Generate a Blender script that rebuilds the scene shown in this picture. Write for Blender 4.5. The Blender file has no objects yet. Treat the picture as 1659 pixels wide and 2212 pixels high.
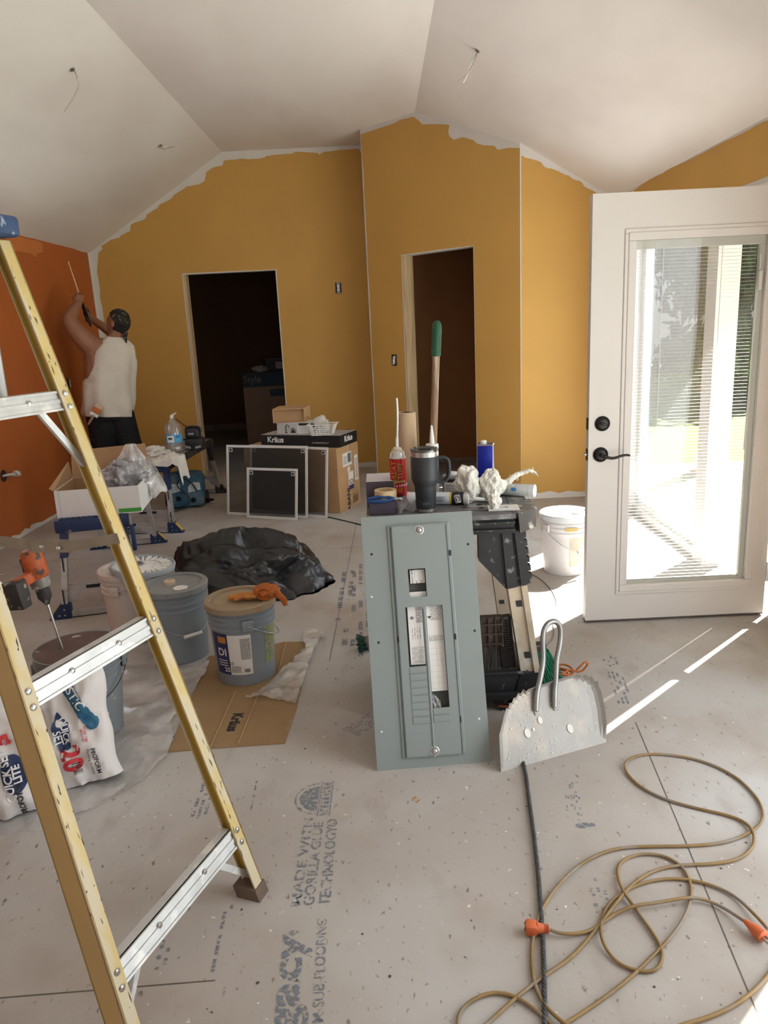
import bpy, bmesh, math, random
from mathutils import Vector, Matrix, noise, Euler
from math import sin, cos, pi, radians, atan2, hypot
random.seed(7)
SC = bpy.context.scene
COL = SC.collection
V = Vector

# ---------------------------------------------------------------- camera
FPX, PITCH, ROLL, YAW, EYE = 1633.8, 0.2418, 0.0483, 0.0027, 1.5254
_fw = V((0, cos(PITCH), -sin(PITCH)))
_r0, _d0 = V((1, 0, 0)), V((0, -sin(PITCH), -cos(PITCH)))
_rt = _r0 * cos(ROLL) + _d0 * sin(ROLL)
_dn = _d0 * cos(ROLL) - _r0 * sin(ROLL)
_Z = Matrix.Rotation(YAW, 3, 'Z')
RT, DN, FW = _Z @ _rt, _Z @ _dn, _Z @ _fw
EYEP = V((0, 0, EYE))
cam_data = bpy.data.cameras.new('camera')
cam = bpy.data.objects.new('camera', cam_data)
COL.objects.link(cam)
cam_data.sensor_fit = 'VERTICAL'
cam_data.sensor_height = 36.0
cam_data.lens = FPX / 2212 * 36.0
cam_data.clip_start = 0.05
_m = Matrix.Identity(4)
for i in range(3):
    _m[i][0], _m[i][1], _m[i][2], _m[i][3] = RT[i], -DN[i], -FW[i], EYEP[i]
cam.matrix_world = _m
SC.camera = cam

# ---------------------------------------------------------------- exposure, sky, sun, window light
SC.view_settings.view_transform = 'Standard'
SC.view_settings.look = 'None'
SC.view_settings.gamma = 1.0
SC.view_settings.use_curve_mapping = False
SC.view_settings.exposure = 0.17
try:
    SC.cycles.use_denoising = True
    SC.cycles.max_bounces = 10
    SC.cycles.diffuse_bounces = 6
    SC.cycles.transparent_max_bounces = 24
    SC.cycles.sample_clamp_indirect = 6.0
    SC.cycles.caustics_reflective = False
    SC.cycles.caustics_refractive = False
except Exception:
    pass

SUN_DIR = V((-0.655, -0.605, -1.0)).normalized()
world = bpy.data.worlds.new('daylight')
SC.world = world
world.use_nodes = True
_nt = world.node_tree
_bg = _nt.nodes['Background']
_sky = _nt.nodes.new('ShaderNodeTexSky')
_sky.sky_type = 'HOSEK_WILKIE'
_sky.sun_direction = (-SUN_DIR.x, -SUN_DIR.y, -SUN_DIR.z)
_sky.turbidity = 4.0
_nt.links.new(_sky.outputs[0], _bg.inputs[0])
_bg.inputs[1].default_value = 1.4


def lamp(name, kind, energy, loc, direction, color=(1, 1, 1), sx=1, sy=1, up='Y'):
    d = bpy.data.lights.new(name, kind)
    d.energy = energy
    d.color = color
    if kind == 'AREA':
        d.shape = 'RECTANGLE'
        d.size, d.size_y = sx, sy
    o = bpy.data.objects.new(name, d)
    COL.objects.link(o)
    o.location = loc
    o.rotation_euler = V(direction).to_track_quat('-Z', up).to_euler()
    return o


sun = lamp('sun', 'SUN', 30.0, (8, 8, 12), SUN_DIR, (1.0, 0.965, 0.91))
sun.data.angle = radians(0.55)
# daylight through the glazed openings of the room (most behind or beside the camera; rear and near left ones assumed)
lamp('patio_window_daylight', 'AREA', 50, (1.99, 1.52, 1.12), (-1, 0, 0.05), (0.90, 0.955, 1.0), 1.7, 1.9)
lamp('side_light_daylight', 'AREA', 23, (2.14, 5.18, 1.2), (-1, -.15, .1), (0.95, 0.98, 1.0), 1.1, 2.0)
lamp('assumed_rear_window_fill', 'AREA', 21, (0.15, -2.62, 1.4), (0, 1, 0.12), (0.90, 0.95, 1.0), 2.2, 1.5)  # fill lamp added at an assumed, unseen rear window
lamp('left_window_daylight', 'AREA', 7, (-3.12, 5.34, 1.6), (1, 0, 0), (0.9, 0.95, 1.0), 1.3, 0.95)
lamp('assumed_left_window_fill', 'AREA', 6, (-3.10, 0.9, 1.5), (1, 0.2, 0), (0.92, 0.96, 1.0), 1.4, 1.0)  # extra interior light, added at an assumed window in the left wall


# ---------------------------------------------------------------- picking points on the real planes of the room
def ray(px, py):
    return RT * ((px - 829.5) / FPX) + DN * ((py - 1106.0) / FPX) + FW


def FL(px, py, z=0.0):
    d = ray(px, py)
    return EYEP + d * ((z - EYE) / d.z)


def WY(px, py, y):
    d = ray(px, py)
    return EYEP + d * (y / d.y)


def WX(px, py, x):
    d = ray(px, py)
    return EYEP + d * (x / d.x)


def WP(px, py, p, n):
    d = ray(px, py)
    return EYEP + d * ((V(p) - EYEP).dot(n) / d.dot(n))


# ---------------------------------------------------------------- materials
_M = {}


def mat(name, col, rough=0.6, metal=0.0, var=0.12, vs=6.0, bump=0.0, bs=40.0, col2=None, c2=(0.62, 0.68), s2=14.0,
        spec=0.5, trans=0.0, stretch=(1, 1, 1), detail=4.0, ior=1.45, emit=None, alpha=None):
    """principled material; col2 lays noise-shaped stains / splatter of a second colour over the first"""
    if name in _M:
        return _M[name]
    m = bpy.data.materials.new(name)
    m.use_nodes = True
    t = m.node_tree
    N, L = t.nodes, t.links
    b = N['Principled BSDF']
    b.inputs['Roughness'].default_value = rough
    b.inputs['Metallic'].default_value = metal
    b.inputs['Specular IOR Level'].default_value = spec
    b.inputs['IOR'].default_value = ior
    if trans:
        b.inputs['Transmission Weight'].default_value = trans
    if alpha is not None:
        b.inputs['Alpha'].default_value = alpha
    tc = N.new('ShaderNodeTexCoord')
    mp = N.new('ShaderNodeMapping')
    mp.inputs['Scale'].default_value = stretch
    L.new(tc.outputs['Object'], mp.inputs[0])
    n1 = N.new('ShaderNodeTexNoise')
    n1.inputs['Scale'].default_value = vs
    n1.inputs['Detail'].default_value = detail
    L.new(mp.outputs[0], n1.inputs[0])
    r = N.new('ShaderNodeValToRGB')
    c = V(col)
    lo, hi = c * (1 - var), c * (1 + var)
    r.color_ramp.elements[0].position, r.color_ramp.elements[1].position = 0.3, 0.7
    r.color_ramp.elements[0].color = (*[max(0, min(1, x)) for x in lo], 1)
    r.color_ramp.elements[1].color = (*[max(0, min(1, x)) for x in hi], 1)
    L.new(n1.outputs[0], r.inputs[0])
    out = r.outputs[0]
    if col2 is not None:
        n2 = N.new('ShaderNodeTexNoise')
        n2.inputs['Scale'].default_value = s2
        n2.inputs['Detail'].default_value = 6.0
        L.new(mp.outputs[0], n2.inputs[0])
        r2 = N.new('ShaderNodeValToRGB')
        r2.color_ramp.elements[0].position, r2.color_ramp.elements[1].position = c2
        L.new(n2.outputs[0], r2.inputs[0])
        mx = N.new('ShaderNodeMix')
        mx.data_type = 'RGBA'
        L.new(r2.outputs[0], mx.inputs[0])
        L.new(out, mx.inputs[6])
        mx.inputs[7].default_value = (*col2, 1)
        out = mx.outputs[2]
    L.new(out, b.inputs['Base Color'])
    if emit:
        L.new(out, b.inputs['Emission Color'])
        b.inputs['Emission Strength'].default_value = emit
    if bump:
        n3 = N.new('ShaderNodeTexNoise')
        n3.inputs['Scale'].default_value = bs
        n3.inputs['Detail'].default_value = 5.0
        L.new(mp.outputs[0], n3.inputs[0])
        bp = N.new('ShaderNodeBump')
        bp.inputs['Strength'].default_value = bump
        bp.inputs['Distance'].default_value = 0.01
        L.new(n3.outputs[0], bp.inputs['Height'])
        L.new(bp.outputs[0], b.inputs['Normal'])
    _M[name] = m
    return m


def sheer(name, col, opacity, rough=0.3, gloss=0.15, noise_scale=8.0, swing=0.25):
    """see-through film, glass or mesh: transparent mixed with diffuse and a fresnel gloss"""
    if name in _M:
        return _M[name]
    m = bpy.data.materials.new(name)
    m.use_nodes = True
    t = m.node_tree
    N, L = t.nodes, t.links
    for x in list(N):
        if x.type == 'BSDF_PRINCIPLED':
            N.remove(x)
    o = [x for x in N if x.type == 'OUTPUT_MATERIAL'][0]
    tr = N.new('ShaderNodeBsdfTransparent')
    df = N.new('ShaderNodeBsdfDiffuse')
    df.inputs[0].default_value = (*col, 1)
    gl = N.new('ShaderNodeBsdfGlossy')
    gl.inputs['Roughness'].default_value = rough
    tc = N.new('ShaderNodeTexCoord')
    nz = N.new('ShaderNodeTexNoise')
    nz.inputs['Scale'].default_value = noise_scale
    nz.inputs['Detail'].default_value = 5
    L.new(tc.outputs['Object'], nz.inputs[0])
    mr = N.new('ShaderNodeMapRange')
    mr.inputs[1].default_value, mr.inputs[2].default_value = 0.3, 0.7
    mr.inputs[3].default_value = max(0, opacity - swing)
    mr.inputs[4].default_value = min(1, opacity + swing)
    L.new(nz.outputs[0], mr.inputs[0])
    m1 = N.new('ShaderNodeMixShader')
    L.new(mr.outputs[0], m1.inputs[0])
    L.new(tr.outputs[0], m1.inputs[1])
    L.new(df.outputs[0], m1.inputs[2])
    m2 = N.new('ShaderNodeMixShader')
    fr = N.new('ShaderNodeLayerWeight')
    fr.inputs[0].default_value = 0.5
    pw = N.new('ShaderNodeMath')
    pw.operation = 'POWER'
    pw.inputs[1].default_value = 4.0
    L.new(fr.outputs[1], pw.inputs[0])
    ad = N.new('ShaderNodeMath')
    ad.operation = 'MULTIPLY_ADD'
    ad.inputs[1].default_value = 0.55
    ad.inputs[2].default_value = gloss
    L.new(pw.outputs[0], ad.inputs[0])
    L.new(ad.outputs[0], m2.inputs[0])
    L.new(m1.outputs[0], m2.inputs[1])
    L.new(gl.outputs[0], m2.inputs[2])
    L.new(m2.outputs[0], o.inputs[0])
    _M[name] = m
    return m


def ink(name, col, keep=0.5, scale=60.0):
    """worn printing: ink that has rubbed off in specks"""
    if name in _M:
        return _M[name]
    m = sheer(name, col, 0.5)
    t = m.node_tree
    N, L = t.nodes, t.links
    for x in list(N):
        N.remove(x)
    o = N.new('ShaderNodeOutputMaterial')
    tr, df = N.new('ShaderNodeBsdfTransparent'), N.new('ShaderNodeBsdfDiffuse')
    df.inputs[0].default_value = (*col, 1)
    tc, nz, rp, mx = N.new('ShaderNodeTexCoord'), N.new('ShaderNodeTexNoise'), N.new('ShaderNodeValToRGB'), N.new('ShaderNodeMixShader')
    nz.inputs['Scale'].default_value = scale
    nz.inputs['Detail'].default_value = 6
    L.new(tc.outputs['Object'], nz.inputs[0])
    rp.color_ramp.elements[0].position, rp.color_ramp.elements[1].position = 0.62 - keep * 0.3, 0.8 - keep * 0.3
    L.new(nz.outputs[0], rp.inputs[0])
    L.new(rp.outputs[0], mx.inputs[0])
    L.new(tr.outputs[0], mx.inputs[1])
    L.new(df.outputs[0], mx.inputs[2])
    L.new(mx.outputs[0], o.inputs[0])
    return m


# ---------------------------------------------------------------- mesh building
def T(x=0, y=0, z=0, rx=0, ry=0, rz=0, s=1):
    return Matrix.Translation((x, y, z)) @ Euler((rx, ry, rz)).to_matrix().to_4x4() @ Matrix.Scale(s, 4)


def axes(o, x, y):
    """frame with origin o, x axis along x, z axis as close to normal of x,y as can be"""
    x = V(x).normalized()
    z = x.cross(V(y)).normalized()
    y = z.cross(x)
    m = Matrix.Identity(4)
    for i in range(3):
        m[i][0], m[i][1], m[i][2], m[i][3] = x[i], y[i], z[i], o[i]
    return m


_TXT = {}


def text_geo(s, font=None, space=1.0, bold=0.0):
    k = (s, space, bold)
    if k in _TXT:
        return _TXT[k]
    cu = bpy.data.curves.new('t', 'FONT')
    cu.body = s
    cu.size = 1.0
    cu.align_x = 'CENTER'
    cu.align_y = 'CENTER'
    cu.space_character = space
    cu.offset = bold
    cu.resolution_u = 3
    o = bpy.data.objects.new('t', cu)
    COL.objects.link(o)
    dg = bpy.context.evaluated_depsgraph_get()
    me = bpy.data.meshes.new_from_object(o.evaluated_get(dg))
    vs = [v.co.copy() for v in me.vertices]
    fs = [tuple(p.vertices) for p in me.polygons]
    bpy.data.objects.remove(o)
    bpy.data.curves.remove(cu)
    bpy.data.meshes.remove(me)
    _TXT[k] = (vs, fs)
    return vs, fs


class MB:
    def __init__(s):
        s.b = bmesh.new()
        s.i = 0

    def m(s, i):
        s.i = i
        return s

    def _t(s, faces, M=None, verts=None):
        for f in faces:
            f.material_index = s.i
        if M is not None and verts is not None:
            for v in verts:
                v.co = M @ v.co
        return s

    def raw(s, vs, fs, M=None):
        nv = [s.b.verts.new(M @ V(v) if M is not None else V(v)) for v in vs]
        out = []
        for f in fs:
            try:
                out.append(s.b.faces.new([nv[k] for k in f]))
            except ValueError:
                pass
        return s._t(out)

    def box(s, c, d, M=None, bev=0.0, seg=2):
        x, y, z = d[0] / 2, d[1] / 2, d[2] / 2
        vs = [V(c) + V((a * x, b * y, g * z)) for a in (-1, 1) for b in (-1, 1) for g in (-1, 1)]
        fs = [(0, 1, 3, 2), (4, 6, 7, 5), (0, 4, 5, 1), (2, 3, 7, 6), (0, 2, 6, 4), (1, 5, 7, 3)]
        if not bev:
            return s.raw(vs, fs, M)
        t = bmesh.new()
        nv = [t.verts.new(v) for v in vs]
        for f in fs:
            t.faces.new([nv[k] for k in f])
        bmesh.ops.bevel(t, geom=list(t.edges), offset=bev, segments=seg, affect='EDGES', profile=0.5)
        s._take(t, M)
        return s

    def _take(s, t, M=None):
        t.verts.index_update()
        vs = [v.co.copy() for v in t.verts]
        fs = [[v.index for v in f.verts] for f in t.faces]
        t.free()
        s.raw(vs, fs, M)

    def hexa(s, p):
        """eight corners: bottom four then top four, same order round"""
        return s.raw(p, [(3, 2, 1, 0), (4, 5, 6, 7), (0, 1, 5, 4), (1, 2, 6, 5), (2, 3, 7, 6), (3, 0, 4, 7)])

    def lathe(s, prof, seg=32, M=None, arc=(0, 2 * pi), sx=1, sy=1):
        full = abs(arc[1] - arc[0] - 2 * pi) < 1e-6
        n = seg if full else seg + 1
        vs, fs = [], []
        for r, z in prof:
            for k in range(n):
                a = arc[0] + (arc[1] - arc[0]) * k / seg
                vs.append((r * cos(a) * sx, r * sin(a) * sy, z))
        for j in range(len(prof) - 1):
            for k in range(seg):
                a, b = j * n + k, j * n + (k + 1) % n
                fs.append((a, b, b + n, a + n))
        if full:
            if prof[0][0] > 1e-6:
                fs.append(tuple(range(n))[::-1])
            if prof[-1][0] > 1e-6:
                fs.append(tuple(range((len(prof) - 1) * n, len(prof) * n)))
        return s.raw(vs, fs, M)

    def cyl(s, p0, p1, r0, r1=None, seg=16):
        p0, p1 = V(p0), V(p1)
        r1 = r0 if r1 is None else r1
        d = p1 - p0
        q = d.to_track_quat('Z', 'Y').to_matrix().to_4x4()
        return s.lathe([(r0, 0), (r1, d.length)], seg, Matrix.Translation(p0) @ q)

    def tube(s, pts, r, seg=8, closed=False, smooth=0, flat=1.0):
        pts = [V(p) for p in pts]
        for _ in range(smooth):
            pts = chaikin(pts, closed)
        n = len(pts)
        rs = r if isinstance(r, (list, tuple)) else None
        up = V((0.123, 0.31, 0.95)).normalized()
        rings, prev = [], None
        for i in range(n):
            a = pts[(i - 1) % n] if (closed or i > 0) else pts[i]
            c = pts[(i + 1) % n] if (closed or i < n - 1) else pts[i]
            t = (c - a)
            t = t.normalized() if t.length > 1e-9 else V((0, 0, 1))
            x = prev - t * prev.dot(t) if prev is not None else up - t * up.dot(t)
            if x.length < 1e-5:
                x = t.orthogonal()
            x.normalize()
            prev = x
            y = t.cross(x)
            rad = rs[min(len(rs) - 1, int(i * len(rs) / n))] if rs else r
            rings.append([pts[i] + x * (rad * cos(2 * pi * k / seg)) + y * (rad * flat * sin(2 * pi * k / seg)) for k in range(seg)])
        vs = [v for g in rings for v in g]
        fs = []
        for i in range(n if closed else n - 1):
            j = (i + 1) % n
            for k in range(seg):
                fs.append((i * seg + k, i * seg + (k + 1) % seg, j * seg + (k + 1) % seg, j * seg + k))
        if not closed:
            fs += [tuple(range(seg))[::-1], tuple(range((n - 1) * seg, n * seg))]
        return s.raw(vs, fs)

    def ext(s, pts, vec, M=None):
        """polygon swept along vec"""
        pts = [V(p) for p in pts]
        n = len(pts)
        vs = pts + [p + V(vec) for p in pts]
        fs = [tuple(range(n))[::-1], tuple(range(n, 2 * n))] + [(k, (k + 1) % n, (k + 1) % n + n, k + n) for k in range(n)]
        return s.raw(vs, fs, M)

    def poly(s, pts, M=None):
        return s.raw(pts, [tuple(range(len(pts)))], M)

    def prism(s, pts2, z0, z1, M=None):
        return s.ext([(p[0], p[1], z0) for p in pts2], (0, 0, z1 - z0), M)

    def grid(s, fn, nu, nv, M=None):
        vs = [fn(i / nu, j / nv) for i in range(nu + 1) for j in range(nv + 1)]
        fs = [(i * (nv + 1) + j, (i + 1) * (nv + 1) + j, (i + 1) * (nv + 1) + j + 1, i * (nv + 1) + j + 1) for i in range(nu) for j in range(nv)]
        return s.raw(vs, fs, M)

    def ico(s, c, r, sub=3, fn=None, M=None):
        t = bmesh.new()
        bmesh.ops.create_icosphere(t, subdivisions=sub, radius=1.0)
        r = V(r) if isinstance(r, (tuple, list, Vector)) else V((r, r, r))
        for v in t.verts:
            p = v.co.copy()
            k = fn(p) if fn else 1.0
            v.co = V(c) + V((p.x * r.x, p.y * r.y, p.z * r.z)) * k
        s._take(t, M)
        return s

    def text(s, body, size, M, bold=0.0, space=1.0, wrap=None, sx=1.0):
        """flat lettering centred on M; wrap = radius to bend it round local y (a standing cylinder)"""
        vs, fs = text_geo(body, None, space, bold)
        out = []
        for v in vs:
            x, y = v.x * size * sx, v.y * size
            if wrap:
                out.append((wrap * sin(x / wrap), y, wrap * cos(x / wrap) - wrap))
            else:
                out.append((x, y, 0))
        return s.raw(out, fs, M)

    def cells(s, xs, zs, y0, y1, holes):
        """plate in the xz plane between y0 and y1 made of grid cells, leaving out the holes [(x0,x1,z0,z1)]"""
        for i in range(len(xs) - 1):
            for j in range(len(zs) - 1):
                cx, cz = (xs[i] + xs[i + 1]) / 2, (zs[j] + zs[j + 1]) / 2
                if any(h[0] < cx < h[1] and h[2] < cz < h[3] for h in holes):
                    continue
                s.box((cx, (y0 + y1) / 2, cz), (xs[i + 1] - xs[i], y1 - y0, zs[j + 1] - zs[j]))
        return s

    def build(s, name, mats, parent=None, smooth=None, loc=None, rot=None, weld=0.0):
        if weld:
            bmesh.ops.remove_doubles(s.b, verts=list(s.b.verts), dist=weld)
        bmesh.ops.recalc_face_normals(s.b, faces=list(s.b.faces))
        me = bpy.data.meshes.new(name)
        s.b.to_mesh(me)
        s.b.free()
        for x in (mats if isinstance(mats, (list, tuple)) else [mats]):
            me.materials.append(x)
        if smooth is not None:
            me.polygons.foreach_set('use_smooth', [True] * len(me.polygons))
            me.set_sharp_from_angle(angle=radians(smooth))
        o = bpy.data.objects.new(name, me)
        COL.objects.link(o)
        if parent is not None:
            o.parent = parent
        if loc is not None:
            o.location = loc
        if rot is not None:
            o.rotation_euler = rot
        return o


def chaikin(p, closed=False):
    n = len(p)
    out = [] if closed else [p[0]]
    for i in range(n if closed else n - 1):
        a, b = p[i], p[(i + 1) % n]
        out += [a * 0.75 + b * 0.25, a * 0.25 + b * 0.75]
    if not closed:
        out.append(p[-1])
    return out


def tag(o, label=None, cat=None, group=None, kind=None):
    if label:
        o['label'] = label
    if cat:
        o['category'] = cat
    if group:
        o['group'] = group
    if kind:
        o['kind'] = kind
    return o


def thing(name, label, cat, loc=(0, 0, 0), rz=0.0, group=None, rot=None):
    o = bpy.data.objects.new(name, None)
    o.empty_display_size = 0.05
    COL.objects.link(o)
    o.location = loc
    o.rotation_euler = rot if rot is not None else (0, 0, rz)
    return tag(o, label, cat, group)


def thing_m(name, label, cat, M, group=None):
    o = thing(name, label, cat, M.to_translation(), 0, group)
    o.rotation_euler = M.to_euler()
    return o


def dup(o, loc, rz=None, label=None, parent=None):
    c = o.copy()
    COL.objects.link(c)
    if parent is not None:
        c.parent = parent
    else:
        c.location = loc
        if rz is not None:
            c.rotation_euler = (0, 0, rz)
    if label:
        c['label'] = label
    for ch in list(o.children):
        dup(ch, None, None, None, c)
    return c


def fbm(p, s=1.0, o=4):
    return noise.fractal(V(p) * s, 1.0, 2.0, o)


def ridge(p, s=1.0):
    q = V(p) * s
    return 1 - abs(noise.noise(q)) * 2 + 0.5 * (1 - abs(noise.noise(q * 2.1)) * 2)
# ---------------------------------------------------------------- palette
WHITE = mat('primer_white', (0.72, 0.70, 0.66), 0.7, var=0.05, vs=3)
CEIL = mat('ceiling_drywall', (0.79, 0.765, 0.73), 0.9, var=0.035, vs=1.3, col2=(0.71, 0.665, 0.63), c2=(0.46, 0.66), s2=1.1, stretch=(1, .45, 1))
MUST = mat('mustard_paint', (0.60, 0.352, 0.09), 0.62, var=0.04, vs=2.0, bump=0.03, bs=160)
ORNG = mat('burnt_orange_paint', (0.46, 0.125, 0.03), 0.6, var=0.05, vs=2.5, bump=0.03, bs=160)
ORNG2 = mat('fresh_orange_paint', (0.62, 0.20, 0.06), 0.6, var=0.05)
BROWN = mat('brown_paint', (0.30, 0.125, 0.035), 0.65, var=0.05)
STUD = mat('pine_stud', (0.62, 0.46, 0.27), 0.7, var=0.22, vs=5, stretch=(6, 6, .6), bump=.1)
DOORW = mat('door_white', (0.68, 0.645, 0.605), 0.45, var=0.015)
FRAMEW = mat('frame_white', (0.82, 0.82, 0.81), 0.4, var=0.02)
BLACK = mat('black_plastic', (0.016, 0.016, 0.018), 0.45, var=0.2)
DARKM = mat('dark_bronze', (0.022, 0.019, 0.017), 0.35, 0.6, var=0.1)
STEEL = mat('steel', (0.56, 0.56, 0.55), 0.32, 1.0, var=0.1, vs=20)
ALU = mat('aluminium', (0.60, 0.61, 0.61), 0.42, 0.85, var=0.12, vs=18, col2=(0.42, 0.41, 0.38), c2=(.55, .75), s2=25)
CARD = mat('cardboard', (0.47, 0.295, 0.15), 0.85, var=0.1, vs=5, bump=.05, bs=60)
CARDL = mat('cardboard_light', (0.55, 0.36, 0.20), 0.85, var=0.08, vs=5)
PAPER = mat('label_paper', (0.80, 0.79, 0.76), 0.7, var=0.04)
INKB = mat('printing_black', (0.02, 0.02, 0.022), 0.7)
INKG = mat('printing_grey', (0.25, 0.25, 0.26), 0.7)
GLASS = sheer('clear_glass', (0.85, 0.95, 0.9), 0.02, 0.02, 0.02, swing=0.01)

YB, XL, ZF, XCL, XCR, YR, XR, ZL = 8.33, -2.955, 3.306, -1.49, 0.414, 6.407, 1.93, 2.40
ZR = ZF - 0.588 * (XR - XCR)
PA, PB = V((-0.072, 7.708, 0)), V((1.181, 6.407, 0))
ZB = ZF - 0.588 * (PB.x - XCR)
DX = (PB - PA).normalized()
DLEN = (PB - PA).length
DN_ = V((DX.y, -DX.x, 0))            # towards the camera
if DN_.y > 0:
    DN_ = -DN_
YN, YF2 = -2.6, 12.22                # rear of the room, far wall of the dark room


def struct(name, mb, mats, parent=None, smooth=None):
    o = mb.build(name, mats, parent, smooth)
    if parent is None:
        o['kind'] = 'structure'
    return o


def ceil_z(x):
    return ZL + (x - XL) * (ZF - ZL) / (XCL - XL) if x < XCL else (ZF if x < XCR else ZF - 0.588 * (x - XCR))


# floor -------------------------------------------------------------
def floor_mat():
    m = mat('subfloor_panel', (0.435, 0.40, 0.365), 0.8, var=0.08, vs=1.6, bump=.08, bs=55, col2=(0.36, 0.29, 0.235), c2=(.54, .78), s2=1.7, detail=8, spec=0.25)
    t = m.node_tree
    N, L = t.nodes, t.links
    b = N['Principled BSDF']
    src = b.inputs['Base Color'].links[0].from_socket
    tc = N.new('ShaderNodeTexCoord')

    def layer(scale, lo, hi, col, stretch=(1, 1, 1), det=6.0):
        nonlocal src
        mp = N.new('ShaderNodeMapping')
        mp.inputs['Scale'].default_value = stretch
        L.new(tc.outputs['Object'], mp.inputs[0])
        n = N.new('ShaderNodeTexNoise')
        n.inputs['Scale'].default_value = scale
        n.inputs['Detail'].default_value = det
        L.new(mp.outputs[0], n.inputs[0])
        r = N.new('ShaderNodeValToRGB')
        r.color_ramp.elements[0].position, r.color_ramp.elements[1].position = lo, hi
        L.new(n.outputs[0], r.inputs[0])
        x = N.new('ShaderNodeMix')
        x.data_type = 'RGBA'
        L.new(r.outputs[0], x.inputs[0])
        L.new(src, x.inputs[6])
        x.inputs[7].default_value = (*col, 1)
        src = x.outputs[2]
    layer(1.1, .46, .66, (0.52, 0.515, 0.50))                       # drywall dust
    layer(7, .60, .85, (0.33, 0.285, 0.25), (1, .45, 1))            # scuffs
    layer(2.6, .56, .80, (0.37, 0.315, 0.265), (1, .7, 1))              # brown traffic stains
    layer(60, .64, .72, (0.22, 0.18, 0.15), (1, .5, 1))            # dark flecks
    layer(38, .69, .73, (0.68, 0.66, 0.63))                        # light flecks
    L.new(src, b.inputs['Base Color'])
    return m


FLOORM = floor_mat()
SEAM = mat('panel_joint', (0.13, 0.11, 0.09), 0.9)
f = MB()
f.box((-0.9, 4.9, -0.06), (5.9, 15.0, 0.12))
fo = struct('floor', f, FLOORM)
sm = MB()


def seam(a, b, w):
    a, b = V(a), V(b)
    n = (b - a).cross(V((0, 0, 1))).normalized() * w / 2
    z = V((0, 0, 0.0006))
    sm.poly([a - n + z, b - n + z, b + n + z, a + n + z])


s0, s1 = FL(1387, 1594), FL(1623, 2158)
seam(s0 + (s0 - s1) * 0.1, s1 + (s1 - s0) * 1.2, 0.0035)
seam(FL(0, 2156), FL(465, 2118), 0.004)
seam((-0.3, 3.3, 0), (-0.24, 5.9, 0), 0.003)
seam((-2.9, 5.2, 0), (1.9, 5.15, 0), 0.003)
sm.build('panel_joint', SEAM, fo)

# stencilled print on the subfloor panels
pr = MB()


def stencil(body, p0, p1, h, bold=0.01, space=1.0):
    """lettering from pixel p0 to pixel p1 along its length, lying on the floor, h metres tall"""
    a, b = FL(*p0), FL(*p1)
    vs, _ = text_geo(body, None, space, bold)
    w = max(v.x for v in vs) - min(v.x for v in vs)
    hh = 0.70
    mid = (a + b) / 2
    mid.z = 0.0012
    M = axes(mid, b - a, V((0, 0, 1)).cross(b - a))
    pr.text(body, h / hh, M, bold, space, None, (b - a).length / (w * h / hh))


stencil('MADE WITH', (640, 1958), (668, 1768), 0.028, .02)
stencil('GORILLA GLUE', (668, 1957), (690, 1777), 0.030, .02)
stencil('TECHNOLOGY\u00ae', (702, 1957), (720, 1770), 0.031, .02)
stencil('PREMIUM SUB-FLOORING', (683, 2330), (697, 1985), 0.026)
g0, g1 = (598, 2340), (628, 2022)
stencil('legacy', g0, g1, 0.074, .03)
stencil('\u00ae', (632, 2022), (634, 2010), 0.016)
# dome shaped emblem with its band
a, b = FL(690, 1762), FL(700, 1690)
M = axes((a + b) / 2 + V((0, 0, .0012)), b - a, V((0, 0, 1)).cross(b - a))
L_ = (b - a).length
pr.poly([(L_ * .36 * cos(t), .012 + .062 * sin(t), 0) for t in [pi * k / 20 for k in range(21)]], M)
for k in range(20):
    t0, t1 = pi * k / 20, pi * (k + 1) / 20
    pr.poly([(L_ * r * cos(t), .012 + rr * sin(t), 0) for r, rr, t in ((.47, .078, t0), (.47, .078, t1), (.44, .073, t1), (.44, .073, t0))], M)
for y0, y1 in ((-.034, -.030), (.004, .008)):
    pr.poly([(-L_ * .52, y0, 0), (L_ * .52, y0, 0), (L_ * .52, y1, 0), (-L_ * .52, y1, 0)], M)
for k in range(9):
    x0 = -L_ * .5 + L_ * k / 9
    pr.poly([(x0, -.026, 0), (x0 + L_ * .075, -.026, 0), (x0 + L_ * .075, 0, 0), (x0, 0, 0)], M)


def dashes(p0, p1, rows, wid, seedv, fill=.6):
    """small unreadable print: rows of dashes between two pixels, wid metres across"""
    rnd = random.Random(seedv)
    a, b = FL(*p0), FL(*p1)
    L0 = (b - a).length
    M = axes(a + V((0, 0, .0011)), b - a, V((0, 0, 1)).cross(b - a))
    for r in range(rows):
        x = 0
        y = -wid * r / rows
        while x < L0:
            w = L0 * rnd.uniform(.03, .09)
            if rnd.random() < fill:
                pr.poly([(x, y, 0), (x + w, y, 0), (x + w, y - wid / rows * .55, 0), (x, y - wid / rows * .55, 0)], M)
            x += w + L0 * .02


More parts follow.
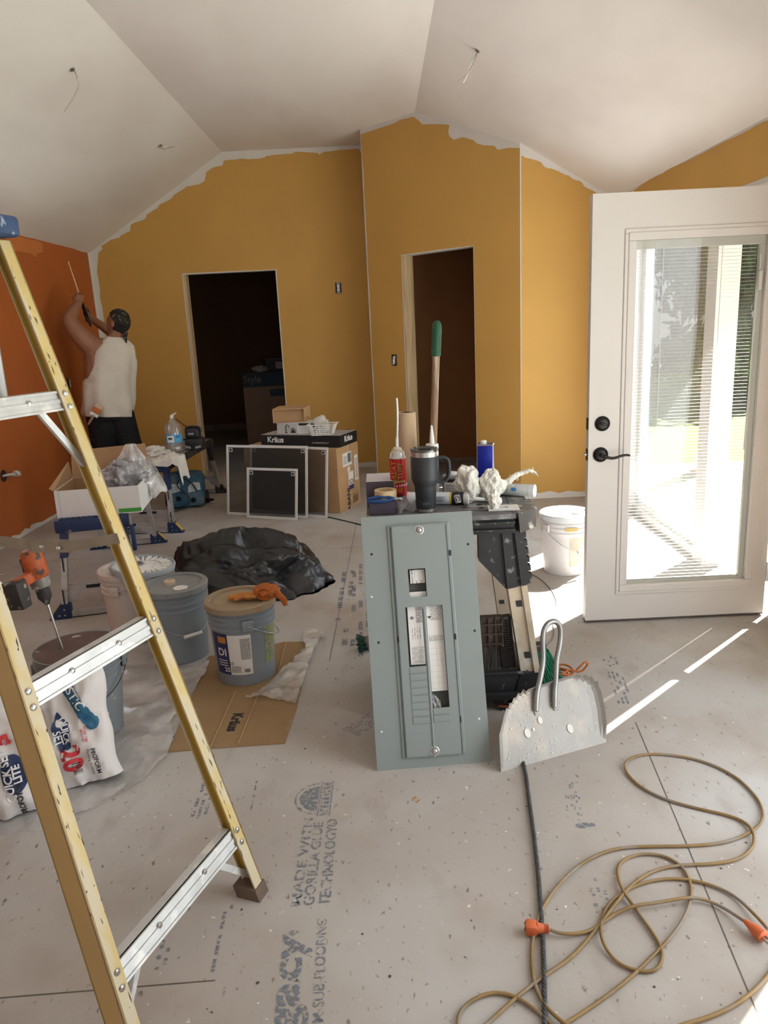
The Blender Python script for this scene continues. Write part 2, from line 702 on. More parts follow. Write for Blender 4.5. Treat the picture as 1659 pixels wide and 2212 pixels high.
dashes((410, 1770), (438, 1690), 3, .06, 1)
dashes((330, 2110), (362, 1980), 2, .035, 2, .45)
dashes((455, 2100), (482, 1975), 1, .016, 3, .8)
dashes((540, 1750), (552, 1690), 1, .012, 4, .7)
dashes((716, 1395), (740, 1235), 2, .10, 5)
dashes((756, 1420), (762, 1230), 3, .12, 6)
dashes((740, 1575), (800, 1540), 6, .09, 7, .7)
dashes((1225, 1760), (1218, 1690), 6, .05, 8, .35)
dashes((1335, 1520), (1300, 1420), 4, .07, 9, .45)
dashes((1290, 1980), (1270, 1900), 3, .05, 10, .3)
pr.b.normal_update()
pr.build('printed_lettering', ink('stencil_ink', (0.20, 0.225, 0.265), .72, 80), fo)
ov = MB()
c0 = FL(1265, 1783)
ov.poly([(c0.x + .03 * cos(t), c0.y + .013 * sin(t), .0012) for t in [2 * pi * k / 18 for k in range(18)]])
ov.build('printed_oval', ink('stencil_ink', (0.20, 0.225, 0.265), .72, 80), fo)
# crumbs and drips lying on the floor that belong to its surface
dr = MB()
rnd = random.Random(5)
for k in range(150):
    px, py = rnd.uniform(250, 1640), rnd.uniform(1150, 2200)
    p = FL(px, py, .001)
    r = rnd.uniform(.0015, .005)
    dr.m(rnd.choice((0, 0, 1))).poly([(p.x + r * rnd.uniform(.4, 1.2) * cos(t), p.y + r * rnd.uniform(.4, 1.2) * sin(t), p.z) for t in [2 * pi * q / 7 for q in range(7)]])
for px, py in ((893, 1727), (900, 1732), (905, 1728), (897, 1722)):
    p = FL(px, py, .0012)
    dr.m(2).poly([(p.x + .006 * rnd.uniform(.4, 1.2) * cos(t), p.y + .005 * rnd.uniform(.4, 1.2) * sin(t), p.z) for t in [2 * pi * q / 9 for q in range(9)]])
o = dr.build('drips_and_crumbs', [mat('dark_crumb', (.09, .07, .06)), mat('plaster_crumb', (.72, .7, .66)), mat('orange_drip', (.55, .22, .05))], fo)
o['kind'] = 'stuff'

# walls ---------------------------------------------------------------
# back wall with its doorway: bare white board, mustard coat rolled on up to a ragged edge
w = MB()
x2 = PA.x + .1
w.ext([(x, YB, z) for x, z in ((XL, 0), (-2.003, 0), (-2.003, 2.141), (-1.04, 2.141), (-1.04, 0), (x2, 0), (x2, ZF), (XCL, ZF), (XL, ZL))], (0, .12, 0))
wb = struct('wall_back', w, WHITE)


def sprinkle(pts, amp, rnd, n=3):
    """roughen a rolled paint edge"""
    out = []
    for i in range(len(pts) - 1):
        a, b = V(pts[i]), V(pts[i + 1])
        for k in range(n):
            p = a.lerp(b, k / n)
            out.append(p + V((rnd.uniform(-amp, amp) * (k > 0), 0, rnd.uniform(-amp, amp))))
    out.append(V(pts[-1]))
    return out


rnd = random.Random(3)
top = [(213, 546), (216, 543), (222, 537), (218, 532), (240, 518), (258, 514), (262, 508), (280, 500), (283, 486), (290, 482), (315, 472), (318, 462), (340, 450), (345, 442), (372, 428), (375, 421), (395, 410), (402, 403), (430, 398), (443, 390), (445, 372), (460, 362), (480, 358), (484, 347), (520, 343), (545, 344), (572, 341), (574, 337), (630, 332), (638, 328), (685, 331), (690, 334), (700, 328), (740, 323), (774, 321)]
tp = [WY(x, y, YB - .0015) for x, y in top]
xl = XL + .05
left = [V((xl + rnd.uniform(-.008, .012), YB - .0015, z)) for z in [.05 + .09 * k for k in range(25)]]
base = lambda x0, x1, n: [V((x0 + (x1 - x0) * k / n, YB - .0015, .035 + rnd.uniform(-.012, .02))) for k in range(n + 1)]
p = MB()
pts = left + sprinkle(tp, .004, rnd) + [V((x2, YB - .0015, 3.1)), V((x2, YB - .0015, .03))] + base(x2 - .02, -1.03, 8)
pts += [V((-1.028, YB - .0015, z)) for z in (.05, .5, 1.0, 1.5, 2.148)] + [V((-2.02, YB - .0015, 2.152))] + [V((-2.022 + rnd.uniform(-.004, .004), YB - .0015, z)) for z in (1.9, 1.5, 1.0, .5, .05)] + base(-2.03, xl, 8)[:-1]
p.poly(pts)
p.build('mustard_coat', MUST, wb)
t = MB()
t.box((-1.995, YB + .055, 1.07), (.02, .125, 2.14))
t.build('doorway_edge', STUD, wb)

# wall of the corner closet, set at an angle, with its doorway
w = MB()
off = lambda s, z, d=0.0: PA + DX * s + DN_ * d + V((0, 0, z))
tc_ = (XCR - PA.x) / DX.x
w.ext([off(s, z) for s, z in ((0, 0), (.478, 0), (.478, 2.14), (1.322, 2.14), (1.322, 0), (DLEN, 0), (DLEN, ZB), (tc_, ZF), (0, ZF))], -DN_ * .115)
w.box((PA.x + .05, (PA.y + YB) / 2 + .06, ZF / 2), (.1, YB - PA.y - .06, ZF))
wc = struct('wall_closet', w, WHITE)


def WD(px, py, d=.0015):
    return WP(px, py, PA + DN_ * d, DN_)


top = [(779, 290), (800, 283), (850, 268), (865, 260), (880, 255), (893, 253), (905, 262), (912, 268), (940, 268), (967, 268), (971, 272), (968, 282), (970, 295), (980, 303), (1000, 297), (1022, 303), (1030, 310), (1045, 313), (1068, 315), (1075, 322), (1100, 318), (1123, 321)]
tp = [WD(*q) for q in top]
pts = [off(.012 + rnd.uniform(0, .014), z, .0015) for z in [.03 + .1 * k for k in range(31)]]
pts += [x + V((0, 0, rnd.uniform(-.006, .006))) for x in tp] + [off(DLEN - .0005, ZB - .08, .0015), off(DLEN - .0005, .02, .0015)]
pts += [off(1.33, .02, .0015), off(1.328, 1.0, .0015), off(1.329, 2.144, .0015), off(.95, 2.15, .0015), off(.47, 2.149, .0015), off(.466, 1.0, .0015), off(.468, .03, .0015)]
p = MB()
p.poly(pts)
p.build('mustard_coat', MUST, wc)
t = MB()
t.hexa([off(.478, 0, 0), off(.492, 0, 0), off(.492, 0, -.13), off(.478, 0, -.13), off(.478, 2.14, 0), off(.492, 2.14, 0), off(.492, 2.14, -.13), off(.478, 2.14, -.13)])
t.build('bare_stud', STUD, wc)

# short wall facing the room, right of the closet
w = MB()
w.ext([(x, YR, z) for x, z in ((PB.x, 0), (XR + .1, 0), (XR + .1, ZR - .05), (PB.x, ZB))], (0, .115, 0))
wr2 = struct('wall_alcove', w, WHITE)
top = [(1126, 336), (1140, 341), (1170, 352), (1176, 361), (1198, 366), (1210, 372), (1228, 380), (1240, 388), (1255, 392), (1262, 402), (1280, 412), (1300, 426), (1318, 440)]
tp = [WY(x, y, YR - .0015) for x, y in top]
pts = [V((PB.x + .0015, YR - .0015, .03))] + sprinkle(tp, .004, rnd) + [V((XR - .003, YR - .0015, .03))]
pts += [V((XR - .02 - (XR - PB.x - .03) * k / 9, YR - .0015, .05 + rnd.uniform(-.014, .014))) for k in range(10)]
p = MB()
p.poly(pts)
p.build('mustard_coat', MUST, wr2)

# right wall: patio opening beside the camera, open door, side light
D0, D1, S0, S1, HD, HS = 3.602, 4.42, 4.56, 5.8, 2.08, 2.13
w = MB()
ht = ZR + .03


def seg(y0, y1, z0, z1):
    w.box((XR + .06, (y0 + y1) / 2, (z0 + z1) / 2), (.12, y1 - y0, z1 - z0))


for y0, y1, z0, z1 in ((YN, .55, 0, ht), (.55, 2.55, 2.1, ht), (2.55, D0 - .04, 0, ht), (D0 - .04, S0, HD + .03, ht), (S0, S1 + .05, HS + .03, ht), (S1 + .05, YB, 0, ht)):
    seg(y0, y1, z0, z1)
wr = struct('wall_right', w, WHITE)
p = MB()
xr = XR - .0015
top = [(1345, 424), (1370, 411), (1385, 400), (1400, 390), (1405, 384), (1432, 375), (1440, 367), (1475, 352), (1490, 345), (1520, 330), (1560, 308), (1600, 290), (1640, 268), (1680, 250)]
tp = [WX(x, y, xr) for x, y in top]
ye = tp[-1].y
p.poly([V((xr, YR - .004, HS + .035))] + tp[1:] + [V((xr, YN, ZR - .1)), V((xr, YN, HD + .06)), V((xr, S0, HD + .06)), V((xr, S0, HS + .035))])
p.poly([V((xr, YR - .004, .03)), V((xr, YR - .004, HD + .06)), V((xr, S1 + .06, HD + .06)), V((xr, S1 + .06, .03))])
p.poly([V((xr, D0 - .07, .03)), V((xr, D0 - .07, HD + .06)), V((xr, 2.56, HD + .06)), V((xr, 2.56, .03))])
p.poly([V((xr, .54, .03)), V((xr, .54, HD + .06)), V((xr, YN, HD + .06)), V((xr, YN, .03))])
p.build('mustard_coat', MUST, wr)
fr = MB()
for y0, y1, hh in ((D0 - .04, D0, HD), (D1, S0, HS), (S1, S1 + .05, HS)):
    fr.box((XR + .055, (y0 + y1) / 2, hh / 2), (.13, y1 - y0, hh))
fr.box((XR + .055, (D0 + S0) / 2, HD + .015), (.13, S0 - D0 + .07, .03))
fr.box((XR + .055, (S0 + S1) / 2, HS + .015), (.13, S1 - S0 + .1, .03))
fr.box((XR + .055, (S0 + S1) / 2, .03), (.09, S1 - S0, .06))
for y in (S0 + .035, S1 - .035):
    fr.box((XR + .06, y, HS / 2), (.045, .07, HS - .05))
for z in (.09, HS - .012):
    fr.box((XR + .06, (S0 + S1) / 2, z), (.045, S1 - S0 - .1, .06))
fr.build('door_frame', FRAMEW, wr)
g = MB()
g.box((XR + .06, (S0 + S1) / 2, HS / 2), (.006, S1 - S0 - .13, HS - .1))
g.build('side_light_glass', GLASS, wr)
fr = MB()
for y in (.57, 1.49, 2.572):
    fr.box((XR + .06, y, 1.05), (.08, .05, 2.1))
for z in (.03, 2.08):
    fr.box((XR + .06, 1.56, z), (.08, 2.0, .05))
fr.build('patio_frame', FRAMEW, wr)

# left wall, burnt orange
w = MB()


def segl(y0, y1, z0, z1):
    w.box((XL - .06, (y0 + y1) / 2, (z0 + z1) / 2), (.12, y1 - y0, z1 - z0))


for y0, y1, z0, z1 in ((YN, .2, 0, ZL + .03), (.2, 1.6, 0, 1.0), (.2, 1.6, 2.0, ZL + .03), (1.6, 4.62, 0, ZL + .03), (4.62, 6.065, 0, 1.105), (4.62, 6.065, 2.06, ZL + .03), (6.065, YB, 0, ZL + .03)):
    segl(y0, y1, z0, z1)
wl = struct('wall_left', w, WHITE)
p = MB()
xl2 = XL + .0015
top = [(189, 546), (186, 545), (175, 543), (170, 541), (166, 540), (150, 531), (147, 533), (140, 530), (120, 525), (116, 527), (95, 519), (88, 517), (60, 513), (34, 506), (10, 499), (-30, 488)]
tp = [WX(x, y, xl2) for x, y in top]
yy = tp[-1].y
rim = [(YB - .012 - (YB - 2.0) * k / 60) for k in range(61)]
bot = [V((xl2, y, .035 + rnd.uniform(-.016, .022))) for y in rim]
p.poly([V((xl2, YB - .012, .03))] + tp + [V((xl2, 6.08, ZL - .02)), V((xl2, 6.08, .03))] + [q for q in reversed(bot) if q.y > 6.09])
p.poly([V((xl2, 6.08, 1.09)), V((xl2, 6.08, .03))] + [q for q in bot if 4.6 < q.y < 6.08] + [V((xl2, 4.6, .03)), V((xl2, 4.6, 1.09))])
p.poly([V((xl2, 6.08, 2.075)), V((xl2, 6.08, ZL - .02)), V((xl2, 4.6, ZL - .02)), V((xl2, 4.6, 2.075))])
p.poly([V((xl2, 4.6, .03)), V((xl2, 4.6, ZL - .02)), V((xl2, 1.62, ZL - .02)), V((xl2, 1.62, .03))])
p.poly([V((xl2, .18, .03)), V((xl2, .18, ZL - .02)), V((xl2, YN, ZL - .02)), V((xl2, YN, .03))])
p.m(1).poly([WX(x, y, XL + .003) for x, y in ((10, 503), (34, 509), (60, 516), (88, 522), (93, 533), (92, 545), (80, 547), (78, 556), (68, 548), (40, 543), (20, 540))])
p.build('orange_coat', [ORNG, ORNG2], wl)
fr = MB()
for y0, y1, z0, z1 in ((4.62, 6.065, 1.105, 1.15), (4.62, 6.065, 2.015, 2.06), (4.62, 4.665, 1.105, 2.06), (6.02, 6.065, 1.105, 2.06), (5.32, 5.36, 1.105, 2.06), (.2, 1.6, 1.0, 1.05), (.2, 1.6, 1.95, 2.0), (.2, .25, 1, 2), (1.55, 1.6, 1, 2)):
    fr.box((XL - .085, (y0 + y1) / 2, (z0 + z1) / 2), (.05, y1 - y0, z1 - z0))
struct('window_1', fr, FRAMEW)  # also frames the assumed near window made for its fill lamp

# wall behind the camera, with an assumed window for the rear fill lamp
w = MB()
for x0, x1, z0, z1 in ((XL - .1, -1.1, 0, ZL), (-1.1, 1.4, 0, .55), (-1.1, 1.4, 2.2, ZL), (1.4, XR + .1, 0, ZL)):
    w.box(((x0 + x1) / 2, YN - .06, (z0 + z1) / 2), (x1 - x0, .12, z1 - z0))
w.ext([(x, YN, z) for x, z in ((XL - .1, ZL - .01), (XR + .1, ZL - .01), (XCR, ZF + .02), (XCL, ZF + .02))], (0, -.12, 0))
w.m(1).box((-.0, YN + .001, .27), (4.8, .002, .5))
struct('wall_rear', w, [MUST, WHITE])

# ceiling: two slopes and a flat strip between them
w = MB()
y0, y1 = YN - .1, YB + .02
P4 = [(XL - .12, ZL - .0741), (XCL, ZF), (XCR, ZF), (XR + .12, ZR - .0706)]
for (xa, za), (xb, zb) in zip(P4[:-1], P4[1:]):
    w.ext([(xa, y0, za), (xb, y0, zb), (xb, y1, zb), (xa, y1, za)], (0, 0, .12))
struct('ceiling', w, CEIL)

# the dark room behind the doorway, and the inside of the closet
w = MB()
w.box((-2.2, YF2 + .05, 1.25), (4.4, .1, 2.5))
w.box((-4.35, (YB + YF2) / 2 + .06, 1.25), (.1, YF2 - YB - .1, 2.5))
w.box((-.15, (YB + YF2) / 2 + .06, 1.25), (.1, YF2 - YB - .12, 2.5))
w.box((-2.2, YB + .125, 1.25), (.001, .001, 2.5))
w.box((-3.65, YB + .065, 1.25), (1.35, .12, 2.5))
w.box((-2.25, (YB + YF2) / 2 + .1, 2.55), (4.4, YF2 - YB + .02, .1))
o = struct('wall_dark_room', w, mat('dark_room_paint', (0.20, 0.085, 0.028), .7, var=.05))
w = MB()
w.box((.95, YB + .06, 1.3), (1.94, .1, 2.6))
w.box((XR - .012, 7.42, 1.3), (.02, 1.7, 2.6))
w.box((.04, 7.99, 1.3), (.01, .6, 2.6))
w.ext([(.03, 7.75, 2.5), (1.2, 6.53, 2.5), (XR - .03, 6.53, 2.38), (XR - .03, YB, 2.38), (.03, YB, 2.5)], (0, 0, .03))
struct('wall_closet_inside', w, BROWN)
b = MB()
b.box((-2.2, YF2 - .008, .05), (4.2, .012, .10))
o = struct('baseboard_dark_room', b, mat('raw_board_edge', (.30, .22, .16)))
b = MB()
b.box((.95, YB - .001, .03), (1.8, .02, .05))
struct('baseboard_closet', b, mat('raw_board_edge', (.30, .22, .16)))

# ---------------------------------------------------------------- glazed door standing open into the room
DXL, DYL, DW, DT, DZ0, DZ1 = 0.989, 3.604, 0.905, 0.045, 0.016, 2.05
dr_ = bpy.data.objects.new('door_1', None)
COL.objects.link(dr_)
dr_.location = (DXL, DYL, 0)
tag(dr_, 'white door with full-length glass and blind, standing open at the right', None, None, 'structure')
GX0, GX1, GZ0, GZ1 = 0.196, 0.805, 0.20, 1.845
m = MB()
m.cells([0, GX0 - .03, GX1 + .03, DW], [DZ0, GZ0 - .03, GZ1 + .03, DZ1], 0, DT, [(GX0 - .03, GX1 + .03, GZ0 - .03, GZ1 + .03)])
m.build('door_slab', DOORW, dr_)
m = MB()


def frame_rect(m, x0, x1, z0, z1, wd, ya, yb):
    for c, d in ((((x0 + x1) / 2, z0 + wd / 2), (x1 - x0, wd)), (((x0 + x1) / 2, z1 - wd / 2), (x1 - x0, wd)), ((x0 + wd / 2, (z0 + z1) / 2), (wd, z1 - z0 - 2 * wd)), ((x1 - wd / 2, (z0 + z1) / 2), (wd, z1 - z0 - 2 * wd))):
        m.box((c[0], (ya + yb) / 2, c[1]), (d[0], yb - ya, d[1]), bev=min(.004, abs(yb - ya) * .3))


frame_rect(m, GX0 - .048, GX1 + .04, GZ0 - .05, GZ1 + .05, .02, -.008, .01)
frame_rect(m, GX0 - .032, GX1 + .026, GZ0 - .034, GZ1 + .034, .036, -.014, .055)
m.build('glass_surround', DOORW, dr_)
m = MB()
m.box(((GX0 + GX1) / 2, .014, (GZ0 + GZ1) / 2), (GX1 - GX0, .003, GZ1 - GZ0))
m.box(((GX0 + GX1) / 2, .036, (GZ0 + GZ1) / 2), (GX1 - GX0, .003, GZ1 - GZ0))
m.build('door_glass', GLASS, dr_)
bl = MB()
SAGE = mat('blind_rail', (.50, .50, .44), .5, var=.03)
SLAT = mat('blind_slat', (.62, .62, .57), .5, var=.03)
for k in range(98):
    z = GZ0 + .02 + k * (GZ1 - GZ0 - .075) / 97
    bl.box(((GX0 + GX1) / 2 - .02, .025, z), (GX1 - GX0 - .052, .0125, .0007), T(rx=0))
bl.m(1)
for x in (GX0 + .14, GX1 - .2):
    bl.box((x, .025, (GZ0 + GZ1) / 2), (.0016, .0025, GZ1 - GZ0 - .05))
bl.build('blind', [SLAT, FRAMEW], dr_)
m = MB()
m.box(((GX0 + GX1) / 2, .025, GZ1 - .02), (GX1 - GX0, .02, .038))
m.box((GX1 - .017, .025, (GZ0 + GZ1) / 2 - .02), (.033, .02, GZ1 - GZ0 - .041))
m.box((GX0 + .3, .025, GZ0 + .009), (GX1 - GX0 - .03, .018, .017))
m.build('blind_rail', SAGE, dr_)
m = MB()
m.box((GX1 - .03, .006, GZ1 - .2), (.016, .02, .085), bev=.003)
m.box((GX1 - .032, .01, GZ1 - .12), (.006, .012, .07), bev=.002)
m.cyl((GX1 - .036, .008, GZ1 - .24), (GX1 - .05, .008, .86), .0028, seg=6)
m.build('blind_slider', mat('slider_white', (.7, .7, .64), .5), dr_)
dbz = WY(1301, 915, DYL)
lvz = WY(1297, 982, DYL)
mm = MB()
R90 = Euler((pi / 2, 0, 0)).to_matrix().to_4x4()
for p_, nm in ((dbz, 'deadbolt'), (lvz, 'lever_handle')):
    x, z = p_.x - DXL, p_.z
    mm = MB()
    M = Matrix.Translation((x, 0, z)) @ R90
    mm.lathe([(0.0, .0), (.036, 0), (.036, .006), (.031, .012), (.024, .014), (.022, .018), (0, .02)], 32, M)
    if nm == 'deadbolt':
        mm.box((0, 0, .026), (.011, .034, .012), M @ T(rz=1.35), bev=.003)
    else:
        mm.lathe([(0, .012), (.011, .012), (.011, .05), (0, .052)], 16, M)
        mm.tube([(x, -.05, z), (x + .012, -.053, z - .004), (x + .035, -.053, z - .011), (x + .06, -.052, z - .01), (x + .085, -.05, z - .001), (x + .115, -.048, z + .001), (x + .128, -.046, z - .003)], [.0085, .008, .007, .0065, .006, .0055, .005], 10, smooth=2)
    mm.build(nm, DARKM, dr_, 40)
mm = MB()
for z in (dbz.z, lvz.z):
    mm.box((-.0015, DT / 2, z), (.003, .024, .056))
mm.m(1).cyl((-.014, DT / 2, lvz.z), (0, DT / 2, lvz.z), .008, seg=12)
mm.build('latch_plate', [DARKM, STEEL], dr_, 40)
mm = MB()
mm.box((DW / 2, DT / 2, DZ0 - .003), (DW, DT * .9, .012))
mm.build('door_sweep', mat('door_sweep', (.10, .08, .07), .7), dr_)
mm = MB()
for z in (.23, 1.05, 1.86):
    mm.cyl((DW + .006, .012, z - .045), (DW + .006, .012, z + .045), .008, seg=10)
    mm.box((DW + .018, .016, z), (.040, .020, .10))
mm.build('hinge', STEEL, dr_)

# ---------------------------------------------------------------- outside the door
g = MB()
g.box((14.2, 6, -.2), (24.3, 40, .1))
o = struct('ground_lawn', g, mat('lawn', (.085, .14, .03), .9, var=.3, vs=3, bump=.3, bs=25, col2=(.13, .15, .04), c2=(.45, .7), s2=1.2))
g = MB()
g.box((3.2, 4.2, -.08), (2.3, 7.0, .14))
struct('ground_porch', g, mat('porch_concrete', (.42, .41, .39), .85, var=.06))


def leafy(name, label, cat, c, r, hstem, seedv, n, leafcol, leaf=.12):
    rn = random.Random(seedv)
    t = thing(name, label, cat, (c[0], c[1], -.15), 0, 'trees beyond the open door')
    m = MB()
    for k in range(n):
        a, b, q = rn.uniform(0, 2 * pi), rn.uniform(-.9, 1), rn.random() ** .33
        d = V((cos(a) * (1 - b * b) ** .5, sin(a) * (1 - b * b) ** .5, b))
        q *= 1 + .35 * noise.noise(d * 2.2 + V((seedv, 0, 0)))
        p = V((d.x * r[0], d.y * r[0], hstem + r[1] + d.z * r[1])) * 1.0
        p = V((d.x * r[0] * q, d.y * r[0] * q, hstem + r[1] + d.z * r[1] * q))
        E = Euler((rn.uniform(0, 6), rn.uniform(0, 6), rn.uniform(0, 6))).to_matrix().to_4x4()
        s = leaf * rn.uniform(.6, 1.4)
        m.raw([(-s, 0, 0), (0, -s * .45, .02), (s, 0, 0), (0, s * .45, .02)], [(0, 1, 2, 3)], Matrix.Translation(p) @ E)
    m.build('foliage', mat(leafcol[0], leafcol[1], .6, var=.35, vs=2), t)
    m = MB()
    m.tube([(0, 0, 0), (.05, .03, hstem * .5), (0, .05, hstem + r[1])], [.16, .12, .06], 8, smooth=1)
    for k in range(5):
        a = k * 1.3
        m.tube([(0, .03, hstem), (cos(a) * r[0] * .3, sin(a) * r[0] * .3, hstem + r[1] * .6), (cos(a) * r[0] * .6, sin(a) * r[0] * .6, hstem + r[1] * 1.1)], [.06, .04, .02], 6)
    m.build('trunk', mat('bark', (.12, .085, .06), .9, var=.3, bump=.4), t, 60)


leafy('leafy_tree', 'broad green tree at the lawn edge, tallest seen through the door glass', 'tree', (7.9, 17.2), (2.4, 3.4), 1.0, 1, 5200, ('leaf_green', (.045, .095, .022)), .2)
leafy('leafy_tree', 'dark green tree farther back, right of the tallest one beyond the glass', 'tree', (11.6, 23.4), (3.0, 4.2), 1.2, 2, 4200, ('leaf_dark', (.03, .065, .018)), .24)
leafy('garden_shrub', 'low pale green shrub on the lawn, seen low through the door glass', 'shrub', (6.6, 14.6), (1.3, .65), .1, 3, 2600, ('leaf_light', (.10, .17, .04)), .12)
t = thing('porch_post', 'square white porch post seen through the glass of the open door', 'post', (3.2, 7.35, -.01))
m = MB()
m.box((0, 0, 1.3), (.12, .12, 2.6), bev=.006)
m.build('shaft', FRAMEW, t)
m = MB()
m.box((0, 0, .09), (.17, .17, .18), bev=.01)
m.build('plinth', FRAMEW, t)
# ================================================================ objects: the left side
FIBRE = mat('yellow_fibreglass', (0.55, 0.425, 0.175), 0.5, var=.06, vs=5, col2=(0.55, 0.48, 0.33), c2=(.42, .58), s2=9, stretch=(2, 2, .5))
FIBRET = mat('yellow_fibreglass_shaded', (0.47, 0.315, 0.125), 0.5, var=.06, vs=5)  # tan outer web of the near rail, its shade put into the colour
FIBRED = mat('yellow_fibreglass_inner_shade', (0.40, 0.235, 0.022), 0.5, var=.08, vs=5)  # dark mustard web, shade inside the channel painted into the colour
SCUFF = mat('black_scuff', (0.05, 0.04, 0.03), 0.8)
ALUL = mat('ladder_aluminium', (0.62, 0.63, 0.62), 0.5, 0.5, var=.1, vs=14, col2=(0.78, 0.78, 0.75), c2=(.55, .62), s2=18)
BLUEP = mat('ladder_cap_blue', (0.022, 0.052, 0.13), 0.5, var=.2, vs=15, col2=(0.30, 0.34, 0.40), c2=(.60, .70), s2=40)
RUBBER = mat('rubber_foot', (0.13, 0.09, 0.065), 0.8, var=.2)

# ---- stepladder: its rear frame faces the camera, the climbing side is to the left
fF, fN = V((-0.385, 1.810, 0)), V((-0.570, 1.324, 0))
sF, sN = V((-0.305, 0.139, 1)), V((-0.271, 0.243, 1))
HL = 1.80
fN = fN + (fN - fF).normalized() * .036
lad = thing('stepladder', 'tall yellow fibreglass stepladder with a blue top, spattered with paint', 'ladder', (-0.9, 1.8, 0))
LO = V((-0.9, 1.8, 0))
wv = (fN - fF).normalized()                       # across, towards the camera
nv = V((0.87, -0.49, 0))                          # out of the rear face


def rail(name, foot, slope, inward, z0, z1, wf, wb_, front=False, web=None):
    """channel rail: a flange facing out of the rear and a web on the outer side; inward = direction to the other rail"""
    n = (nv - wv * nv.dot(wv)).normalized() * (-1 if front else 1)
    a = foot + slope * z0 - LO
    b = foot + slope * z1 - LO
    i = inward
    m = MB()

    def bar(p, q, d1, d2):
        m.hexa([p, p + d1, p + d1 + d2, p + d2, q, q + d1, q + d1 + d2, q + d2])
    t = .005
    bar(a, b, i * wf, -n * t)                       # flange
    bar(a - n * wb_, b - n * wb_, i * wf * .34, n * t)
    m.m(1)
    bar(a, b, i * t, -n * wb_)                      # web
    m.m(2)
    rn = random.Random(name + str(front) + str(foot.x))
    for k in range(60):
        z = rn.uniform(.1, z1 - .05)
        p = foot + slope * z - LO + i * wf * rn.uniform(.0, .97) + n * .0008
        up = slope.normalized()
        L_ = rn.uniform(.003, .03)
        w_ = rn.uniform(.0004, .0018)
        if rn.random() < .35:
            p = foot + slope * z - LO + i * rn.choice((.0, wf)) + n * .0008
        m.poly([p, p + i * w_ + up * L_ * .3, p + i * w_ * rn.uniform(-2, 2) + up * L_, p - i * w_ + up * L_ * .6])
    o = m.build(name, [FIBRE, web or FIBRED, SCUFF], lad)
    return o, n


_, nR = rail('rear_rail', fF, sF, wv, 0.03, HL - .02, .038, .058)
rail('rear_rail', fN, sN, -wv, 0.03, HL - .02, .036, .062, False, FIBRET)
for foot, s, i in ((fF, sF, wv), (fN, sN, -wv)):
    m = MB()
    p = foot - LO
    m.hexa([p - i * .004 + nR * .004, p + i * .046 + nR * .004, p + i * .046 - nR * .068, p - i * .004 - nR * .068] + [q + s * .034 for q in (p - i * .004 + nR * .004, p + i * .046 + nR * .004, p + i * .046 - nR * .068, p - i * .004 - nR * .068)])
    m.build('rubber_foot', RUBBER, lad)
# front frame, going off to the left
cF, cN = fF + sF * HL, fN + sN * HL
gF, gN = V((-1.84, 2.42, 0)), V((-1.93, 1.86, 0))
tF, tN = cF + V((-.17, .05, 0)), cN + V((-.17, .05, 0))
sgF, sgN = (tF - gF) / HL, (tN - gN) / HL
sgF.z = sgN.z = 1
rail('front_rail', gF, sgF, wv, 0.02, HL - .02, .036, .075, True)
rail('front_rail', gN, sgN, -wv, 0.02, HL - .02, .036, .075, True)
for k in range(1, 6):
    z = .30 * k
    m = MB()
    a, b = gF + sgF * z - LO, gN + sgN * z - LO
    nn = V((.9, -.3, 0))
    m.hexa([a, b, b + nn * .075, a + nn * .075, a + V((0, 0, .025)), b + V((0, 0, .025)), b + nn * .075 + V((0, 0, .025)), a + nn * .075 + V((0, 0, .025))])
    m.build('step', ALUL, lad)
m = MB()
cc = (cF + cN + tF + tN) / 4 - LO
ex = (cF - tF).normalized()
M = axes(cc + V((0, 0, -.012)), ex, wv * -1)
M2 = M.copy()
m.box((0, 0, .026), (.275, .39, .052), M, bev=.012, seg=3)
m.box((0, 0, .05), (.17, .27, .02), M, bev=.008)
m.build('ladder_top', BLUEP, lad, 50)
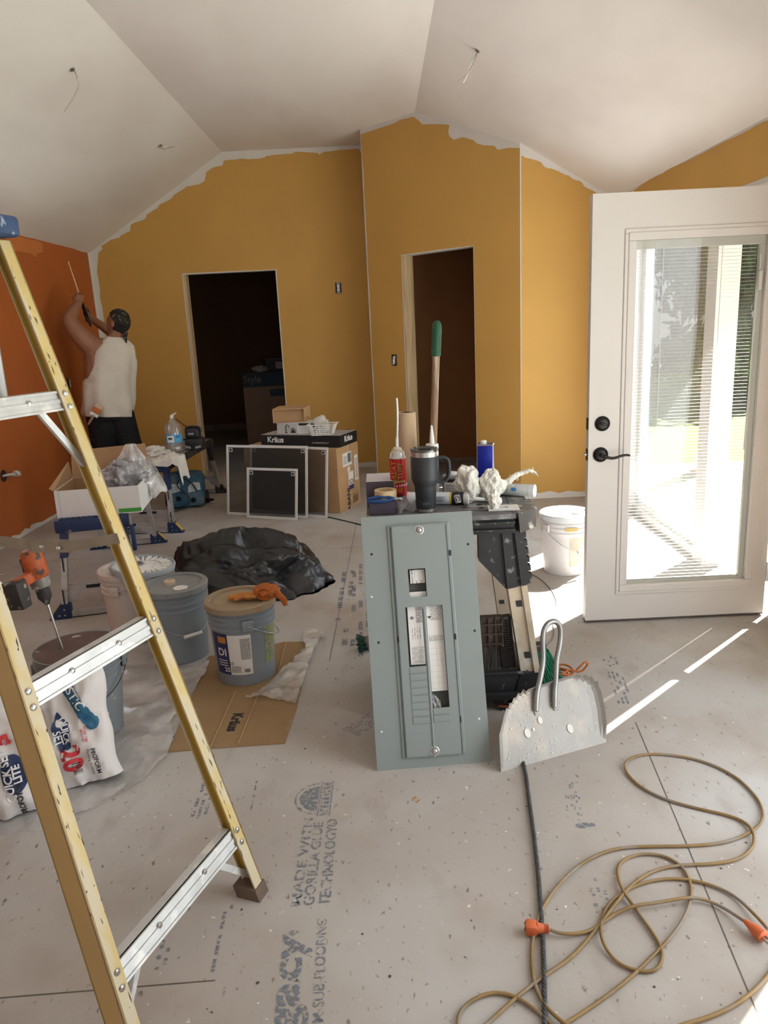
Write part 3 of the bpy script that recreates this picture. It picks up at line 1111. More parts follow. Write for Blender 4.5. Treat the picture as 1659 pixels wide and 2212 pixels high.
# horizontals of the rear frame with ribs and rivets
for k in range(3):
    z = 0.178 + .599 * k
    a, b = fF + sF * z - LO, fN + sN * z - LO
    a, b = a - nR * .006 + wv * .034, b - nR * .006 - wv * .032
    up = (sF + sN).normalized()
    m = MB()
    h_ = .052

    def strip(u0, u1, d0, d1):
        m.hexa([a + up * u0 - nR * d1, b + up * u0 - nR * d1, b + up * u0 - nR * d0, a + up * u0 - nR * d0, a + up * u1 - nR * d1, b + up * u1 - nR * d1, b + up * u1 - nR * d0, a + up * u1 - nR * d0])
    strip(-h_ / 2, h_ / 2, .004, .008)
    strip(-h_ / 2, -h_ / 2 + .006, 0, .03)
    strip(h_ / 2 - .006, h_ / 2, 0, .03)
    strip(-.006, .004, .0, .008)
    m.m(1)
    for e, s, sg in ((fF, sF, wv), (fN, sN, -wv)):
        for dz in (-.018, .016):
            q = e + s * (z + dz) - LO + sg * .02 + nR * .0005
            m.lathe([(.0, .004), (.006, .003), (.009, 0)], 12, Matrix.Translation(q) @ nR.to_track_quat('Z', 'Y').to_matrix().to_4x4())
    for f_ in (.3, .7):
        q = a.lerp(b, f_) - nR * .003 + up * .002
        m.lathe([(.0, .005), (.006, .004), (.009, 0)], 12, Matrix.Translation(q) @ nR.to_track_quat('Z', 'Y').to_matrix().to_4x4())
    m.build('rear_crossbar', [ALUL, STEEL], lad)
    # diagonal stays
    if k in (0, 2):
        for e, s, sg, f_ in ((fF, sF, wv, .22), (fN, sN, -wv, .78)):
            p0 = a.lerp(b, f_) - nR * .018
            p1 = e + s * (z - (.125 if k == 0 else .17)) - LO + sg * .012 - nR * .03
            d = (p1 - p0)
            side = d.cross(nR).normalized() * .009
            m = MB()
            m.hexa([p0 - side, p0 + side, p0 + side - nR * .01, p0 - side - nR * .01, p1 - side, p1 + side, p1 + side - nR * .01, p1 - side - nR * .01])
            m.build('diagonal_stay', ALUL, lad)
# spreader, hinged in the middle
GREYB = mat('spreader_steel', (.30, .25, .19), .6, .3, var=.15, vs=20)
m = MB()
sa, sb_, sc, sd_ = WY(256, 1163, 1.90) - LO, WY(128, 1183, 1.95) - LO, WY(92, 1180, 1.96) - LO, WY(-160, 1150, 2.05) - LO
Yv = V((0, .003, 0))


def flatbar(p, q, hw, lift):
    d = (q - p).normalized()
    u = V((-d.z, 0, d.x)) * hw
    l_ = V((0, -lift, 0))
    m.hexa([p - u + l_, p - u + l_ + Yv, q - u + l_ + Yv, q - u + l_, p + u + l_, p + u + l_ + Yv, q + u + l_ + Yv, q + u + l_])


flatbar(sa, sb_ + (sb_ - sa).normalized() * .012, .0145, 0)
flatbar(sc + (sc - sd_).normalized() * .012, sd_, .0145, 0)
flatbar(sb_ + V((.03, 0, .004)), sc - V((.03, 0, -.002)), .018, .0035)
m.m(1)
for p in (sb_, sc):
    m.lathe([(0, .005), (.006, .003), (.007, 0)], 12, Matrix.Translation(p + V((0, -.004, 0))) @ R90)
m.build('spreader', [GREYB, STEEL], lad)

# ---- five-gallon buckets
def bucket_shell(m, h, r0, r1, lip=True):
    k = r1 - r0
    R_ = lambda z: r0 + k * z / h
    pr_ = [(0, .006), (r0 - .01, .004), (r0, .0), (r0 + .001, .01)]
    for z in (.2, .6, .70):
        pr_.append((R_(h * z), h * z))
    for z in (.72, .80, .88):
        pr_ += [(R_(h * z), h * z), (R_(h * z) + .006, h * z + .002), (R_(h * z) + .006, h * z + .007), (R_(h * z), h * z + .010)]
    pr_ += [(R_(h * .97), h * .97), (r1 + .002, h - .004), (r1 + .002, h)]
    pr_ += [(r1 - .003, h), (R_(h * .6) - .004, h * .6), (r0 - .006, .02), (0, .016)]
    m.lathe(pr_, 48)


def bail(parent, h, r1, ang, drop, gripcol, m_wire):
    """wire handle hanging at one side: ears at ang +-90 degrees"""
    e = V((cos(ang + pi / 2), sin(ang + pi / 2), 0))
    o = V((cos(ang), sin(ang), 0))
    zt = h * .80
    pts = []
    for k in range(13):
        t = pi * k / 12
        pts.append(e * (r1 + .012) * cos(t) + o * ((r1 + .012) * sin(t) * 1.0) + V((0, 0, zt - drop * sin(t))))
    m = MB()
    m.tube(pts, .0022, 6, smooth=1)
    w = m.build('bail_handle', m_wire, parent, 60)
    if gripcol is not None:
        g = MB()
        c = o * (r1 + .012) + V((0, 0, zt - drop))
        g.cyl(c - e * .045, c + e * .045, .009, seg=12)
        g.build('grip', gripcol, w, 60)
    for s in (-1, 1):
        m = MB()
        m.box((0, 0, 0), (.05, .014, .05), axes(e * s * (r1 + .004) + V((0, 0, zt)), e.cross(V((0, 0, 1))) * s, e * s), bev=.004)
        m.build('handle_ear', m_ear[0], parent, 40)


m_ear = [None]


def lid(parent, h, r1, material, mats=None, top=None, spout=False):
    m = MB()
    m.lathe([(0, h + .004), (r1 - .03, h + .004), (r1 - .026, h + .001), (r1 - .018, h + .001), (r1 - .014, h + .012), (r1 + .006, h + .012), (r1 + .011, h + .006), (r1 + .010, h - .018), (r1 + .005, h - .02), (r1 + .004, h - .002), (0, h - .002)], 48)
    for k in range(16):
        a = 2 * pi * k / 16
        m.box((r1 + .0108, 0, h - .008), (.002, .005, .022), T(rz=a))
    o = m.build('lid', mats or material, parent, 35)
    return o


def bucket(name, label, loc, body, rz=0, h=.36, r0=.128, r1=.148, group='five-gallon buckets'):
    t = thing(name, label, 'bucket', loc, rz, group)
    m = MB()
    bucket_shell(m, h, r0, r1)
    m.build('body', body, t, 35)
    m_ear[0] = body if not isinstance(body, list) else body[0]
    return t


GREYB2 = mat('bucket_grey', (0.245, 0.285, 0.325), 0.42, var=.05, vs=4)
GREYB3 = mat('bucket_grey_dirty', (0.21, 0.235, 0.25), 0.55, var=.12, vs=5, col2=(.50, .46, .38), c2=(.64, .68), s2=22)
WBUCK = mat('bucket_white', (0.66, 0.60, 0.56), 0.45, var=.04)
WIRE = mat('bail_wire', (.5, .5, .5), .35, .9)
LIDG = mat('lid_grey', (0.25, 0.265, 0.275), 0.5, var=.08, vs=5)
LIDO = mat('lid_painted', (0.36, 0.285, 0.19), 0.55, var=.08, vs=4, col2=(0.50, 0.19, 0.06), c2=(.56, .66), s2=7)
WPL = mat('white_plastic', (.76, .76, .74), .45, var=.03)
CREAM = mat('cream_plastic', (.66, .55, .40), .5, var=.08)


def wrap_label(m, r0, r1, h, a0, a1, z0, z1, out=.0012, n=14):
    R_ = lambda z: r0 + (r1 - r0) * z / h + out
    m.raw([(R_(z) * cos(a0 + (a1 - a0) * k / n), R_(z) * sin(a0 + (a1 - a0) * k / n), z) for z in (z0, z1) for k in range(n + 1)], [(k, k + 1, n + 2 + k, n + 1 + k) for k in range(n)])


def wrap_text(m, body, size, ang, z, r0, r1, h, rot=0, bold=.01, out=.002):
    """lettering on the side of a tapered bucket"""
    vs, fs = text_geo(body, None, 1.0, bold)
    vv = []
    for v in vs:
        x, y = v.x * size, v.y * size
        x, y = x * cos(rot) - y * sin(rot), x * sin(rot) + y * cos(rot)
        zz = z + y
        R_ = r0 + (r1 - r0) * zz / h + out
        a = ang + x / R_
        vv.append((R_ * cos(a), R_ * sin(a), zz))
    m.raw(vv, fs)


# grey bucket with the painted lid, standing on the cardboard
bo = bucket('paint_bucket', 'grey paint bucket with an orange-smeared lid and paper label, on flattened cardboard', (-.672, 3.20, .006), GREYB2)
m_ear[0] = GREYB2
lid(bo, .36, .148, LIDO)
bail(bo, .36, .148, radians(20), .10, None, WIRE)
m = MB()
g = (.128, .148, .36)
ac = radians(-112)
NAVY = mat('label_navy', (.03, .035, .13), .5)
GREEN_L = mat('label_lime', (.33, .36, .12), .6, col2=(.2, .23, .22), c2=(.5, .6), s2=60)
m.m(0)
wrap_label(m, *g, ac + .02, ac + .80, .055, .245)
m.m(1)
wrap_label(m, *g, ac - .55, ac + .06, .055, .25, .0016)
m.m(3)
wrap_label(m, *g, ac - .3, ac + .0, .205, .235, .0022)
m.m(2)
rn = random.Random(11)
for r in range(24):
    z = .225 - r * .0042
    a = ac + .46
    while a < ac + .76:
        w_ = rn.uniform(.02, .07)
        wrap_label(m, *g, a, min(a + w_, ac + .77), z, z + .0022, .0018, 2)
        a += w_ + .015
for r in range(7):
    a = ac + .10
    while a < ac + .40:
        w_ = rn.uniform(.02, .07)
        wrap_label(m, *g, a, a + w_, .095 - r * .0045, .0972 - r * .0045, .0018, 2)
        a += w_ + .015
for k in range(14):
    a = ac + .52 + k * .014
    wrap_label(m, *g, a, a + (.009 if k % 3 else .004), .066, .083, .0018, 1)
wrap_text(m, '23', .02, ac + .12, .11, *g)
m.m(0)
wrap_text(m, '25', .03, ac - .06, .078, *g, 0, .02, .003)
wrap_text(m, 'DI', .05, ac - .18, .16, *g, 0, .02, .003)
for r in range(3):
    wrap_label(m, *g, ac - .4, ac - .02, .12 - r * .012, .124 - r * .012, .0022, 4)
m.m(4)
wrap_label(m, *g, radians(-38), radians(-8), .085, .265)
m.m(5)
R1 = []
for k in range(24):
    t0, t1 = 2 * pi * k / 24, 2 * pi * (k + 1) / 24
    ca, cz, ra, rz_ = radians(-23), .205, .17, .026
    q = []
    for t_, s_ in ((t0, 1), (t1, 1), (t1, .86), (t0, .86)):
        a, z = ca + ra * s_ * cos(t_), cz + rz_ * s_ * sin(t_)
        R_ = .128 + .02 * z / .36 + .0025
        q.append((R_ * cos(a), R_ * sin(a), z))
    m.poly(q)
wrap_text(m, 'EASY', .034, radians(-23), .135, *g, -pi / 2, .02, .0028)
m.build('paper_label', [PAPER, NAVY, INKB, mat('label_orange', (.6, .25, .05)), GREEN_L, GREYB2], bo)

# grey bucket with the loose cap on its lid
bg_ = bucket('paint_bucket', 'plain grey bucket with a grey lid, a loose cream cap lying on top', (-1.035, 3.46, .003), GREYB2)
m_ear[0] = GREYB2
lid(bg_, .36, .148, LIDG)
bail(bg_, .36, .148, radians(-52), .14, WPL, WIRE)
m = MB()
m.lathe([(.033, .363), (.035, .368), (.029, .370), (.026, .366), (0, .366)], 28, T(.05, -.075, 0))
m.build('spout_ring', WPL, bg_, 40)
c_ = thing('screw_cap', 'round cream screw cap lying loose on the grey bucket lid', 'cap', (-1.035 - .02, 3.46 + .0, .3665))
m = MB()
m.lathe([(.0, .002), (.026, 0), (.027, .016), (.025, .018), (.012, .018), (.011, .009), (0, .009)], 24)
m.build('cap_shell', CREAM, c_, 40)
m = MB()
m.box((0, 0, .013), (.024, .006, .008), bev=.002)
m.build('pull_tab', CREAM, c_)

# white bucket behind, a paint-spattered lid lying across it
bw = bucket('paint_bucket', 'dusty white bucket behind the grey one, a spare lid resting across it', (-1.345, 3.75, .003), WBUCK)
m_ear[0] = WBUCK
lid(bw, .36, .148, WBUCK)
bail(bw, .36, .148, radians(-15), -.02, WPL, WIRE)
lo = thing('spare_lid', 'upturned grey lid with white ribs lying across the white bucket', 'lid', (-1.245, 3.665, .386), rot=(.03, .07, .4))
m = MB()
m.lathe([(0, .006), (.145, .006), (.150, .0), (.158, .0), (.162, .02), (.158, .028), (.150, .028), (.148, .012), (0, .012)], 48)
lido = m.build('lid_disc', mat('lid_blue_grey', (.36, .41, .45), .5, var=.06), lo, 40)
m = MB()
for k in range(26):
    a = 2 * pi * k / 26
    m.box((.120, 0, .017), (.055, .012 + .006 * (k % 3), .012), T(rz=a), bev=.004)
m.lathe([(.0, .0125), (.085, .0125), (.092, .013), (.088, .016), (.0, .016)], 36)
m.build('white_ribs', mat('white_spatter', (.78, .79, .79), .6, var=.04, col2=(.5, .53, .55), c2=(.62, .70), s2=30), lo, 40)
m = MB()
m.lathe([(.020, .016), (.028, .016), (.028, .024), (.020, .024), (.018, .014), (0, .014)], 20, T(-.02, .03, 0))
m.build('spout_ring', INKG, lo, 40)

# big grey mixing bucket with the mixer standing in it
bm_ = bucket('mixing_bucket', 'large open grey mixing bucket crusted with plaster, at the ladder foot', (-1.235, 2.765, .003), GREYB3, 0, .355, .130, .165)
m_ear[0] = GREYB3
bail(bm_, .355, .165, radians(-80), .12, None, mat('rusty_wire', (.06, .05, .05), .6, .5))
m = MB()
m.lathe([(.1605, .3535), (.1555, .325), (.1425, .20), (.123, .022), (0, .022)], 40)
m.build('plaster_crust', mat('plaster_inside', (.13, .085, .07), .9, var=.2, vs=8, col2=(.50, .46, .42), c2=(.63, .70), s2=14, bump=.3), bm_, 60)
m = MB()
rn = random.Random(2)
for k in range(16):
    a, z, s = radians(-48 + rn.uniform(-14, 14)), rn.uniform(.10, .21), rn.uniform(.006, .016)
    pts = []
    for q in range(6):
        t_ = 2 * pi * q / 6
        zz = z + s * rn.uniform(.4, 1) * sin(t_)
        R_ = .130 + .035 * zz / .355 + .0015
        aa = a + s / .15 * rn.uniform(.4, 1) * cos(t_)
        pts.append((R_ * cos(aa), R_ * sin(aa), zz))
    m.poly(pts)
o = m.build('plaster_splash', mat('plaster_chip', (.52, .47, .36), .8), bm_)
o['kind'] = 'stuff'

ORANGE = mat('tool_orange', (.42, .085, .02), .5, var=.2, vs=20, col2=(.06, .045, .035), c2=(.52, .60), s2=26)
DIRTYB = mat('tool_black', (.035, .03, .027), .6, var=.3, col2=(.30, .26, .22), c2=(.60, .66), s2=35)
dt, db = WY(84, 1262, 2.75), V((-1.22, 2.77, .04))
mid = WY(140, 1420, 2.76)
ax = (mid - WY(101, 1302, 2.75)).normalized()
rod0 = WY(101, 1300, 2.75)
dr = thing('drill_mixer', 'orange and black cordless drill with a mixing paddle, standing in the mixing bucket', 'drill', rod0)
m = MB()
m.cyl((0, 0, 0), ax * .55, .0055, seg=10)
for k in range(1, 9):
    m.cyl(ax * (.055 * k), ax * (.055 * k + .008), .0068, seg=8)
for s in (0, 1):
    c = ax * .56
    e = ax.orthogonal().normalized()
    e2 = e.cross(ax)
    m.tube([c + e * .055 * cos(t_) + e2 * .055 * sin(t_) - ax * s * .05 for t_ in [2 * pi * k / 16 for k in range(16)]], .004, 6, True)
m.build('paddle_rod', STEEL, dr, 50)
# drill body drawn along the rod: chuck, gear case, motor, handle and battery behind
M = axes(V((0, 0, 0)), -ax, V((.22, .9, .38)))      # local x = away from the chuck up the drill axis
m = MB()
RX = Euler((0, pi / 2, 0)).to_matrix().to_4x4()
m.lathe([(0, -.012), (.008, -.01), (.013, .0), (.023, .016), (.026, .022), (.026, .06), (.022, .062)], 24, M @ RX)
m.build('chuck', DIRTYB, dr, 40)
m = MB()
m.lathe([(.026, .06), (.036, .066), (.038, .10), (.037, .104)], 24, M @ RX)
m.build('gear_case', mat('gear_case_grey', (.22, .20, .18), .5, .4, var=.25, col2=(.5, .46, .42), c2=(.58, .66), s2=30), dr, 40)
m = MB()
m.lathe([(.037, .104), (.041, .112), (.042, .17), (.038, .20), (.028, .214), (0, .217)], 24, M @ RX, sx=1, sy=1.0)
m.m(1)
m.box((.158, 0, .038), (.060, .046, .010), M, bev=.008)
m.box((.158, .037, 0), (.055, .012, .042), M, bev=.005)
m.m(0)
# grip goes across to the battery, seen side on
m.box((.12, -.075, 0), (.046, .11, .036), M, bev=.012)
m.build('motor_housing', [ORANGE, DIRTYB], dr, 40)
m = MB()
m.box((.085, -.125, 0), (.105, .05, .07), M, bev=.008)
m.box((.10, -.098, 0), (.075, .02, .055), M, bev=.006)
m.build('battery', DIRTYB, dr, 40)
m = MB()
m.tube([M @ V(p) for p in ((.13, -.13, .035), (.16, -.15, .045), (.175, -.135, .045), (.165, -.12, .04))], .004, 6)
m.build('belt_clip', STEEL, dr, 50)

# ---- bags of joint compound
BAGW = mat('bag_paper', (.72, .69, .67), .75, var=.05, vs=5, bump=.15, bs=14)
BADGE = mat('bag_navy', (.02, .035, .10), .6)
REDP = mat('bag_red', (.55, .03, .04), .6)
TEAL = mat('bag_teal', (.02, .12, .22), .6)
LTINK = mat('bag_light_ink', (.82, .82, .80), .6)


class _Shift:
    def __init__(s, mb):
        s.mb = mb

    def m(s, i):
        s.mb.m(i + 1)
        return s

    def raw(s, *a):
        s.mb.raw(*a)
        return s


def bag(name, label, M, w, h, d, seedv, art):
    t = thing_m(name, label, 'bag', M, 'bags of setting compound')

    def skin(u, v, side):
        x, z = (u - .5) * 2, v
        e = (1 - abs(x) ** 3.2) ** .5 if abs(x) < 1 else 0
        q = min(1, (1 - z) * 5 + .06) if z > .8 else min(1, .55 + z * 3)
        th = d / 2 * e * q * (1 - .25 * z)
        nz = fbm((x * 1.5 + seedv, z * 4, side * 3), 1.2) * .022 + ridge((x * 2 + seedv, z * 5, side), 1.3) * .008
        wob = .02 * sin(z * 5 + seedv) * z
        return V((x * w / 2 * (1 - .06 * sin(z * pi)) + wob + .012 * noise.noise(V((z * 4, seedv, x))), -side * (th + nz * e), z * h + .01 * noise.noise(V((x * 3, seedv, 1))) * (z > .9)))
    m = MB()
    for s in (1, -1):
        m.grid(lambda u, v: skin(u, v, s), 26, 30)

    def put(mb, body, size, cx, cz, rot, bold=.0, lift=.006, sx=1.0):
        vs, fs = text_geo(body, None, 1.0, bold)
        out = []
        for v in vs:
            x, y = v.x * size * sx, v.y * size
            x, y = x * cos(rot) - y * sin(rot) + cx, x * sin(rot) + y * cos(rot) + cz
            p = skin(min(.97, max(.03, x / w + .5)), min(1, max(0, y / h)), 1)
            out.append((x, p.y - lift, y))
        mb.raw(out, fs)

    def blob(mb, cx, cz, rx, rz_, lift=.005, n=24, wob=0):
        c = skin(cx / w + .5, cz / h, 1)
        ring = []
        for rr in (.25, .5, .75, 1.0):
            for k in range(n):
                a = 2 * pi * k / n
                q = rr * (1 + wob * sin(a * 5))
                x, z = cx + rx * q * cos(a), cz + rz_ * q * sin(a)
                p = skin(min(.97, max(.03, x / w + .5)), min(1, max(0, z / h)), 1)
                ring.append((x, p.y - lift, z))
        vs = [(cx, c.y - lift, cz)] + ring
        fs = [(0, 1 + k, 1 + (k + 1) % n) for k in range(n)] + [(1 + j * n + k, 1 + n + j * n + k, 1 + n + j * n + (k + 1) % n, 1 + j * n + (k + 1) % n) for j in range(3) for k in range(n)]
        mb.raw(vs, fs)
    bmesh.ops.remove_doubles(m.b, verts=list(m.b.verts), dist=.0005)
    art(_Shift(m), put, blob)
    m.build('paper_sack', [BAGW, BADGE, REDP, TEAL, LTINK, INKB], t, 60)
    return t


def art1(m, put, blob):
    U = pi / 2
    m.m(0)
    blob(m, .045, .155, .040, .066)
    m.m(3)
    put(m, 'QUICK SET', .036, .026, .155, U, .03, .009)
    put(m, 'LITE', .034, .054, .155, U, .03, .009)
    m.m(4)
    put(m, 'PROFORM', .026, .05, .060, U, .03)
    m.m(1)
    put(m, '5', .075, .03, .275, U, .05)
    m.m(4)
    for k in range(9):
        blob(m, -.02 + .012 * (k % 3), .34 + .012 * k, .004, .012 - .001 * k, .005, 8)
    blob(m, -.075, .04, .03, .03)
    m.m(0)
    blob(m, -.02, .40, .022, .03, .005, 10)


def art2(m, put, blob):
    D = -pi / 2
    m.m(2)
    for k in range(9):
        blob(m, .005 + .0085 * k, .375 - .021 * k, .022, .026, .005, 12)
    m.m(3)
    put(m, 'PLASTIC', .042, .025, .335, D + .42, .02, .009)
    m.m(0)
    blob(m, -.03, .20, .026, .066, .005, 20, .12)
    m.m(3)
    put(m, 'QUICK', .03, -.018, .205, D, .03, .009)
    put(m, 'SET', .034, -.045, .185, D, .03, .009)
    m.m(1)
    put(m, '20', .085, -.02, .105, D, .04)
    put(m, 'WORK TIME', .010, .045, .175, D, .01)
    put(m, 'MINUTES', .010, .033, .175, D, .01)
    m.m(4)
    put(m, 'PROFORM', .021, .058, .075, D, .02)
    put(m, 'Finishing Products', .013, .040, .075, D, .0)
    for k in range(8):
        z = .05 + .005 * k
        m.raw([(-.02, -.0735, z), (.012, -.0735, z), (.012, -.0735, z + (.003 if k % 3 else .0015)), (-.02, -.0735, z + (.003 if k % 3 else .0015))], [(0, 1, 2, 3)])


bag('compound_bag', 'white sack of setting compound with a round navy badge, behind the near ladder rail', T(-1.30, 2.23, .003, -.10, -.05, .34), .28, .44, .13, 1.3, art1)
bag('compound_bag', 'white sack with a teal band and red number, leaning against the mixing bucket', T(-1.105, 2.395, .003, -.26, -.14, .22), .25, .41, .12, 4.1, art2)

# ---- plastic sheeting under the buckets, cardboard, more plastic
FILM = sheer('plastic_film', (.84, .83, .82), .42, .18, .16, 4, .34)


def film(name, label, outline, zfn, nx=70, ny=70, th=.25):
    """crumpled sheet covering the outline (pixels on the floor)"""
    pts = [FL(*q) for q in outline]
    x0, x1 = min(p.x for p in pts), max(p.x for p in pts)
    y0, y1 = min(p.y for p in pts), max(p.y for p in pts)

    def inside(x, y):
        c = False
        for i in range(len(pts)):
            a, b = pts[i - 1], pts[i]
            if (a.y > y) != (b.y > y) and x < (b.x - a.x) * (y - a.y) / (b.y - a.y) + a.x:
                c = not c
        return c
    m = MB()
    vs, idx, fs = [], {}, []
    for i in range(nx + 1):
        for j in range(ny + 1):
            x, y = x0 + (x1 - x0) * i / nx, y0 + (y1 - y0) * j / ny
            xx, yy = x + .012 * noise.noise(V((x * 9, y * 9, 0))), y + .012 * noise.noise(V((x * 9, y * 9, 7)))
            if inside(xx, yy):
                idx[(i, j)] = len(vs)
                vs.append((xx, yy, zfn(xx, yy)))
    for i in range(nx):
        for j in range(ny):
            q = [(i, j), (i + 1, j), (i + 1, j + 1), (i, j + 1)]
            if all(k in idx for k in q):
                fs.append([idx[k] for k in q])
    m.raw(vs, fs)
    o = m.build(name, FILM, None, 70)
    return tag(o, label, 'plastic sheet')


def flatten(x, y):
    """the sheet lies flat where something stands on it"""
    k = 1.0
    for cx, cy, r in ((-1.235, 2.765, .15), (-1.035, 3.46, .145), (-1.345, 3.75, .145), (-1.30, 2.23, .17), (-1.105, 2.395, .15)):
        d = hypot(x - cx, y - cy)
        k = min(k, max(0.0, (d - r) / .06))
    return k


film('plastic_sheet', 'crumpled clear plastic sheet spread under the buckets and sacks', [(-60, 1815), (95, 1795), (215, 1745), (310, 1690), (362, 1640), (380, 1590), (372, 1560), (420, 1500), (455, 1440), (450, 1380), (410, 1345), (330, 1350), (240, 1400), (60, 1500), (-60, 1600)],
     lambda x, y: .001 + (.0025 + .013 * max(0, ridge((x, y, 0), 4.5) - .5) + .005 * (fbm((x, y, 3), 7) + .5)) * flatten(x, y), 120, 120)

CARDF = mat('flattened_carton', (0.31, 0.20, 0.10), .85, var=.1, vs=4, col2=(.55, .43, .30), c2=(.64, .72), s2=5)
cb = thing('flattened_cardboard', 'flattened brown cardboard carton on the floor under the paint bucket', 'cardboard', FL(500, 1550) + V((0, 0, .004)))
CO = V(cb.location)
pts = [FL(*q) for q in ((364, 1626), (455, 1618), (615, 1607), (641, 1530), (668, 1388), (615, 1388), (560, 1400), (450, 1420))]
m = MB()
m.ext([p - CO + V((0, 0, .0)) for p in pts], (0, 0, .005))
m.m(1)
for a, b in (((455, 1618), (510, 1495)), ((515, 1611), (560, 1500)), ((590, 1500), (618, 1390))):
    a, b = FL(*a) - CO, FL(*b) - CO
    m.tube([V((a.x, a.y, .0052)), V((b.x, b.y, .0052))], .0018, 5)
m.build('board', [CARDF, CARDL], cb)
m = MB()
a, b = FL(515, 1543), FL(500, 1583)
M = axes((a + b) / 2 - CO + V((0, 0, .0062)), b - a, V((0, 0, 1)).cross(b - a))
m.text('Kr\u00e4us', (b - a).length * .42, M, .035)
m.build('printed_name', INKB, cb)

film('plastic_scrap', 'torn piece of white plastic film over the right edge of the cardboard', [(520, 1522), (545, 1508), (590, 1470), (630, 1435), (660, 1400), (650, 1385), (662, 1362), (700, 1368), (707, 1385), (690, 1392), (682, 1405), (664, 1455), (650, 1500), (640, 1530), (628, 1522), (585, 1516), (550, 1516)],
     lambda x, y: .012 + .02 * max(0, ridge((x, y, 5), 6) - .6) + .006 * fbm((x, y, 9), 12), 60, 80)

# ---- glove on the lid
GLOVE = mat('glove_orange', (.52, .20, .045), .7, var=.2, vs=30, col2=(.62, .36, .12), c2=(.5, .62), s2=18)
GLOVE2 = mat('glove_rust', (.45, .12, .02), .65, var=.15, vs=25)
gl = thing('work_glove', 'crumpled orange rubber glove on the lid of the labelled paint bucket', 'glove', (-.60, 3.17, .3800))
m = MB()
rn = random.Random(4)
for k, (dx, dy, L0) in enumerate(((-.115, -.015, .1), (-.12, .005, .1), (-.10, .02, .09), (-.085, -.03, .08), (-.065, .035, .06))):
    pts = [V((-.02, dy * .4, .010)), V((dx * .5, dy * .7 + .006 * sin(k * 3), .012 + .006 * (k % 2))), V((dx * .8, dy + .006 * cos(k * 2), .009)), V((dx, dy * 1.2, .006))]
    m.tube(pts, [.012, .010, .009, .008, .006], 8, smooth=2, flat=.75)
m.ico((-.02, 0, .012), (.045, .032, .014), 3, lambda p: 1 + .25 * noise.noise(p * 3))
m.build('fingers', GLOVE, gl, 70)
m = MB()
m.ico((.055, .005, .026), (.052, .046, .030), 4, lambda p: 1 + .28 * noise.noise(p * 2.6) + .12 * ridge(p, 4))
for k in range(3):
    r_ = .014 + .009 * k
    m.tube([V((.05 + r_ * cos(a), -.028 - .004 * k, .028 + r_ * sin(a) * .8)) for a in [pi * 1.7 * q / 10 for q in range(11)]], .0045, 6)
m.tube([V((.09, -.01, .03)), V((.115, -.02, .012)), V((.135, -.03, -.006)), V((.14, -.036, -.03))], [.016, .014, .010], 8, smooth=1, flat=.6)
m.build('cuff', GLOVE2, gl, 70)

# ---- heap of black sheeting
TRASH = mat('black_bag_film', (.009, .009, .010), .30, var=.3, vs=20, bump=.8, bs=13, spec=.6, col2=(.045, .048, .053), c2=(.55, .75), s2=4)  # paler streaks put highlights of the crinkled film into the colour
tb = thing('black_plastic_bag', 'heap of crumpled black plastic bag on the floor behind the paint buckets', 'bag', (-.872, 4.44, .0))
m = MB()


def heap(p):
    a = atan2(p.y, p.x)
    k = 1 + .07 * sin(2 * a + .6) + .05 * sin(3 * a + 1.7)
    f = .10 * fbm(p, .9, 2) + .10 * (ridge((p.x * 1.0 + .4, p.y * 1.5, p.z * 1.2), .9) - .9) + .045 * (ridge((p.x + p.y, p.y - p.x, p.z * 1.6), 2.1) - .9) + .014 * (ridge(p, 5.5) - .9)
    return k + f


t_ = bmesh.new()
bmesh.ops.create_icosphere(t_, subdivisions=6, radius=1)
for v in t_.verts:
    p = v.co.copy()
    k = heap(p)
    x, y, z = p.x * .455 * k, p.y * .37 * k, p.z
    zz = (max(0, z) ** .62) * .34 * k * (1 - .10 * p.x) if z > 0 else z * .012
    # a fold running across, and the mouth folded in on the near right side
    zz -= .05 * math.exp(-((p.y + .25 - .35 * p.x) / .10) ** 2) * max(0, z) ** .5
    d_ = V((p.x - .66, p.y + .55, p.z - .30)).length
    if d_ < .40:
        s_ = 1 - .55 * (1 - d_ / .40)
        x, y, zz = x * s_ + .455 * .3 * (1 - s_), y * s_, zz * (s_ * .9 + .1)
    if z <= .05:
        x, y = x * (1.05 + .07 * noise.noise(p * 6)), y * (1.05 + .07 * noise.noise(p * 6 + V((3, 0, 0))))
    v.co = V((x, y, max(.002, zz + .002)))
m._take(t_)
m.build('film_heap', TRASH, tb, 60)
# ================================================================ objects: the middle of the room
NAVYP = mat('platform_navy', (.02, .04, .115), .45, var=.15, col2=(.35, .36, .38), c2=(.66, .72), s2=24)
YEL = mat('platform_yellow', (.62, .44, .06), .5, var=.1)
ALUD = mat('platform_aluminium', (.55, .56, .57), .45, .7, var=.12, vs=12, col2=(.40, .38, .35), c2=(.55, .7), s2=20)
BLK2 = mat('platform_black', (.03, .03, .032), .55, var=.2, col2=(.22, .20, .18), c2=(.62, .70), s2=30)


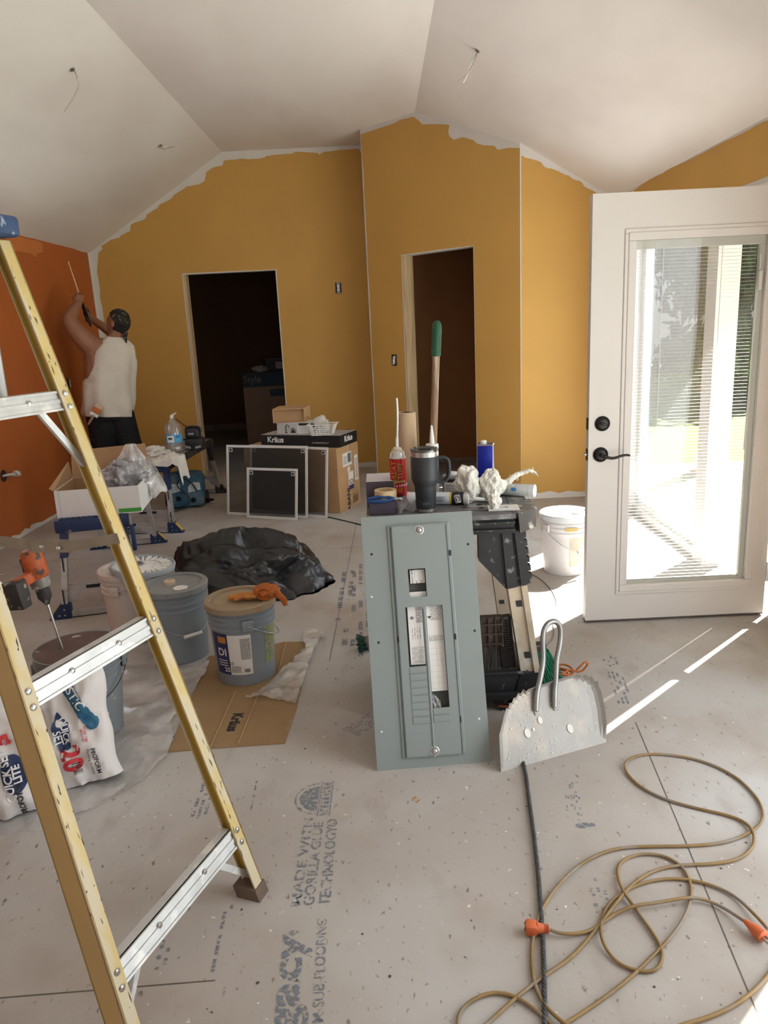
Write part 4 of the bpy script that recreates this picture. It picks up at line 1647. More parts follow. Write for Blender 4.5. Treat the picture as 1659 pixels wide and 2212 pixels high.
def platform(label, loc, rz, far_cap):
    """low folding work platform: grooved deck, four legs that splay along its length"""
    t = thing('work_platform', label, 'work platform', loc, rz, 'folding work platforms')
    L_, W_, H_ = 1.456, .427, .55
    y0, y1 = .10, L_ - .10
    m = MB()
    m.box((0, (y0 + y1) / 2, H_ - .012), (W_ - .07, y1 - y0, .012))
    for k in range(13):
        m.box((-(W_ - .09) / 2 + (W_ - .09) * k / 12, (y0 + y1) / 2, H_ - .003), (.012, y1 - y0, .008))
    m.build('deck', ALUD, t)
    for s in (-1, 1):
        m = MB()
        m.box((s * (W_ / 2 - .035), (y0 + y1) / 2, H_ - .032), (.014, y1 - y0, .062), bev=.003)
        m.m(1).box((s * (W_ / 2 - .0275), (y0 + y1) / 2, H_ - .032), (.001, .5, .034))
        m.build('side_rail', [BLK2 if far_cap else ALUD, BLK2], t)
    for e, yy in ((0, y0), (1, y1)):
        sg = -1 if e == 0 else 1
        m = MB()
        m.box((0, yy + sg * .02, H_ - .035), (W_ - .03, .05, .075), bev=.008)
        for k in range(12):
            m.box((-(W_ - .1) / 2 + (W_ - .1) * k / 11, yy + sg * .02, H_ + .004), (.017, .044, .008), bev=.002)
        cap = m.build('end_cap', NAVYP if not (far_cap and e) else BLK2, t, 40)  # black far cap, legs and feet: shade at that end painted as colour
        if e == 0:
            m = MB()
            m.box((-.03, yy - .027, H_ - .035), (.05, .012, .045), bev=.01)
            m.build('release_button', YEL, cap, 40)
            m = MB()
            m.lathe([(0, .002), (.055, .002), (.06, .0)], 28, T(.09, yy - .0255, H_ - .035) @ R90, sy=.36)
            m.m(1).lathe([(0, .0025), (.050, .0025), (.051, .001)], 28, T(.09, yy - .0255, H_ - .035) @ R90, sy=.27)
            m.m(0)
            for k in range(6):
                m.box((.058 + .0125 * k, yy - .0285, H_ - .035), (.008, .001, .010))
            m.build('oval_badge', [ALUD, INKB], cap)
        yf = 0 if e == 0 else L_
        for s in (-1, 1):
            m = MB()
            top = V((s * (W_ / 2 - .055), yy, H_ - .06))
            ft = V((s * (W_ / 2 - .018), yf, .045))
            d = (ft - top)
            u = V((.016, 0, 0))
            w = V((0, .022, 0))
            m.hexa([ft - u - w, ft + u - w, ft + u + w, ft - u + w, top - u - w, top + u - w, top + u + w, top - u + w])
            m.m(1)
            p, q = top.lerp(ft, .0), top.lerp(ft, .34)
            u2, w2 = u * 1.25, w * 1.2
            m.hexa([q - u2 - w2, q + u2 - w2, q + u2 + w2, q - u2 + w2, p - u2 - w2, p + u2 - w2, p + u2 + w2, p - u2 + w2])
            m.m(2)
            for f_ in (.5, .9):
                c = top.lerp(ft, f_)
                m.box(c + V((0, sg * .0225, 0)), (.008, .002, .16))
            leg = m.build('leg', [ALUD, NAVYP if not (far_cap and e) else BLK2, BLK2], t)
            m = MB()
            x = s * (W_ / 2 - .018)
            m.ext([(x - s * .035, yf - .026, .0), (x + s * .085, yf - .026, .0), (x + s * .085, yf - .026, .006), (x + s * .02, yf - .026, .085), (x - s * .035, yf - .026, .085)], (0, .052, 0))
            m.m(1)
            m.ext([(x + s * .078, yf - .02, .019), (x + s * .028, yf - .02, .081), (x + s * .024, yf - .02, .077), (x + s * .073, yf - .02, .016)], (0, .04, 0)) if not (far_cap and e) else None
            m.m(2)
            for a, b in ((.0, .055), (.0, .022), (.03, .022)):
                m.lathe([(.0, .003), (.005, .002), (.006, 0)], 8, T(x + s * a, yf - .0262, b) @ R90)
            m.build('foot', [NAVYP if not (far_cap and e) else BLK2, YEL, STEEL], leg)
        m = MB()
        yc = yf + (yy - yf) * .28
        m.box((0, yc, .165), (W_ - .05, .022, .036))
        m.m(1).box((.0, yc - .0115, .165), (.14, .001, .02))
        m.m(0)
        for s in (-1, 1):
            m.prism([(s * (W_ / 2 - .03), .150), (s * (W_ / 2 - .11), .150), (s * (W_ / 2 - .10), .11), (s * (W_ / 2 - .06), .085), (s * (W_ / 2 - .03), .08)], -.004, .004, T(0, yc - .012, 0) @ R90)
        m.build('upper_brace', [ALUD, INKB], t)
        m = MB()
        m.box((0, yf, .022), (W_ - .02, .03, .032))
        m.m(1).box((0, yf, .004), (W_, .034, .006))
        m.build('lower_brace', [ALUD, BLK2], t)
    if not far_cap:
        m = MB()
        m.box((W_ / 2 + .005, .03, H_ - .13), (.022, .03, .15), bev=.006)
        m.m(1).box((W_ / 2 + .0, .05, H_ - .05), (.012, .016, .10))
        m.build('lock_lever', [NAVYP, STEEL], t, 40)
    return t


platform('work platform with a navy end under the white carton', (-1.65, 4.085, 0), radians(11.9), False)
platform('work platform with black rails carrying the water jug and rags', (-1.896, 5.85, 0), radians(-3.0), True)

# ---- open white carton with plastic bags in it
CT = T(-1.622, 4.175, .556, 0, 0, radians(7))
ct = thing_m('open_carton', 'open white carton with a green stripe, its brown flap standing up, on a platform', 'box', CT)
w_, d_, h_, th = .46, .40, .155, .006
WCARD = mat('white_carton', (.77, .78, .79), .7, var=.03)
CBR = mat('carton_inside', (.43, .27, .15), .85, var=.07)
m = MB()
m.box((0, th / 2, h_ / 2), (w_, th, h_))
m.box((0, d_ - th / 2, h_ / 2), (w_, th, h_))
for s in (-1, 1):
    m.box((s * (w_ / 2 - th / 2), d_ / 2, h_ / 2), (th, d_ - 2 * th, h_))
m.m(1).box((0, d_ / 2, .004), (w_ - .01, d_ - .01, .006))
m.box((0, d_ - th - .002, h_ / 2), (w_ - 2 * th, .003, h_ - .002))
for s in (-1, 1):
    m.box((s * (w_ / 2 - th - .002), d_ / 2, h_ / 2), (.003, d_ - 3 * th, h_ - .002))
m.build('carton_body', [WCARD, CBR], ct)
m = MB()
m.hexa([(-w_ / 2, d_ - th, h_), (w_ / 2, d_ - th, h_), (w_ / 2, d_, h_), (-w_ / 2, d_, h_), (-w_ / 2, d_ + .05, h_ + .16), (w_ / 2 - .02, d_ + .06, h_ + .175), (w_ / 2 - .02, d_ + .065, h_ + .175), (-w_ / 2, d_ + .055, h_ + .16)])
m.build('standing_flap', CBR, ct)
m = MB()
m.hexa([(-w_ / 2 - .004, .01, h_), (-w_ / 2, .01, h_), (-w_ / 2, d_, h_), (-w_ / 2 - .004, d_, h_), (-w_ / 2 - .030, .02, h_ + .012), (-w_ / 2 - .026, .02, h_ + .012), (-w_ / 2 - .010, d_, h_ + .10), (-w_ / 2 - .014, d_, h_ + .10)])
m.build('side_flap', CBR, ct)
m = MB()
m.box((.17 - .0, -.001, .018), (.125, .002, .022))
m.build('green_stripe', mat('stripe_green', (.06, .34, .05), .6), ct)
m = MB()
m.box((-.205, -.001, h_ / 2), (.004, .002, h_ * .96))
m.build('seam_tape', mat('tape_grey', (.62, .63, .64), .5), ct)


def crumple(name, label, cat, loc, r, seedv, material, amp=.3, freq=2.4, sub=5, flat=.0, rz=0, parts=None):
    t = thing(name, label, cat, loc, rz)
    m = MB()
    o = V((seedv * 3.1, seedv, -seedv))

    def f(p):
        return max(.25, 1 + amp * fbm(p + o, 1.1) + amp * .55 * (ridge(p + o, freq) - .9) + amp * .2 * (ridge(p + o, freq * 2.7) - .9))
    tb_ = bmesh.new()
    bmesh.ops.create_icosphere(tb_, subdivisions=sub, radius=1)
    for v in tb_.verts:
        p = v.co.copy()
        k = f(p)
        q = V((p.x * r[0] * k, p.y * r[1] * k, p.z * r[2] * k + r[2]))
        q.z = max(q.z, flat + .002 * k)
        v.co = q
    m._take(tb_)
    m.build(parts or 'film', material, t, 75)
    return t


GREYBAG = sheer('grey_bag_film', (.40, .41, .44), .80, .25, .10, 10, .2)
CLEAR = sheer('clear_bag_film', (.80, .80, .81), .50, .2, .14, 14, .25)
cgrey = CT @ V((.115, .21, .004))
gb = crumple('carrier_bag', 'crumpled grey shop carrier bag stuffed in the white carton', 'bag', cgrey, (.115, .15, .135), 2.2, GREYBAG, .33, 2.6)
m = MB()
for k in range(2):
    m.tube([V((-.06 + .03 * k, -.03, .22)), V((-.03 + .03 * k, -.06, .28 - .03 * k)), V((.05, -.07, .255 - .02 * k)), V((.10, -.05, .19))], [.012, .02, .014], 8, smooth=2, flat=.3)
m.build('bag_handle', GREYBAG, gb, 70)
m = MB()
m.text('LOWES', .022, T(-.03, -.152, .145, pi / 2 - .15, 0, .1), .03)
m.build('bag_print', mat('bag_print', (.12, .14, .18), .6), gb)
cl = thing('bundled_bags', 'upright bundle of clear plastic bags standing behind the grey one in the carton', 'bag', CT @ V((.13, .335, .01)))
m = MB()


def bundle(u, v):
    a = 2 * pi * u
    k = (.055 + .02 * sin(v * pi)) * (1 - .55 * max(0, v - .75) / .25) * (1 + .22 * sin(a * 5 + v * 3) + .15 * noise.noise(V((a * 2, v * 5, 2))))
    return V((k * cos(a) + .02 * v, k * .8 * sin(a), .34 * v))


m.grid(bundle, 48, 24)
m.build('film', CLEAR, cl, 70)
hb = thing('clear_bag', 'clear plastic bag hanging over the right side of the white carton', 'bag', CT @ V((.185, .30, .115)))
m = MB()


def hang(u, v):
    x = (u - .5) * (.06 + .09 * (1 - v)) + .04
    y = .03 * sin(u * 7 + v * 4) + .02 * noise.noise(V((u * 4, v * 5, 1)))
    z = .13 - .21 * (1 - v) + .02 * sin(u * 9)
    return V((x + .03 * (1 - v), y, z))


m.grid(hang, 24, 24)
m.grid(lambda u, v: hang(u, v) + V((.0, .03 + .02 * sin(v * 3), .0)), 24, 24)
m.build('film', CLEAR, hb, 70)

# ---- on the far platform
RAG = mat('cotton_rag', (.66, .63, .58), .9, var=.10, vs=9, bump=.2, bs=40)
rg = thing('cotton_rag', 'pale cotton rag draped over the near end of the platform with the water jug', 'rag', (-1.80, 6.05, .556))
m = MB()


def drape(u, v):
    x = (u - .5) * .40
    y = (v - .5) * .30 - .03
    z = .012 + .03 * max(0, ridge((x * 6, y * 6, 2), 1.2) - .5) + .02 * fbm((x, y, 0), 9)
    ov_ = x - .135
    if ov_ > 0:
        z -= ov_ * 2.6
        x = .135 + ov_ * .35 + .02 * sin(y * 30)
    if y < -.15:
        z -= (-.15 - y) * 1.4
        y = -.15 - (-.15 - y) * .4
    return V((x + .04, y - .04, z))


m.grid(drape, 50, 44)
m.build('cloth', RAG, rg, 80)
crumple('cotton_rag', 'wadded pale rag in front of the water jug', 'rag', (-1.86, 6.16, .556), (.12, .10, .045), 5.5, RAG, .4, 2.8, 5)
rg2 = crumple('cotton_rag', 'pale rag bunched at the left end of the far platform, beside the carton', 'rag', (-1.99, 6.0, .556), (.085, .10, .04), 9.5, RAG, .4, 2.6, 5)

JUG = sheer('jug_plastic', (.70, .72, .72), .16, .08, .14, 6, .08)
jg = thing('water_jug', 'clear plastic water jug with a blue and white label on the far platform', 'jug', (-1.795, 6.50, .556))
m = MB()
m.lathe([(0, .003), (.066, 0), (.07, .006), (.070, .03), (.066, .045), (.070, .055), (.070, .165), (.067, .175), (.064, .20), (.055, .225), (.035, .25), (.022, .268), (.020, .285)], 40)
for k in range(10):
    a = 2 * pi * k / 10
    m.tube([(.071 * cos(a), .071 * sin(a), .17), (.068 * cos(a), .068 * sin(a), .20), (.05 * cos(a), .05 * sin(a), .235)], .003, 6)
m.build('jug_body', JUG, jg, 50)
m = MB()
m.lathe([(.0708, .075), (.0716, .076), (.0716, .145), (.0708, .146)], 40)
m.m(1)
wrap_label(m, .0705, .0705, 1, -pi / 2 - .65, -pi / 2 + .25, .08, .14, .002)
m.m(2)
wrap_label(m, .0705, .0705, 1, -pi / 2 - .45, -pi / 2 + .05, .108, .122, .0028)
m.m(3)
wrap_label(m, .0705, .0705, 1, -pi / 2 + .5, -pi / 2 + .9, .12, .135, .002)
m.build('jug_label', [mat('label_sky', (.10, .36, .62), .5, var=.2, vs=20), PAPER, INKB, mat('label_deep_blue', (.03, .16, .5))], jg)
m = MB()
m.tube([V((0, 0, .283)), V((0, 0, .30)), V((.02, 0, .315)), V((.04, .0, .325))], [.021, .021, .012, .010], 10, smooth=1, flat=.6)
m.build('knotted_cap', mat('knot_white', (.72, .69, .64), .8), jg, 60)
sk = thing('thin_stick', 'thin dark stick leaning between the water jug and the black radio', 'stick', (-1.745, 6.55, .75))
m = MB()
m.cyl((-.03, 0, .075), (.085, .02, -.03), .004, seg=6)
m.build('shaft', INKB, sk)
rd = thing('jobsite_radio', 'black jobsite radio beside the water jug on the far platform', 'radio', (-1.63, 6.55, .556), -.1)
m = MB()
m.box((0, 0, .052), (.155, .11, .10), bev=.02, seg=3)
m.box((-.01, 0, .14), (.125, .10, .09), bev=.022, seg=3)
m.box((0, -.05, .05), (.14, .03, .085), bev=.014)
m.m(1)
for s in (-1, 1):
    m.hexa([V((s * .02, -.067, .012)), V((s * .07, -.067, .022)), V((s * .07, -.064, .022)), V((s * .02, -.064, .012)), V((s * .02, -.067, .032)), V((s * .07, -.067, .042)), V((s * .07, -.064, .042)), V((s * .02, -.064, .032))])
m.build('radio_body', [BLACK, INKG], rd, 40)
m = MB()
m.tube([V((-.075, 0, .15)), V((-.07, 0, .195)), V((.055, 0, .195)), V((.06, 0, .15))], .010, 8, smooth=2)
m.build('carry_handle', BLACK, rd, 60)
m = MB()
m.box((-.01, -.0515, .14), (.05, .003, .018))
m.build('name_strip', INKG, rd)
tp_ = thing('yellow_tape_roll', 'small yellow tape roll tucked under the draped rag', 'tape', (-1.668, 5.93, .5605), rot=(0, 0, .2))
m = MB()
m.lathe([(.018, 0), (.028, 0), (.028, .016), (.018, .016), (.018, 0)], 20)
m.build('roll', YEL, tp_, 40)

# ---- teal compressor on the floor
TEALP = mat('compressor_teal', (.03, .105, .165), .6, var=.2, vs=7, col2=(.16, .19, .20), c2=(.5, .72), s2=7)
cp = thing('air_compressor', 'dusty teal air compressor on the floor beside the far platform', 'compressor', (-1.82, 6.80, 0), radians(12))
m = MB()
m.lathe([(0, -.17), (.10, -.17), (.135, -.15), (.148, -.10), (.150, .0), (.148, .10), (.135, .15), (.10, .17), (0, .17)], 36, T(0, 0, .175) @ Euler((0, pi / 2, 0)).to_matrix().to_4x4())
m.box((0, -.03, .115), (.31, .24, .20), bev=.03, seg=3)
m.box((0, -.12, .19), (.10, .06, .18), T(rx=-.12), bev=.02)
m.build('shroud', TEALP, cp, 45)
m = MB()
m.tube([V((-.03, -.09, .30)), V((-.03, -.07, .36)), V((-.02, .06, .375)), V((-.02, .10, .31))], .02, 10, smooth=2)
m.build('carry_handle', TEALP, cp, 60)
for x in (-.095, .08):
    m = MB()
    m.prism([(x - .055, .15), (x + .055, .17), (x + .05, .235), (x - .02, .24), (x - .055, .20)], .1535, .1555, T(0, 0, 0) @ Euler((pi / 2, 0, 0)).to_matrix().to_4x4())
    m.m(1)
    for r in range(4):
        m.box((x, -.156, .175 + .012 * r), (.06, .001, .004))
    m.build('data_label', [mat('dusty_label', (.55, .60, .62), .6, var=.1), mat('label_teal_ink', (.2, .33, .38))], cp)
for x, z in ((-.07, .10), (.06, .075)):
    m = MB()
    m.lathe([(0, .01), (.018, .01), (.022, .002), (.024, 0)], 16, T(x, -.150, z) @ R90)
    m.build('drain_plug', DARKM, cp, 40)
for sx in (-1, 1):
    m = MB()
    m.lathe([(0, -.018), (.055, -.018), (.06, -.01), (.06, .01), (.055, .018), (0, .018)], 24, T(sx * .178, .04, .062) @ Euler((0, pi / 2, 0)).to_matrix().to_4x4())
    m.build('wheel', BLACK, cp, 40)
for x in (-.09, .09):
    m = MB()
    m.box((x, -.10, .01), (.05, .05, .02), bev=.004)
    m.build('foot', BLACK, cp)
m = MB()
m.tube([V((.10, -.16, .16)), V((.06, -.20, .26)), V((-.03, -.19, .30)), V((-.08, -.17, .22)), V((.04, -.19, .12)), V((.02, -.20, .03)), V((-.10, -.24, .008)), V((-.2, -.28, .007))], .006, 6, smooth=2)
m.tube([V((.16, -.10, .08)), V((.24, -.08, .05)), V((.235, .0, .03)), V((.17, .02, .02))], .007, 6, smooth=2)
m.build('power_lead', BLACK, cp, 70)

# ---- boxes behind the window screens
E1 = V((.9238, -.3829, 0))
N1 = V((-.3829, -.9238, 0))
ZU = V((0, 0, 1))


def at_front(o, u, v, w=0):
    return o + E1 * u - N1 * v + ZU * w


boxA = V((-1.216, 6.545, 0))        # front left bottom corner of the big carton
BW, BD, BH = .90, .43, .555
RB = atan2(E1.y, E1.x)
bx = thing('shipping_box', 'large brown shipping box on the floor behind the window screens', 'box', boxA, RB)
m = MB()
m.box((BW / 2, BD / 2, BH / 2), (BW, BD, BH), bev=.004)
m.m(1).box((BW + .0005, BD / 2, BH / 2), (.001, .05, BH))
m.m(0).box((BW / 2, BD / 2, BH + .001), (BW, .06, .002))
m.build('carton', [CARD, CARDL], bx)
m = MB()
MR = axes(V((BW + .0016, 0, 0)), (0, 1, 0), (0, 0, 1))


def rlab(m, i, x0, x1, z0, z1, l=0):
    m.m(i).poly([(x0, z0, l), (x1, z0, l), (x1, z1, l), (x0, z1, l)], MR)


rlab(m, 0, .10, .28, .375, .49)
rlab(m, 0, .335, .40, .22, .44)
rlab(m, 0, .20, .30, .16, .315)
rlab(m, 1, .20, .30, .16, .20, .0006)
rlab(m, 0, .19, .235, .32, .36)
rn = random.Random(8)
for k in range(16):
    rlab(m, 2, .20 + .0045 * k, .2025 + .0045 * k, .40, .48, .0006)
for k in range(5):
    rlab(m, 2, .115, .18, .40 + .014 * k, .404 + .014 * k, .0006)
for k in range(12):
    rlab(m, 2, .35, .39, .24 + .015 * k, .246 + .015 * k * 1.0, .0006)
m.m(2)
m.text('SOS', .055, MR @ T(.255, .225, .0006, 0, 0, 0), .02)
m.text('ABANI', .085, MR @ T(.19, .085, .0003, 0, 0, pi / 2) @ T(0, 0, 0), .03, 1.0, None, .8)
for k in range(7):
    rlab(m, 2, .27 + .016 * k, .276 + .016 * k, .03, .03 + .09 * (.6 + .4 * rn.random()), .0003)
m.build('shipping_label', [PAPER, NAVY, INKB], bx)

kb = thing('black_box', 'flat black box with white lettering, lying on the large shipping box', 'box', at_front(boxA, .16, .04, BH + .003), RB)
m = MB()
KW, KD, KH = .76, .34, .098
m.box((KW / 2, KD / 2, KH / 2), (KW, KD, KH), bev=.002)
m.m(1).box((KW / 2, KD / 2, KH + .0006), (KW - .006, KD - .006, .001))
m.build('carton', [mat('box_black', (.012, .012, .014), .5, var=.15), mat('dusty_top', (.50, .47, .45), .8, var=.1)], kb)
m = MB()
m.text('Kr\u00e4us', .068, T(.145, -.001, .056, pi / 2), .03)
m.build('lettering', LTINK, kb)
m = MB()
m.text('LIVE BEAUTIFULLY', .017, T(.575, -.001, .035, pi / 2), .0, 1.15)
m.build('slogan', LTINK, kb)
m = MB()
m.text('Kr\u00e4us', .068, axes(V((KW + .001, .16, .055)), (0, 1, 0), (0, 0, 1)), .03)
m.build('lettering', LTINK, kb)

fb_o = at_front(boxA, .30, .09, BH + .003 + KH + .002)
fb = thing('faucet_box', 'white carton pictured with a black tap, on the flat black box', 'box', fb_o, RB + .08)
m = MB()
FW_, FD_, FH_ = .40, .20, .095
m.box((FW_ / 2, FD_ / 2, FH_ / 2), (FW_, FD_, FH_), bev=.0015)
m.build('carton', WCARD, fb)
m = MB()


def fq(m, i, x0, x1, z0, z1, y=-.0008):
    m.m(i).raw([(x0, y, z0), (x1, y, z0), (x1, y, z1), (x0, y, z1)], [(0, 1, 2, 3)])


fq(m, 0, .005, .19, .004, .09)
fq(m, 1, .205, .33, .072, .092)
fq(m, 1, .335, .395, .05, .092)
fq(m, 2, .21, .33, .01, .062)
for k in range(3):
    fq(m, 0, .22, .28, .045 - .012 * k, .049 - .012 * k, -.0014)
m.m(1).tube([V((.085, -.002, .012)), V((.085, -.002, .06)), V((.092, -.002, .078)), V((.108, -.002, .078)), V((.113, -.002, .06)), V((.113, -.002, .052))], .005, 6, smooth=2, flat=.5)
m.raw([(.075, -.0015, .008), (.098, -.0015, .008), (.098, -.0015, .014), (.075, -.0015, .014)], [(0, 1, 2, 3)])
m.tube([V((.355, -.002, .01)), V((.355, -.002, .035)), V((.366, -.002, .046)), V((.375, -.002, .035))], .004, 6, smooth=2, flat=.5)
for k in range(5):
    a = .5 + .5 * k
    m.tube([V((.15, -.002, .02)), V((.15 + .03 * cos(a), -.002, .02 + .035 * sin(a)))], .003, 5, flat=.5)
m.poly([(.15 + .028 * cos(t_), -.0018, .016 + .008 * sin(t_)) for t_ in [2 * pi * q / 14 for q in range(14)]])
m.build('printed_picture', [mat('print_grey', (.55, .55, .55)), INKB, mat('print_pale', (.70, .70, .71))], fb)

cbx = thing('cardboard_box', 'open-ended light brown box on top of the white tap carton', 'box', at_front(boxA, .285, .06, BH + .003 + KH + .002 + FH_ + .002), RB + .30)
m = MB()
CW, CD, CH = .275, .28, .118
th = .005
for z in (th / 2, CH - th / 2):
    m.box((CW / 2, CD / 2, z), (CW, CD, th))
for x in (th / 2, CW - th / 2):
    m.box((x, CD / 2, CH / 2), (th, CD, CH - 2 * th))
m.box((CW / 2, .05, CH / 2), (CW - 2 * th, .004, CH - 2 * th))
m.build('carton', CARDL, cbx)
m = MB()
MS = axes(V((CW + .0006, 0, 0)), (0, 1, 0), (0, 0, 1))
for a, b, c, d in ((.12, .125, .07, .095), (.12, .135, .068, .072), (.14, .146, .06, .075), (.07, .078, .02, .035), (.12, .15, .02, .03)):
    m.poly([(a, c, 0), (b, c, 0), (b, d, 0), (a, d, 0)], MS)
m.build('printed_marks', INKB, cbx)

bk = thing('plastic_basket', 'small white plastic basket at the right end of the flat black box', 'basket', at_front(boxA, .735, .10, BH + .003 + KH + .002), RB + .25)
m = MB()
bw0, bw1, bh = .085, .11, .085


def bwall(u, z):
    k = bw0 + (bw1 - bw0) * z / bh
    return k


for s, axis in ((-1, 0), (1, 0), (-1, 1), (1, 1)):
    for r in range(6):
        z = bh * r / 5
        k = bwall(0, z)
        c = V((0, s * k * .7, z)) if axis == 0 else V((s * k, 0, z))
        m.box(c, (2 * k, .004, .006) if axis == 0 else (.004, 1.4 * k, .006))
    for q in range(8):
        f_ = -1 + 2 * q / 7
        p0, p1 = (V((f_ * bw0, s * bw0 * .7, 0)), V((f_ * bw1, s * bw1 * .7, bh))) if axis == 0 else (V((s * bw0, f_ * bw0 * .7, 0)), V((s * bw1, f_ * bw1 * .7, bh)))
        m.cyl(p0, p1, .003, seg=4)
m.box((0, 0, .002), (2 * bw0, 1.4 * bw0, .004))
for s in (-1, 1):
    m.box((0, s * (bw1 * .7 + .006), bh + .003), (2 * bw1 + .024, .014, .006))
    m.box((s * (bw1 + .006), 0, bh + .003), (.014, 1.4 * bw1, .006))
m.build('basket_shell', WPL, bk)
bo2 = thing('white_pot', 'round white plastic fitting lying in the white basket', 'fitting', at_front(boxA, .70, .13, BH + .003 + KH + .055), RB)
m = MB()
m.lathe([(0, -.05), (.035, -.05), (.045, -.03), (.048, .03), (.04, .05), (0, .052)], 24, T(0, 0, .05) @ Euler((0, 1.2, .3)).to_matrix().to_4x4())
m.build('shell', mat('offwhite_plastic', (.66, .65, .61), .5), bo2, 50)

# ---- three window screens leaning on the box
SCRF = mat('screen_frame', (.70, .70, .69), .4, .2, var=.03)
MESH = sheer('insect_mesh', (.045, .045, .045), .62, .6, .0, 3, .04)


def screen(label, p0, p1, hgt, lean):
    d = (p1 - p0)
    L_ = d.length
    t = thing('window_screen', label, 'window screen', p0, 0, 'insect screens leaning on the box', rot=(-lean, 0, atan2(d.y, d.x)))
    m = MB()
    fw = .022
    for c, s in (((L_ / 2, 0, fw / 2), (L_, .009, fw)), ((L_ / 2, 0, hgt - fw / 2), (L_, .009, fw)), ((fw / 2, 0, hgt / 2), (fw, .009, hgt - 2 * fw)), ((L_ - fw / 2, 0, hgt / 2), (fw, .009, hgt - 2 * fw))):
        m.box(c, s, bev=.002)
    m.build('frame', SCRF, t)
    m = MB()
    m.raw([(fw, .002, fw), (L_ - fw, .002, fw), (L_ - fw, .002, hgt - fw), (fw, .002, hgt - fw)], [(0, 1, 2, 3)])
    m.build('mesh', MESH, t)
    m = MB()
    for x in (fw + .022, L_ - fw - .022):
        m.m(0).box((x, -.001, hgt - fw - .022), (.030, .004, .030))
        m.m(1).box((x, -.0025, hgt - fw - .022), (.02, .004, .02))
    m.build('corner_tab', [SCRF, INKB], t)
    return t


screen('middle window screen of three, wide, reaching furthest left in front of the box', FL(491, 1111), FL(665, 1120), .60, .15)
screen('rearmost window screen of three, reaching furthest right in front of the box', FL(540, 1105), FL(707, 1120), .585, .14)
screen('smallest window screen, in front of the other two', FL(534, 1117) + V((0, -.02, 0)), FL(643, 1123) + V((0, -.02, 0)), .425, .17)

# black lead running over the floor from the screens
t = thing('black_lead', 'thin black cable on the floor running from the screens towards the grey panel', 'cable', FL(745, 1124))
o_ = V(t.location)
m = MB()
m.tube([FL(x, y, .005) - o_ for x, y in ((560, 1098), (640, 1108), (706, 1116), (745, 1125), (790, 1136), (830, 1150))], .0045, 6, smooth=1)
m.build('cable', BLACK, t, 70)
t = thing('grey_wire', 'thin grey wire crossing the floor into the dark doorway', 'cable', FL(530, 1000))
o_ = V(t.location)
m = MB()
m.tube([FL(x, y, .004) - o_ for x, y in ((527, 968), (530, 985), (524, 993), (532, 1003), (537, 1018), (535, 1035))], .004, 6, smooth=2)
m.build('cable', INKG, t, 70)

# ---- in the dark room
tb2 = thing('tall_carton', 'tall brown carton with a dark blue top band in the dark room', 'box', (-1.84, 10.3, 0))
m = MB()
m.box((.32, .25, .495), (.64, .5, .99), bev=.004)
m.m(1).box((.32, -.002, .895), (.638, .006, .185))
m.box((.49, -.002, .715), (.27, .006, .10))
m.build('carton', [mat('carton_shade', (.36, .25, .18), .85, var=.06), mat('carton_blue', (.03, .06, .10), .6)], tb2)
m = MB()
m.text('Style', .13, T(.13, -.007, .90, pi / 2), .01)
m.build('lettering', mat('lettering_tan', (.30, .24, .18)), tb2)
bb = thing('small_black_box', 'black box with a white label on top of the tall carton', 'box', (-1.53, 10.36, .992), .12)
m = MB()
m.box((.19, .14, .085), (.38, .28, .17), bev=.006)
m.m(1).box((.19, -.001, .08), (.10, .002, .09))
m.m(2).box((.19, .14, .172), (.385, .29, .012), T(ry=.03))
m.build('carton', [mat('box_black', (.012, .012, .014), .5, var=.15), mat('label_grey', (.45, .45, .46)), mat('grey_lid', (.10, .11, .12), .5)], bb)
crumple('crumpled_paper', 'crumpled pale paper beside the black box on the tall carton', 'paper', (-1.60, 10.30, .994), (.10, .06, .045), 3.3, mat('paper_wad', (.5, .48, .45), .9), .5, 3, 4)
# ================================================================ objects: panel, work table and what stands on it, door side
TZ = .825
TB = lambda px, py: FL(px, py, TZ)
PAN = mat('panel_grey', (.245, .28, .272), .4, .1, var=.03, vs=3)
PAND = mat('panel_inside', (.10, .105, .10), .6)

# ---- breaker panel cover leaning on the work table
p0, p1 = FL(815, 1666), FL(1055, 1646)
PWD = .406
d = (p1 - p0).normalized()
LEAN = math.atan2(.285, .853)
PH = hypot(.285, .853)
pn = thing('breaker_panel_cover', 'grey metal breaker panel cover leaning upright against the work table', 'panel', p0, 0, None, (-LEAN, 0, atan2(d.y, d.x)))
m = MB()
U = lambda u: u * PWD
Wv = lambda v: v * PH
hx0, hx1, hz0, hz1 = U(.25), U(.755), Wv(.05), Wv(.95)
m.cells([0, hx0 + .018, hx1 - .014, PWD], [0, hz0, hz1 - .012, PH], 0, .003, [(hx0 + .018, hx1 - .014, hz0, hz1 - .012)])
for c, s in (((PWD / 2, .008, .0015), (PWD, .014, .003)), ((PWD / 2, .008, PH - .0015), (PWD, .014, .003)), ((.0015, .008, PH / 2), (.003, .014, PH)), ((PWD - .0015, .008, PH / 2), (.003, .014, PH))):
    m.box(c, s)
